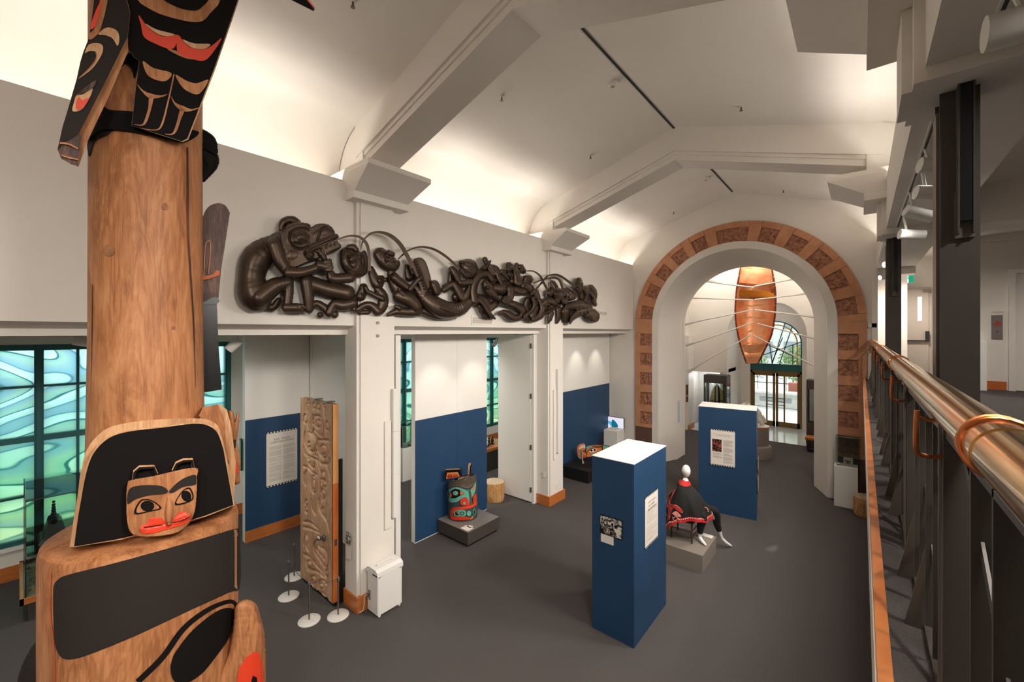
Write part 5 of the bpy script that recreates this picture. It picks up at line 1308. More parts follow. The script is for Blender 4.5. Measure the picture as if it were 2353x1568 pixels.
for pts, w in (([(240, 760), (290, 735), (340, 780), (345, 800), (290, 790), (240, 760)], 7), ([(250, 820), (290, 800), (340, 850), (380, 910), (420, 938)], 9), ([(245, 800), (260, 840), (320, 880), (370, 925), (425, 940)], 7), ([(170, 560), (190, 600), (210, 640)], 6), ([(165, 760), (190, 800), (180, 860)], 12), ([(645, 680), (680, 700), (690, 740)], 9)):
    CPt(stroke(pts, w), M['cloth_pink'] if w < 12 else M['cloth_red'], .009, False)
CPt([(285, 755), (310, 752), (330, 780), (300, 785)], M['cloth_red'])
tag(MB().hexa([(-2.36, 8.32, .301), (-2.13, 8.32, .301), (-2.13, 8.44, .301), (-2.36, 8.44, .301), (-2.36, 8.32, .312), (-2.13, 8.32, .312), (-2.13, 8.44, .312), (-2.36, 8.44, .312)]).build('caption_card', M['paper']), 'white caption card lying on the grey plinth behind the mannequin', 'card')

# ================================================================ BEAR MASK ON ITS BASE
plinth('low_plinth', 'low charcoal plinth under the painted bear mask', -6.68, -5.79, 5.57, 6.47, .30, M['plinth_charcoal'], M['plinth_top'], .05)
bx, by, bz = -6.44, 6.03, .30
mk = thing('bear_mask', 'large painted carved bear head mask in teal, red and black on the low plinth', 'mask', (bx, by, bz))
ZG = lambda p: tr(p, 990, 1050, 7.128)
NM = 64
def maskR(z, a): # a=0 forward
    f = -.09
    fc = math.exp(-((a - f) / .9) ** 2)
    r = .305 + .035 * fc * (1.1 - z) - .012 * (z > .70) + .03 * math.exp(-((z - .18) / .12) ** 2) * fc
    return r
mb = MB(); rows = 26; top = lambda a: .79 + .09 * math.cos(a)
vs = []
for i in range(rows + 1):
    for j in range(NM):
        a = 2 * PI * j / NM; z = top(a) * i / rows; r = maskR(z, (a + PI) % (2 * PI) - PI); vs.append((bx + r * math.cos(a), by + r * math.sin(a), bz + z))
for i in range(3):
    for j in range(NM):
        a = 2 * PI * j / NM; r = maskR(.8, (a + PI) % (2 * PI) - PI) - .04; vs.append((bx + r * math.cos(a), by + r * math.sin(a), bz + top(a) - .25 * i))
fs = [(i * NM + j, i * NM + (j + 1) % NM, (i + 1) * NM + (j + 1) % NM, (i + 1) * NM + j) for i in range(rows + 3) for j in range(NM)]
fs.append(tuple((rows + 3) * NM + j for j in range(NM)))
vs = [(max(v[0], -6.665), v[1], v[2]) for v in vs]
mb.add(vs, fs); shell = mb.build('shell', mat('mask_charcoal', '#343a38', .55, col2='#3d413e', scale=(8, 8, 8)), mk, True, angle=60)
MSf = MeshSurf([shell])
TE = M['paint_teal']; OR = mat('mask_orange', '#c8743c', .5); MBk = M['paint_black']; MBr = mat('mask_brown', '#4f4238', .6)
def GP(pts, m, off=.006, sm=True, nm='painted_shape'): return patch(nm, ZG(pts), MSf, m, mk, off, off - .012, g=5, smooth=sm)
GP([(240, 385), (300, 372), (450, 350), (600, 320), (680, 262), (700, 280), (733, 400), (700, 470), (640, 500), (600, 520), (500, 500), (380, 490), (262, 540), (245, 480)], MBr, .012, nm='forehead')
GP([(243, 388), (300, 368), (450, 345), (600, 312), (675, 258), (640, 320), (520, 365), (350, 400), (262, 425)], M['cedar_pale'], .015, nm='rim_line')
GP([(262, 590), (300, 540), (360, 508), (450, 505), (560, 540), (600, 560), (605, 540), (640, 560), (640, 780), (620, 720), (570, 665), (500, 690), (440, 735), (340, 750), (285, 710), (262, 650)], TE, .012)
GP([(645, 560), (690, 500), (725, 410), (738, 440), (735, 520), (715, 590), (690, 640), (670, 700), (680, 760), (655, 780)], TE, .012)
GP([(288, 648), (330, 560), (400, 522), (460, 540), (556, 600), (480, 640), (400, 682), (340, 680)], MBk, .018, False)
GP([(292, 645), (335, 580), (345, 650), (330, 665)], OR, .022, False); GP([(478, 560), (550, 600), (480, 628)], OR, .022, False)
GP(ell(405, 602, 52, 46), M['dark_wood'], .022, False); GP(ell(404, 595, 42, 38), mat('abalone', '#4f7f8c', .25, col2='#8fb4a8', scale=(40, 40, 40)), .026, False)
GP([(690, 520), (725, 450), (730, 480), (718, 540), (680, 545)], OR, .022, False)
GP([(482, 740), (500, 690), (545, 668), (595, 685), (625, 740), (632, 790), (560, 800), (500, 790)], M['paint_red'], .03)
GP(ell(548, 762, 20, 22), TE, .036, False)
GP([(695, 700), (700, 630), (725, 598), (745, 640), (750, 700), (735, 750), (700, 770)], M['paint_red'], .03)
GP([(622, 545), (650, 560), (668, 640), (676, 770), (645, 780), (640, 660)], MBr, .03, nm='nose_ridge')
GP([(318, 960), (325, 870), (370, 832), (480, 825), (620, 800), (700, 770), (748, 735), (745, 790), (700, 820), (620, 850), (500, 870), (395, 885), (372, 920), (380, 975), (560, 980), (650, 1010), (620, 1030), (500, 1040), (360, 1035), (330, 1010)], M['paint_red'], .022)
GP([(385, 890), (520, 872), (572, 900), (560, 975), (400, 972), (378, 940)], TE, .016); GP([(400, 900), (450, 895), (440, 930), (460, 960), (405, 955)], MBk, .02, False); GP([(412, 905), (460, 910), (440, 935), (455, 955)], OR, .024, False)
GP(ell(512, 928, 48, 40), TE, .024, False); GP(ell(512, 928, 38, 30), MBk, .027, False); GP(ell(512, 930, 26, 18), TE, .03, False)
GP(ell(622, 928, 38, 48), MBk, .02, False); GP(stroke(ell(625, 930, 34, 42), 7, False), TE, .024, False); GP(stroke([(720, 850), (690, 900), (700, 960), (735, 930), (735, 860)], 8), TE, .022, False)
GP([(600, 980), (640, 1020), (690, 960), (700, 1000), (650, 1030), (610, 1020)], OR, .018, False)
pc = Vector((bx, by, 0))
earp = Plane((-.92, .39, 0), -.92 * bx + .39 * by + 0)
def ear(pts, q, mats_):
    P_ = Plane((-.72, .69, 0), -.72 * bx + .69 * by - q)
    e_ = patch('ear', ZG(pts), P_, MBk, mk, 0, -.05)
    for pp_, m in mats_: patch('ear_inlay', ZG(pp_), P_, m, mk, .006, -.01)
ear([(232, 370), (235, 220), (255, 200), (465, 190), (485, 210), (512, 320), (400, 345)], .12, [([(238, 225), (250, 202), (465, 192), (480, 205), (470, 208), (255, 216)], M['cedar_pale']), ([(250, 365), (265, 262), (440, 250), (475, 322), (380, 345)], OR), ([(262, 355), (280, 290), (345, 280), (358, 340), (370, 280), (430, 275), (455, 320), (360, 350)], M['paint_red']), (ell(316, 300, 10, 12), M['pearl']), (ell(407, 293, 10, 12), M['pearl'])])
ear([(600, 300), (612, 110), (640, 90), (668, 110), (668, 140), (655, 170), (660, 270), (630, 295)], -.10, [([(604, 295), (615, 115), (640, 95), (662, 112), (640, 160), (630, 290)], M['cedar_pale'])])
for a_, b_, lb in (((500, 1165), (585, 1125), 'larger white caption card on the corner of the charcoal plinth'), ((650, 1150), (700, 1128), 'smaller caption card with a dark square beside the larger card')):
    c_ = onZ(*ZG([a_])[0], .30); w_ = .20 if a_[0] < 600 else .11
    o = MB().box(c_.x if a_[0] < 600 else -5.98, (c_.x if a_[0] < 600 else -5.98) + w_, 5.60 if a_[0] < 600 else 5.72, (5.60 if a_[0] < 600 else 5.72) + .15 * (w_ / .2), .30, .306).build('caption_card', M['paper']); tag(o, lb, 'card')
def stump(x, y, r, h, lab):
    t = thing('wood_stump', lab, 'stool', (x, y, 0)); mb = MB(); n = 28; vs = []; rnd = random.Random(int(x * 100))
    jit = [1 + .03 * math.sin(3 * 2 * PI * j / n + 1) + rnd.uniform(-.012, .012) for j in range(n)]
    for r_, z in ((r * .93, 0), (r, .06), (r * 1.0, h - .05), (r * .97, h)):
        vs += [(x + r_ * jit[j] * math.cos(2 * PI * j / n), y + r_ * jit[j] * math.sin(2 * PI * j / n), z) for j in range(n)]
    mb.add(vs, [(i * n + j, i * n + (j + 1) % n, (i + 1) * n + (j + 1) % n, (i + 1) * n + j) for i in range(3) for j in range(n)] + [tuple(range(n - 1, -1, -1))])
    mb.build('trunk', M['stump'], t, True, angle=50)
    MB().add([v for v in vs[-n:]] , [tuple(range(n))]).build('cut_top', mat('stump_top', '#c9b49a', .5, col2='#b59c80', scale=(20, 20, 20)) if 'stump_top' not in M else M['stump_top'], t)
    mb = MB()
    for k in range(3): a = rnd.random() * 6; mb.box(x + r * math.cos(a) - .004, x + r * math.cos(a) + .004, y + r * math.sin(a) - .004, y + r * math.sin(a) + .004, .03, h - .03)
    mb.build('bark_split', M['dark_wood'], t)
stump(-6.98, 7.62, .25, .45, 'round wood stump stool behind the blue partition near the white door leaf')
stump(.10, 12.38, .25, .42, 'round wood stump stool at the right below the railing')
# ================================================================ BLACK PLATFORM WITH CARVED PROW, SCREEN, WHITE PLINTHS
plinth('low_platform', 'low black platform in front of the far blue partition', -6.6, -5.72, 10.05, 11.5, .33, M['black'])
ZH = lambda p: tr(p, 1290, 930, 8.253)
cv = thing('carved_beam', 'carved and painted timber bracket with a crest face on the black platform', 'carving', (-6.2, 10.6, .33))
SB = Plane((-.5, .866, 0), -.5 * -6.15 + .866 * 10.6)
def HP(pts, m, off=.0, back=-.1, nm='painted_shape', sm=True): return patch(nm, ZH(pts), SB, m, cv, off, back, smooth=sm)
HP([(300, 830), (340, 760), (420, 740), (450, 775), (450, 880), (440, 1000), (370, 1035), (320, 1000), (300, 920)], M['stone_white'], -.02, -.14, 'crest_disc')
HP([(298, 830), (335, 765), (420, 738), (440, 760), (380, 775), (340, 830), (335, 920), (350, 1010), (310, 960)], M['mask_orange'], .0, -.1, 'disc_rim')
HP([(455, 820), (520, 780), (680, 770), (850, 772), (920, 800), (960, 830), (800, 930), (600, 985), (490, 995), (470, 930)], M['mask_orange'], .03, -.12, 'beam', False)
HP(stroke([(470, 990), (465, 850), (540, 805), (700, 790), (860, 780), (930, 810)], 12), MBk, .04, 0, 'painted_line', False)
HP(stroke([(480, 985), (490, 900), (560, 840), (700, 812), (780, 800)], 10), MBk, .04, 0, 'painted_line', False)
HP([(470, 825), (500, 795), (580, 785), (590, 800), (500, 835)], TE, .045, 0); HP([(785, 790), (870, 785), (900, 810), (870, 850), (790, 860)], TE, .045, 0); HP([(580, 940), (650, 930), (640, 960), (580, 970)], TE, .045, 0, sm=False)
HP([(775, 785), (787, 785), (787, 870), (772, 870)], MBk, .05, 0, sm=False)
HP([(530, 890), (570, 850), (650, 835), (670, 870), (610, 905), (545, 910)], M['pearl'], .045, 0); HP(ell(570, 872, 22, 20), MBk, .05, 0, sm=False); HP(ell(632, 862, 22, 20), MBk, .05, 0, sm=False)
for c_ in ((820, 835), (870, 825)): HP(ell(c_[0], c_[1], 16, 14), M['mask_orange'], .05, 0, sm=False)
HP([(370, 840), (420, 820), (450, 860), (440, 910), (460, 920), (480, 980), (450, 1010), (415, 985), (405, 920), (385, 890)], M['mask_orange'], .10, .0, 'crest_figure')
HP([(392, 890), (410, 900), (412, 1050), (432, 1090), (420, 1125), (395, 1110), (390, 1000)], M['cedar_pale'], .13, .09, 'tongue')
HP([(415, 960), (465, 975), (470, 1005), (420, 1010)], M['paint_red'], .12, .08)
HP(ell(430, 880, 14, 12), MBk, .12, .08, sm=False)
tp = plinth('white_plinth', 'white plinth beside the small screen near the arch', -6.35, -5.88, 12.15, 12.65, 1.02, M['white_paint'])
tag(MB().box(-6.25, -5.95, 12.25, 12.5, 1.02, 1.05).build('leaflet_stack', M['paper']), 'flat white booklet lying on the plinth by the screen', 'booklet')
p0 = onY(*ZH([(815, 215)])[0], 13.0); p1 = onY(*ZH([(1180, 195)])[0], 13.0); p2 = onY(*ZH([(820, 465)])[0], 13.0)
sc_ = thing('screen', 'small wall screen showing a blue shape on a white ground, left of the arch', 'screen', (p0.x, 13.0, p2.z))
MB().box(p0.x - .01, p1.x + .01, 12.99, 13.05, p2.z - .01, p0.z + .01).box(p0.x + .2, p1.x - .2, 13.04, 13.1, p2.z + .1, p0.z - .1).build('casing', M['steel_grey'], sc_)
MB().box(p0.x, p1.x, 12.984, 12.99, p2.z, p0.z).build('display', mat('screen_white', '#cfcfe0', .4, emit='#d4d4e6', es=.75), sc_)
SPn = Plane((0, 1, 0), 12.984)
patch('picture_shape', ZH([(960, 295), (1000, 300), (1060, 370), (1070, 430), (975, 435), (950, 400)]), SPn, mat('screen_blue', '#10607c', .4, emit='#10708c', es=.6), sc_, .003, 0, smooth=True)
patch('picture_shape', ZH([(850, 330), (900, 310), (950, 330), (940, 405), (900, 360), (860, 350)]), SPn, mat('screen_sky', '#4aa4c8', .4, emit='#58b4d8', es=.6), sc_, .003, 0, smooth=True)
wp = plinth('white_plinth', 'white plinth carrying a glass case by the windows behind the first pillar', -10.25, -9.72, 6.86, 7.5, .92, M['gloss_white'])
def glasscase(name, lab, x0, x1, y0, y1, z0, z1, th=.012, topp=True):
    t = thing(name, lab, 'display case', ((x0 + x1) / 2, (y0 + y1) / 2, z0))
    for a in ((x0, x1, y0, y0 + th), (x0, x1, y1 - th, y1), (x0, x0 + th, y0, y1), (x1 - th, x1, y0, y1)):
        MB().box(a[0], a[1], a[2], a[3], z0, z1 - (th if topp else 0)).build('glass_side', M['glass'], t)
    if topp: MB().box(x0, x1, y0, y1, z1 - th, z1).build('glass_top', M['glass'], t)
    mb = MB()
    for x in (x0, x1):
        for y in (y0, y1): mb.box(x - .003, x + .003, y - .003, y + .003, z0, z1)
    for z in (z1,):
        for y in (y0, y1): mb.box(x0, x1, y - .003, y + .003, z - .003, z + .003)
        for x in (x0, x1): mb.box(x - .003, x + .003, y0, y1, z - .003, z + .003)
    mb.build('edge', M['glass_edge'] if 'glass_edge' in M else mat('glass_edge', '#9fc4bc', .2), t)
    return t
glasscase('glass_case', 'clear glass cover on the white plinth by the windows', -10.23, -9.74, 6.88, 7.48, .92, 1.52)
for i, (x, y) in enumerate(((-10.1, 7.0), (-9.9, 7.2))):
    t = thing('silver_carving', ('left' if i == 0 else 'right') + ' one of two small silver carvings inside the glass cover on the white plinth', 'carving', (x, y, .92))
    MB().lathe([(.05, 0), (.05, .01), (.02, .02)], (x, y, .92), 12).build('foot', M['plinth_grey'], t, True)
    MB().ball((x, y, .98), .05, .03, .04, 10).ball((x + .03, y, 1.02), .025, n=8).tube([(x - .04, y, .98), (x - .08, y, 1.05)], [.012, .004], 6).build('figure', M['stone_white'], t, True)
# pieces on a table by the window, seen between the partition and the door leaf
wt = thing('window_table', 'low wooden framed table of small carvings under the far window', 'table', (-9.2, 9.2, 0))
MB().box(-9.6, -8.4, 8.6, 10.0, .62, .70).build('table_top', M['oak_trim'], wt)
MB().box(-9.5, -8.5, 8.7, 9.9, 0, .62).build('base', M['plinth_charcoal'], wt)
rnd = random.Random(3)
for i in range(7):
    x, y = -8.5 - rnd.random() * .35, 8.75 + i * .17
    t = thing('small_carving', ('red', 'grey', 'pale', 'dark', 'brown', 'white', 'teal')[i] + ' small carving on the wooden table under the far window', 'carving', (x, y, .70))
    m = (M['paint_red'], M['plinth_grey'], M['stone_white'], M['argillite'], M['dark_wood'], M['pearl'], TE)[i]
    MB().rbox(x - .06, x + .06, y - .05, y + .05, .70, .73, .01).build('base', M['black'], t)
    MB().ball((x, y, .81), .05, .045, .09, 10).ball((x + .02, y, .92), .035, n=8).build('figure', m, t, True)
# window vitrine at the left
vt = thing('floor_case', 'large glass floor case with wood frame holding dark carvings beside the left window', 'display case', (-9.85, .5, 0))
MB().box(-10.55, -9.15, .10, 1.3, 0, .28).build('base', M['steel_dark'], vt)
MB().box(-10.65, -9.08, .02, .06, .28, .36).box(-9.12, -9.08, .02, 1.4, .28, .36).box(-10.65, -10.61, .02, 1.4, .28, .36).build('wood_frame', M['oak_trim'], vt)
MB().box(-10.61, -9.12, .06, 1.36, .28, .31).build('tray', M['stone_white'], vt)
for a in ((-10.6, -9.13, .07, .082), (-9.142, -9.13, .07, 1.35), (-10.6, -10.588, .07, 1.35), (-10.6, -9.13, 1.34, 1.352)):
    MB().box(a[0], a[1], a[2], a[3], .31, 1.72).build('glass_side', M['glass'], vt)
MB().box(-10.6, -9.13, .07, 1.35, 1.72, 1.735).build('glass_top', M['glass'], vt)
MB().box(-10.6, -9.14, .085, 1.34, .93, .94).build('glass_shelf', M['glass'], vt)
mb = MB()
for x, y in ((-9.13, .07), (-10.6, .07)): mb.box(x - .004, x + .004, y - .004, y + .004, .31, 1.735)
mb.box(-10.6, -9.13, .066, .074, 1.727, 1.735).box(-9.134, -9.126, .07, 1.35, 1.727, 1.735); mb.build('edge', M['steel_dark'], vt)
mb = MB(); rnd = random.Random(5)
for k in range(260):
    x, y = rnd.uniform(-10.5, -9.2), rnd.uniform(.12, 1.25); a = rnd.random() * 3; l = rnd.uniform(.02, .05); c, s_ = math.cos(a) * l, math.sin(a) * l; z = .31 + rnd.random() * .05
    mb.hexa([(x - c, y - s_, z), (x + s_ * .4, y - c * .4, z), (x + c, y + s_, z + .01), (x - s_ * .4, y + c * .4, z + .01), (x - c, y - s_, z + .012), (x + s_ * .4, y - c * .4, z + .012), (x + c, y + s_, z + .022), (x - s_ * .4, y + c * .4, z + .022)])
o = mb.build('wood_chips', M['bark']); tag(o, 'layer of brown wood chips on the floor of the glass case', 'wood chips', kind='stuff')
t = thing('pale_boulder', 'pale rounded stone among the wood chips in the glass case', 'stone', (-9.5, .35, .33)); MB().ball((-9.5, .4, .40), .28, .16, .11, 14).build('stone', M['stone_white'], t, True)
t = thing('black_carving', 'black carved figure with a tall crest on the upper shelf of the glass case', 'carving', (-9.7, .35, .94))
MB().hexa([(-9.95, .2, .94), (-9.45, .2, .94), (-9.45, .55, .94), (-9.95, .55, .94), (-9.92, .22, 1.0), (-9.48, .22, 1.0), (-9.48, .53, 1.0), (-9.92, .53, 1.0)]).build('base', M['argillite'], t)
MB().hexa([(-9.88, .25, 1.0), (-9.5, .25, 1.0), (-9.5, .5, 1.0), (-9.88, .5, 1.0), (-9.78, .3, 1.22), (-9.55, .3, 1.22), (-9.55, .45, 1.22), (-9.78, .45, 1.22)]).build('body', M['argillite'], t)
mb = MB(); mb.tube([(-9.78, .36, 1.23), (-9.6, .36, 1.27), (-9.48, .36, 1.24)], [.05, .07, .04], 10)
mb.build('creature', M['argillite'], t, True)
for k in range(6): MB().ball((-9.56 + .004 * k, .36, 1.31 + .045 * k), .035 - .003 * k, n=8).build('crest_ring', M['argillite'], t, True)
t = thing('black_paddle_carving', 'dark carved canoe shape leaning on the wood chips in the glass case', 'carving', (-9.75, .8, .34))
MB().tube([(-9.95, .55, .40), (-9.7, .75, .52), (-9.35, .95, .78)], [.03, .09, .03], 10, flat=.5).tube([(-9.9, .6, .46), (-9.4, .9, .86)], .02, 8).build('hull', M['argillite'], t, True)
# right-hand plinth with cards
plinth('white_plinth', 'white plinth with two small cards at the right foot of the arch', -.50, -.06, 12.60, 13.02, .95, M['gloss_white'])
t = thing('art_card', 'square white card with red and black emblem standing on the right-hand white plinth', 'card', (-.26, 12.8, .95))
MB().hexa([(-.33, 12.78, .95), (-.15, 12.78, .95), (-.15, 12.80, .95), (-.33, 12.80, .95), (-.33, 12.83, 1.14), (-.15, 12.83, 1.14), (-.15, 12.84, 1.14), (-.33, 12.84, 1.14)]).build('card', M['paper'], t)
MB().box(-.28, -.20, 12.785, 12.79, 1.0, 1.02).build('emblem', M['paint_red'], t); MB().box(-.30, -.19, 12.795, 12.80, 1.05, 1.07).box(-.26, -.22, 12.795, 12.8, 1.03, 1.05).build('emblem', M['black'], t)
t = thing('small_card', 'tiny folded black and white card at the left on the right-hand plinth', 'card', (-.42, 12.74, .95))
MB().box(-.45, -.38, 12.72, 12.74, .95, 1.0).build('card', M['black'], t); MB().box(-.445, -.385, 12.715, 12.72, .975, .995).build('print', M['paper'], t)
# ================================================================ COPPER BOAT HANGING IN THE ARCH
BYY = 16.4
boat = thing('copper_boat', 'copper skiff hung upright in the arch with long white oars spread to both sides', 'boat', (-2.9, BYY, 5.2))
ZO = lambda p: tr(p, 1540, 600, 3.408)
Lb = [(560, 20), (548, 70), (535, 140), (522, 210), (514, 290), (510, 360), (510, 420), (517, 500), (530, 570), (545, 640), (565, 710), (582, 760), (598, 805)]
Rb = [(792, 20), (800, 80), (812, 150), (822, 220), (826, 300), (824, 370), (820, 430), (808, 510), (793, 580), (768, 640), (738, 700), (712, 755), (688, 802)]
N_ = 24; nl = len(Lb)
Lc = catmull(Lb, 3, False); Rc = catmull(Rb, 3, False)
def hull(off, nm, m, dep=.42):
    mb = MB(); rows = []
    for (a, b) in zip(Lc, Rc):
        A = onY(*ZO([a])[0], BYY); B = onY(*ZO([b])[0], BYY); t = (a[1] - 20) / 785
        d = dep * (math.sin(PI * min(1, t * .9 + .18)) ** .6)
        row = []
        for j in range(N_ + 1):
            s = j / N_; p = A.lerp(B, s); q = abs(2 * s - 1); row.append((p.x, BYY + (d + off) * (1 - q ** 3.2), p.z))
        rows.append(row)
    W_ = N_ + 1
    mb.add([v for r in rows for v in r], [(i * W_ + j, i * W_ + j + 1, (i + 1) * W_ + j + 1, (i + 1) * W_ + j) for i in range(len(rows) - 1) for j in range(N_)])
    return mb.build(nm, m, boat, True, angle=80)
hull(0, 'inner_hull', M['copper']); hull(.02, 'outer_hull', M['copper_dark'], .43)
for side, P_ in ((-1, Lc), (1, Rc)):
    MB().tube([onY(*ZO([p])[0], BYY) for p in P_], .028, 8).build('gunwale', M['copper_dark'], boat, True)
    mb = MB()
    for p in P_[2::3]:
        c = onY(*ZO([p])[0], BYY - .03); mb.ball(c, .022, n=6)
    mb.build('rivets', M['chrome'], boat, True)['kind'] = 'stuff'
def seat(poly, q, m, nm='thwart'):
    return patch(nm, ZO(poly), Plane((0, 1, 0), BYY + q), m, boat, 0, -.03)
seat([(522, 225), (820, 240), (824, 285), (514, 275)], .12, mat('copper_olive', '#a8641e', .35, .9), 'thwart')
seat([(545, 60), (790, 70), (805, 170), (700, 185), (540, 170)], .06, M['copper'], 'stern_seat')
seat([(560, 655), (680, 660), (740, 640), (760, 660), (690, 795), (600, 800)], .05, M['copper'], 'bow_deck')
MB().box(-2.35, -2.22, BYY + .0, BYY + .05, 5.52, 5.62).build('stern_block', M['copper_dark'], boat)
PWm = mat('oar_white', '#ece6de', .5)
oars = [((655, 207), (430, 182), (300, 160)), ((650, 306), (240, 292), (165, 290)), ((648, 382), (240, 468), (112, 500)), ((650, 480), (235, 628), (130, 660)), ((628, 582), (275, 785), (165, 855)),
        ((652, 200), (880, 158), (948, 144)), ((660, 303), (980, 268), (1056, 257)), ((662, 382), (1000, 424), (1160, 444)), ((685, 490), (1000, 574), (1180, 622)), ((650, 583), (1080, 798), (1180, 850))]
for k, (a, b, c) in enumerate(oars):
    d0 = BYY - .08; d1 = BYY - (.25 if k < 5 else .05)
    A, B, C_ = onY(*ZO([a])[0], d0), onY(*ZO([b])[0], d1), onY(*ZO([c])[0], d1)
    o = MB().tube([A, B, C_], [.020, .022, .022], 8).build('oar', PWm, boat, True)
    u = (C_ - B).normalized(); n = Vector((0, 0, 1)).cross(u).normalized() * .02; vv = Vector((0, 1, 0)).cross(u).normalized()
    E_ = C_ + u * .15; mb = MB()
    P = [B - vv * .015, B + vv * .015, E_ + vv * .055, E_ - vv * .055]
    mb.hexa([p - Vector((0, .008, 0)) for p in P] + [p + Vector((0, .008, 0)) for p in P]); mb.build('oar_blade', PWm, boat)
mb = MB()
for x in (-3.2, -2.6): mb.tube([(x, BYY, 6.3), (x, BYY, 7.2)], .004, 5)
mb.build('hanging_wire', M['steel_grey'], boat)
# ================================================================ LOBBY
t = thing('round_plinth', 'round grey stepped plinth behind the wide blue wall in the lobby', 'plinth', (-2.72, 15.95, 0))
MB().lathe([(.50, 0), (.50, .36), (.47, .40), (.43, .41)], (-2.75, 15.95, 0), 40).build('step', M['plinth_grey'], t, True)
MB().lathe([(.42, .40), (.42, .98)], (-2.75, 15.95, 0), 40).build('drum', M['plinth_grey'], t, True)
MB().lathe([(.43, .98), (.43, 1.03)], (-2.75, 15.95, 0), 40).build('rim', M['oak_trim'], t, True)
MB().lathe([(.425, 1.03), (.425, 1.035)], (-2.75, 15.95, 0), 40).build('top', M['white_paint'], t, True)
t = thing('white_sculpture', 'pale carved animal sculpture on the round plinth in the lobby', 'sculpture', (-2.72, 15.95, 1.04))
SWm = M['stone_white']
MB().ball((-2.82, 15.95, 1.35), .30, .24, .31, 20).build('body', SWm, t, True)
MB().ball((-3.0, 15.9, 1.64), .17, .15, .13, 16).ball((-3.18, 15.86, 1.62), .09, .08, .06, 12).build('head', SWm, t, True)
for s_ in (-1, 1): MB().ball((-2.96, 15.92 + s_ * .1, 1.76), .03, .03, .05, 8).build('ear', SWm, t, True)
for a, b in (((-2.6, 15.75), (-2.5, 15.7)), ((-2.6, 16.15), (-2.5, 16.2)), ((-3.0, 15.75), (-3.05, 15.7)), ((-3.0, 16.15), (-3.05, 16.2))):
    MB().tube([(a[0], a[1], 1.3), (b[0], b[1], 1.16), (b[0] + .02, b[1], 1.10)], [.10, .07, .06], 10).build('leg', SWm, t, True)
def garmentcase(name, lab, x0, x1, y0, y1, z1, garment=True):
    t = thing(name, lab, 'display case', ((x0 + x1) / 2, (y0 + y1) / 2, 0))
    dk = mat('case_dark', '#4a443f', .5) if 'case_dark' not in M else M['case_dark']
    MB().box(x0, x1, y0, y1, z1 - .33, z1).build('light_hood', dk, t)
    MB().box(x0, x1, y0, y1, 0, .9).build('base', dk, t)
    for x in (x0, x1 - .05):
        for y in (y0, y1 - .05): MB().box(x, x + .05, y, y + .05, .9, z1 - .33).build('post', dk, t)
    for a in ((x0 + .05, x1 - .05, y0 + .01, y0 + .018), (x0 + .05, x1 - .05, y1 - .018, y1 - .01), (x0 + .01, x0 + .018, y0 + .05, y1 - .05), (x1 - .018, x1 - .01, y0 + .05, y1 - .05)):
        MB().box(*a, .9, z1 - .33).build('pane', M['glass_clear'], t)
    return t
q3 = lambda x, y: (1440 + x / 5.2267, 780 + y / 5.2267)
a = onY(*q3(925, 425), 18.3); b = onY(*q3(1200, 430), 18.3)
garmentcase('garment_case', 'tall dark-hooded glass case holding a patterned robe in the lobby', a.x, b.x, 18.3, 18.95, a.z - .0)
cxx = (a.x + b.x) / 2
t = thing('woven_robe', 'yellow, black and white patterned woven robe inside the tall lobby case', 'robe', (cxx + .08, 18.6, .9))
def RP_(pts, m, off, back, nm='robe_panel'): return patch(nm, tr(pts, 1440, 780, 5.2267), Plane((0, 1, 0), 18.6), m, t, off, back)
YL = mat('robe_yellow', '#c8b060', .8, col2='#e0d2a0', scale=(20, 20, 20))
RP_([(1078, 535), (1100, 548), (1125, 590), (1165, 640), (1172, 700), (1170, 800), (1100, 805), (1000, 800), (995, 740), (1020, 620), (1050, 570)], YL, .06, -.08, 'cloth')
RP_([(1055, 570), (1068, 560), (1072, 640), (1070, 800), (1050, 800), (1056, 680)], M['argillite'], .07, .05); RP_([(1098, 550), (1112, 575), (1120, 680), (1122, 800), (1102, 800), (1100, 640)], M['argillite'], .07, .05)
RP_([(1072, 550), (1096, 550), (1098, 680), (1094, 800), (1078, 800), (1070, 680)], M['stone_white'], .075, .05)
RP_(stroke([(1000, 740), (1040, 745), (1085, 750), (1130, 742), (1172, 745)], 10), M['argillite'], .08, .05); RP_(stroke([(1160, 620), (1166, 680), (1168, 760)], 10), M['argillite'], .08, .05)
a = onY(1740 + 590 / 5.2267, 780 + 488 / 5.2267, 18.2)
garmentcase('tall_case', 'narrow tall dark-framed glass case at the right side of the lobby', a.x, a.x + .55, 18.2, 18.75, a.z)
t = thing('lobby_bench', 'dark bench with an orange wood top at the right of the lobby', 'bench', (-1.0, 17.8, 0))
c_ = onY(1740 + 572 / 5.2267, 780 + 1180 / 5.2267, 17.6)
MB().box(c_.x, c_.x + .8, 17.6, 18.1, c_.z - .07, c_.z).build('top', M['oak_trim'], t)
MB().box(c_.x + .03, c_.x + .77, 17.64, 18.06, 0.3, c_.z - .07).build('box', M['steel_dark'], t)
for x in (c_.x + .05, c_.x + .7): MB().box(x, x + .05, 17.66, 18.04, 0, .3).build('leg', M['steel_dark'], t)
for k, (x, y, lb) in enumerate(((684, 600, 'thin dark framed panel high on the lobby wall by the passage'), (688, 715, 'small dark picture lower on the lobby wall by the passage'))):
    p = onY(*q3(x, y), 18.28); MB_ = MB().box(-5.70, -5.62, 18.27, 18.30, p.z - (.25 if k == 0 else .12), p.z + (.2 if k == 0 else .12)).build('wall_picture', M['dark_photo']); tag(MB_, lb, 'picture')
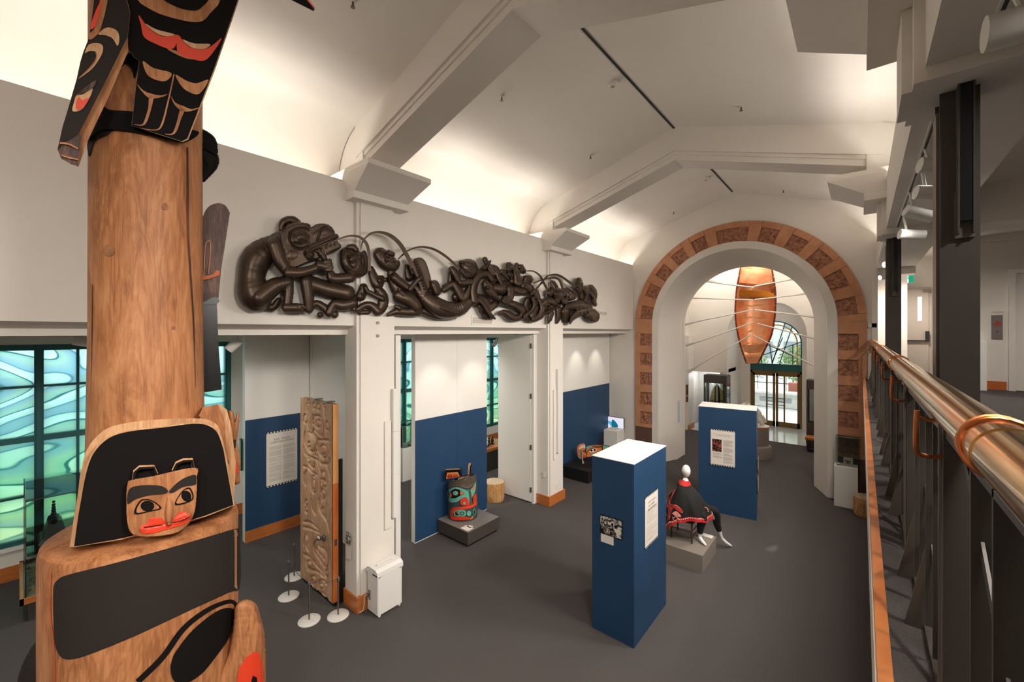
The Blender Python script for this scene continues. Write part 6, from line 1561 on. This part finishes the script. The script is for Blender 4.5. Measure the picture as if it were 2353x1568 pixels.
for k, (y0, y1, lb) in enumerate(((745, 865, 'upper pale blue info panel on the left jamb of the arch passage'), (880, 995, 'lower pale blue info panel on the left jamb of the arch passage'))):
    pa_ = onX(*q3(612, y0), AC - 1.808); pb = onX(*q3(636, y1), AC - 1.808)
    tag(MB().box(AC - 1.812, AC - 1.80, pa_.y, pb.y, pb.z, pa_.z).build('info_panel', mat('panel_pale%d' % k, '#9fb0c0', .5, col2='#c2c9d0', scale=(20, 20, 20))), lb, 'panel')
# ================================================================ STEEL COLUMNS OF THE GALLERY
SD = M['steel_dark']
def column(x0, y, lab):
    t = thing('steel_column', lab, 'column', (x0 + .08, y + .1, EF))
    MB().box(x0, x0 + .164, y, y + .014, EF, 5.58).box(x0, x0 + .164, y + .19, y + .204, EF, 5.58).box(x0 + .076, x0 + .088, y + .014, y + .19, EF, 5.58).build('flange_post', SD, t)
    MB().box(x0 - .012, x0 + .02, y + .03, y + .18, EF, 5.48).build('side_plate', M['steel_grey'], t)
    MB().box(x0 + .075, x0 + .125, y - .075, y - .002, 4.79, 5.58).build('hanger', M['argillite'], t)
    MB().box(x0 + .066, x0 + .074, y - .08, y, 4.72, 5.58).box(x0 + .126, x0 + .134, y - .08, y, 4.72, 5.58).build('hanger_edge', SD, t)
    MB().box(x0 + .06, x0 + .14, y - .03, y, 4.70, 4.98).build('bracket', M['steel_grey'], t)
    MB().box(x0 - .03, x0 + .19, y - .03, y + .24, EF, EF + .02).build('base_plate', SD, t)
column(.360, 3.56, 'dark steel column with hanger plate, the near one on the upper gallery')
column(.298, 8.56, 'dark steel column with hanger plate, the far one on the upper gallery')
# ================================================================ RAILING
rl = thing('gallery_railing', 'long brass handrail on dark steel posts along the edge of the upper gallery', 'railing', (.18, 4, EF))
RX, RZ, RR = .181, H - .197, .045
MB().tube([(RX, -5.9, RZ), (RX, 13.05, RZ)], RR, 40).build('handrail', M['brass'], rl, True)
yb = -4.85
rings = [1.07, 3.55, 6.4, 9.1, 11.8, -1.5, -4.2]
for y in rings:
    mb = MB()
    for k in range(1):
        pts = [(RX + (RR + .003) * math.cos(a), y + .03 * math.sin(a), RZ + (RR + .003) * math.sin(a)) for a in [2 * PI * j / 24 for j in range(25)]]
        mb.tube(pts, .006, 8)
        pts = [(RX + (RR + .003) * math.cos(a), y + .02 - .01 * math.sin(a), RZ + (RR + .003) * math.sin(a)) for a in [2 * PI * j / 24 for j in range(25)]]
        mb.tube(pts, .005, 8)
    mb.build('copper_ring', M['copper_wire'], rl, True)
    MB().tube([(RX, y - .07, RZ), (RX, y + .0, RZ)], RR + .0022, 32).build('sleeve', M['steel_grey'] if False else M['brass'], rl, True)
ST = M['steel_dark']
for i in range(14):
    y = .40 + 1.28 * i - 3.84
    if y > 12.9: break
    # copper bracket loop that carries the rail
    MB().tube(catmull([(.124, y, RZ - .03), (.122, y, RZ - .08), (.122, y, RZ - .135), (.130, y + .01, RZ - .158), (.16, y + .03, RZ - .165), (.178, y + .05, RZ - .165)], 4, False), .0065, 8).build('bracket', M['copper_wire'], rl, True)
    MB().tube([(.125, y + .01, RZ - .05), (.15, y + .03, RZ - .06), (.178, y + .05, RZ - .06)], .0055, 8).build('bracket', M['copper_wire'], rl, True)
    # post: two flat plates, bright round rods
    MB().box(.185, .265, y + .075, y + .087, EF, RZ - .06).build('post', ST, rl)
    MB().box(.20, .30, y + .15, y + .158, EF, RZ - .08).build('post_plate', ST, rl)
    for dx, dy in ((.176, .05), (.182, .10)):
        MB().tube([(dx, y + dy, EF), (dx, y + dy, RZ - .05)], .005, 8).build('rod', M['steel_grey'], rl, True)
    # diagonal flats between posts
    for s_, xo in ((1, .205), (-1, .225)):
        ya, ybb = (y + .2, y + 1.2) if s_ > 0 else (y + 1.2, y + .2)
        mb = MB(); w_ = .022
        mb.hexa([(xo, ya - w_, EF + .02), (xo + .006, ya - w_, EF + .02), (xo + .006, ya + w_, EF + .02), (xo, ya + w_, EF + .02),
                 (xo, ybb - w_, RZ - .12), (xo + .006, ybb - w_, RZ - .12), (xo + .006, ybb + w_, RZ - .12), (xo, ybb + w_, RZ - .12)]); mb.build('diagonal', ST, rl)
    for k in range(1, 5):
        yy = y + .15 + k * .21
        MB().box(.19, .235, yy, yy + .012, EF + .02, RZ - .10).build('baluster', ST, rl)
        mb = MB(); mb.prism([(.13, EF), (.19, EF), (.19, EF + .32)], lambda p, q: (p[0], q, p[1]), yy, yy + .01); mb.build('gusset', M['steel_grey'], rl) if k % 2 == 0 else None
MB().box(.185, .24, -5.9, 13.05, EF + .0, EF + .02).box(.19, .235, -5.9, 13.05, RZ - .115, RZ - .10).build('channel', ST, rl)
# ================================================================ TRACK LIGHTS, SENSORS, GRILLES
PL = M['plastic_white']
def trackhead(c, d, L=.2, r=.055, name='track_light', lab='', rod=None, lit=False):
    c = Vector(c); d = Vector(d).normalized(); t = thing(name, lab, 'light fitting', tuple(c))
    MB().tube([c, c + d * L], r, 20).build('lamp_body', PL, t, True)
    up = rod or Vector((c.x, c.y, c.z + .16)); mid = c + d * L * .3
    MB().tube([mid, Vector(up)], .012, 8).build('arm', PL, t, True)
    e_ = c + d * (L + .001); MB().tube([e_ - d * .002, e_], r * .85, 16).build('lens', M['lamp_lit'] if lit else M['vent'], t)
    s1 = d.cross(Vector((0, 0, 1))).normalized()
    mb = MB()
    for k in (0, 1, 2):
        q_ = c + d * (.03 + .014 * k) + Vector((0, 0, r * .3)) ; mb.tube([q_ - s1 * r * .96 + Vector((0, 0, -r * .1)), q_ - s1 * r * .55 + Vector((0, 0, r * .55))], .002, 4)
    mb.build('cooling_slots', M['steel_dark'], t)
    return t
mat('lamp_lit', '#fff4e0', .3, emit='#fff4e0', es=14)
def track(x, y0, y1, z, lab):
    t = thing('light_track', lab, 'light track', (x, (y0 + y1) / 2, z)); MB().box(x - .018, x + .018, y0, y1, z - .025, z).build('channel', PL, t); MB().box(x - .008, x + .008, y0, y1, z - .027, z - .024).build('slot', M['black'], t)
track(.395, 4.0, 8.0, 5.66, 'white ceiling track under the gallery soffit between the two steel columns')
track(.42, 8.9, 13.0, 5.66, 'white ceiling track under the gallery soffit beyond the far steel column')
track(.50, -1.0, 3.2, 5.66, 'white ceiling track overhead nearest the camera')
zz = lambda x, y, X: onX(1960 + x / 3.135, 120 + y / 3.135, X)
for k, (x, y, lb) in enumerate(((480, 815, 'first white track light beside the near steel column'), (450, 1010, 'second white track light along the gallery soffit'), (380, 1140, 'third white track light along the gallery soffit, its rim lit'), (335, 1310, 'last white track light along the gallery soffit before the far column'))):
    p = zz(x, y, .36); trackhead((p.x, p.y, p.z), (.75, .25, -.12) if k != 2 else (.7, .3, -.3), .24, .06, lab=lb, rod=Vector((.395, p.y + .05, 5.635)), lit=(k == 2))
for k, (x, y, lb) in enumerate(((220, 1535, 'upper lit track lamp left of the far steel column'), (190, 1627, 'lower lit track lamp left of the far steel column'))):
    p = zz(x, y, .30); trackhead((p.x + .14, p.y + .1, p.z + .03), (-.8, -.55, -.15), .16, .055, lab=lb, rod=Vector((.42, p.y + .1, 5.635)), lit=True)
p = onX(2262, 80, .42); trackhead((p.x, p.y, p.z), (.97, .05, .0), .42, .075, lab='large white track light at the upper right corner, nearest the camera', rod=Vector((.5, p.y, 5.635)))
for k, (x, y, X, lb) in enumerate(((552, 780, -6.6, 'white track lamp under the header right of the totem pole'), (170, 778, -6.6, 'white track lamp under the header left of the totem pole'), (708 / 2.904 + 900, 760 + 65 / 2.904, -7.5, 'white track lamp above the gap beside the white door leaf'))):
    p = onX(x, y, X); trackhead((p.x, p.y, min(p.z, 4.07)), (-.3, -.6, -.7) if k != 1 else (.2, .9, -.2), .2, .06, lab=lb, rod=Vector((p.x, p.y, 4.13)))
for k, (y0, y1) in enumerate(((4.6, 7.6), (9.3, 12.8), (-1, 2.6))):
    track(-6.35, y0, y1, 4.135, ('white ceiling track in the middle arcade bay', 'white ceiling track in the far arcade bay', 'white ceiling track in the near arcade bay')[k])
# sprinklers and detectors on the sloping ceiling
def slope(x, y, side=-1):
    d = rdir(x, y); # intersect z = 8.11 - .3*|X-XC|
    s = .30 if side < 0 else -.30
    k = (8.11 - s * XC - H) / (d[2] - s * d[0]) if side < 0 else (8.11 - s * XC - H) / (d[2] - s * d[0])
    return Vector((d[0] * k, d[1] * k, H + d[2] * k))
for x, y, sd, lb in ((1153, 222, -1, 'brass sprinkler head on the left ceiling slope near the first beam'), (1357, 357, -1, 'sprinkler head on the left ceiling slope nearer the second beam'), (1548, 487, -1, 'sprinkler head on the left ceiling slope beyond the second beam'), (811, 3, -1, 'sprinkler head at the top edge left of the first beam'), (1703, 245, 1, 'sprinkler head on the right ceiling slope'), (1800, 437, 1, 'sprinkler head on the right slope beyond the second beam')):
    p = slope(x, y, sd); t = thing('sprinkler', lb, 'sprinkler', tuple(p))
    MB().lathe([(.03, -.012), (.03, 0)], p, 12).build('rose', PL, t, True); MB().lathe([(.012, -.06), (.012, -.01)], p, 8).lathe([(.024, -.068), (.024, -.06)], p, 10).build('head', M['steel_grey'], t, True)
for x, y, sd, lb in ((1408, 192, -1, 'white round smoke detector by the ceiling ridge'), (1622, 410, -1, 'white round smoke detector beyond the second beam')):
    p = slope(x, y, sd); t = thing('smoke_detector', lb, 'detector', tuple(p)); MB().lathe([(.05, -.05), (.075, -.03), (.08, .01)], p, 20).build('housing', PL, t, True); MB().lathe([(.03, -.055), (.03, -.05)], p, 12).build('sensor', M['vent'], t, True)
def grille(x0, x1, y0, y1, lab):
    a = onX(x0, y0, -5.77); b = onX(x1, y1, -5.77); t = thing('air_grille', lab, 'grille', (-5.77, (a.y + b.y) / 2, (a.z + b.z) / 2))
    MB().box(-5.78, -5.765, a.y - .03, b.y + .03, b.z - .03, a.z + .03).build('frame', PL, t)
    MB().box(-5.766, -5.762, a.y, b.y, b.z, a.z).build('core', M['vent'], t)
    n = 7
    for k in range(n): z = b.z + (a.z - b.z) * (k + .5) / n; MB().box(-5.764, -5.757, a.y, b.y, z - .004, z + .004).build('slat', M['wall_paint'], t)
grille(1086, 1130, 729, 744, 'rectangular air grille under the bronze frieze in the middle bay')
grille(1377, 1394, 716, 725, 'small air grille at the far end of the bronze frieze')
a = onX(1086, 729, -5.77)
# strips on the pillar faces
for (x, y0, y1, lb) in (((907), 893, 1188, 'tall white wall-mounted cable duct on the first pillar'), ((1282), 848, 1040, 'tall white wall-mounted cable duct on the second pillar')):
    a = onX(x, y0, -5.66); b = onX(x, y1, -5.66)
    t = thing('cable_duct', lb, 'duct', (-5.66, a.y, b.z)); hh = (a.z - b.z) / 3
    for k in range(3): MB().rbox(-5.684, -5.62, a.y - .05, a.y + .05, b.z + hh * k + .003, b.z + hh * (k + 1) - .003, .006).build('section', PL, t)
    MB().box(-5.684, -5.665, a.y - .17, a.y - .06, b.z - .15, a.z - .5).build('side_strip', M['wall_paint'], t)
p = onX(868, 742, -5.69)
for k, (x, y) in enumerate(((868, 742), (868, 772))):
    p = onX(x, y, -5.685); t = tag(MB().box(-5.69, -5.67, p.y - .02, p.y + .02, p.z - .02, p.z + .02).build('wall_hook', M['vent']), ('upper' if k == 0 else 'lower') + ' small hook high on the first pillar below the frieze', 'hook')
for x, y, lb in ((1250, 1091, 'white light switch plate low on the second pillar'), (1280, 1117, 'white socket plate low on the second pillar')):
    if x < 1260: p = onY(x, y, 8.13); MB_ = MB().box(p.x - .04, p.x + .04, 8.115, 8.13, p.z - .06, p.z + .06).build('wall_plate', PL)
    else: p = onX(x, y, -5.68); MB_ = MB().box(-5.69, -5.675, p.y - .04, p.y + .04, p.z - .06, p.z + .06).build('wall_plate', PL)
    tag(MB_, lb, 'socket')
p = onY(2003, 748, 13.11); tag(MB().box(p.x - .07, p.x + .09, 13.10, 13.13, p.z - .05, p.z + .05).build('wall_plate', PL), 'pale rectangular plate on the wall right of the arch', 'plate')
p = onY(1911, 1112, 13.07); tag(MB().box(p.x - .03, p.x + .03, 13.07, 13.085, p.z - .05, p.z + .05).build('wall_plate', PL), 'small white socket plate at the foot of the right arch jamb', 'socket')
# gallery: exit sign, camera dome, extinguisher cabinet panel, white pedestal
qg = lambda x, y: onY(1960 + x / 3.135, 420 + y / 3.135, 15.0)
a = qg(330, 672); b = qg(440, 722)
t = thing('exit_sign', 'green and white running-man exit sign above the gallery door', 'sign', (a.x, 15.0, b.z))
MB().box(a.x, b.x, 15.0, 15.05, b.z, a.z).build('case', PL, t)
m_ = qg(400, 700).x
MB().box(a.x, m_, 14.994, 15.0, b.z + .01, a.z - .01).build('white_field', mat('sign_white', '#dff5f0', .4, emit='#e4faf4', es=1.2), t)
MB().box(m_, b.x - .005, 14.994, 15.0, b.z + .01, a.z - .01).build('green_field', mat('sign_green', '#0c8a6c', .4, emit='#0c8a6c', es=.8), t)
GN = M['sign_green']; cx_ = qg(377, 700).x; cz_ = (a.z + b.z) / 2
mb = MB()
def limb(pts): mb.tube([(cx_ + x * .14, 14.992, cz_ + z * .14) for x, z in pts], .011, 6)
mb.ball((cx_ + .05, 14.99, cz_ + .06), .016, .006, .016, 8); limb([(.25, .25), (-.05, -.15)]); limb([(-.05, -.15), (.25, -.4), (.2, -.7)]); limb([(-.05, -.15), (-.35, -.4), (-.65, -.4)]); limb([(.2, .2), (-.25, .15), (-.45, -.1)]); limb([(.2, .2), (.5, 0), (.65, .15)])
mb.build('running_figure', GN, t)
p = onY(1960 + 440 / 3.135, 420 + 500 / 3.135, 13.4); t = thing('camera_dome', 'round ceiling dome camera near the exit sign', 'camera', (p.x, 13.4, 5.75))
MB().lathe([(.10, -.05), (.12, 0), (.12, .08)], (p.x, 13.4, p.z + .03), 20).build('housing', PL, t, True); MB().ball((p.x, 13.4, p.z - .01), .07, .07, .06, 14).build('dome', M['black'], t, True)
a = onY(2278, 725, 12.58); b = onY(2304, 779, 12.58)
t = thing('wall_panel', 'small steel call panel with a red emblem beside the gallery door', 'panel', (a.x, 12.58, b.z))
MB().box(a.x, b.x, 12.57, 12.6, b.z, a.z).build('plate', M['plinth_top'], t)
cx_, cz_ = (a.x + b.x) / 2, a.z - (a.z - b.z) * .36; s_ = (b.x - a.x) * .34
mb = MB()
for dx, dz in ((-.6, 0), (.6, 0), (0, .6), (0, -.6)):
    c_ = Vector((cx_ + dx * s_, 12.566, cz_ + dz * s_)); pts = [c_ + Vector((math.cos(q_) * s_ * .42, 0, math.sin(q_) * s_ * .42)) for q_ in [PI / 4 * j for j in range(9)]]; mb.tube(pts, .006, 5)
mb.build('emblem', M['paint_red'], t)
MB().ball((cx_, 12.565, b.z + (a.z - b.z) * .3), .018, .006, .012, 8).build('keyhole', M['steel_dark'], t)
a = onY(2284, 714, 12.58); tag(MB().box(a.x - .03, a.x + .14, 12.585, 12.6, a.z - .03, a.z + .01).build('label_strip', PL), 'thin white strip above the steel call panel', 'strip')
a = onY(2251, 785, 12.3); b = onY(2267, 905, 12.3)
t = thing('white_pedestal', 'narrow white pedestal on the gallery beside the steel column', 'plinth', (1.9, 12.3, EF)); MB().rbox(1.55, b.x, 12.25, 12.55, EF, a.z, .005).build('box', M['gloss_white'], t)
# glass shelf against the right leg of the arch
t = thing('glass_case', 'clear low glass case fixed before the right leg of the arch', 'display case', (-.28, 12.8, 1.95))
a = onY(1840 + 420 / 5.2267, 920 + 430 / 5.2267, 12.75); b = onY(1840 + 715 / 5.2267, 920 + 465 / 5.2267, 12.75)
for s in ((a.x, b.x, 12.75, 12.756), (a.x, b.x, 13.04, 13.046)): MB().box(*s, .96, a.z).build('glass_side', M['glass'], t)
MB().box(a.x, b.x, 12.75, 13.046, a.z - .008, a.z).build('glass_top', M['glass'], t)
mb = MB(); mb.box(a.x, b.x, 12.747, 12.753, a.z - .006, a.z + .002).box(a.x - .003, a.x + .003, 12.75, 13.046, a.z - .006, a.z + .002); mb.build('edge', M['glass_edge'], t)
# ================================================================ OUTSIDE THE ENTRANCE
t = thing('planter_wall', 'low pale terrace wall with recessed panels outside the entrance doors', 'wall', (-3, 27, 0))
MB().box(-9, 4, 27, 27.6, 0, .75).build('wall', M['concrete'], t)
for x in (-6.4, -4.4, -2.4, -.4): MB().box(x, x + 1.5, 26.97, 27.0, .3, .55).build('recessed_panel', mat('panel_dark', '#8d9092', .8) if 'panel_dark' not in M else M['panel_dark'], t)
MB().box(-9, 4, 26.8, 27.7, .75, .85).build('coping', M['concrete'], t)
tag(MB().box(-3.2, 3, 28.4, 29, 0, 1.25).build('brick_wall', M['brick_red']), 'low red brick wall behind the terrace wall outside', 'wall')
t = thing('terrace_fence', 'dark metal fence with curled panels seen outside through the entrance doors', 'fence', (-3, 30, 0))
for z in (1.0, 1.95): MB().box(-9, 4, 30, 30.05, z, z + .05).build('rail', M['steel_grey'], t)
for k in range(27): MB().box(-9 + k * .5, -8.97 + k * .5, 30, 30.04, 0, 2.0).build('fence_post', M['steel_grey'], t)
for k in range(13):
    x = -8.75 + k; MB().tube([(x + .18 * math.cos(a), 30.02, 1.5 + .18 * math.sin(a)) for a in [PI * 2 * j / 12 for j in range(11)]], .02, 5).build('curl', M['steel_grey'], t)
def tree(x, y, z, r, lab, seed):
    t = thing('leafy_tree', lab, 'tree', (x, y, 0)); rnd = random.Random(seed); mb = MB()
    MB().tube([(x, y, 0), (x + .1, y, z)], [.14, .08], 8).build('trunk', M['bark'], t, True)
    for k in range(1400):
        u, v_, w_ = rnd.gauss(0, 1), rnd.gauss(0, 1), rnd.gauss(0, 1); l = math.sqrt(u * u + v_ * v_ + w_ * w_) or 1; q_ = r * (rnd.random() ** .45)
        c = Vector((x + u / l * q_, y + v_ / l * q_, z + w_ / l * q_ * .9)); a = Vector((rnd.uniform(-1, 1), rnd.uniform(-1, 1), rnd.uniform(-1, 1))).normalized() * .13; b = a.cross(Vector((rnd.random(), rnd.random(), rnd.random()))).normalized() * .06
        mb.add([c - a, c + b, c + a, c - b], [(0, 1, 2, 3)])
    o = mb.build('leaves', M['leaf'], t); o['kind'] = 'stuff'
tree(-6.4, 33, 2.1, 1.5, 'leafy green tree outside, left in the entrance doors', 1)
tree(-3.0, 34, 2.0, 1.5, 'leafy green tree outside, behind the middle of the entrance doors', 2)
tree(.4, 33, 2.0, 1.5, 'leafy green tree outside, right in the entrance doors', 3)
t = thing('pale_building', 'pale high building outside, seen through the fan window', 'building', (-4, 50, 0))
MB().box(-20, 12, 50, 55, 0, 14).build('facade', M['concrete'], t)
for i in range(12):
    for j in range(4): MB().box(-19 + i * 2.6, -17.4 + i * 2.6, 49.93, 50, 1.5 + j * 3, 3.2 + j * 3).build('window', M['panel_dark'], t)
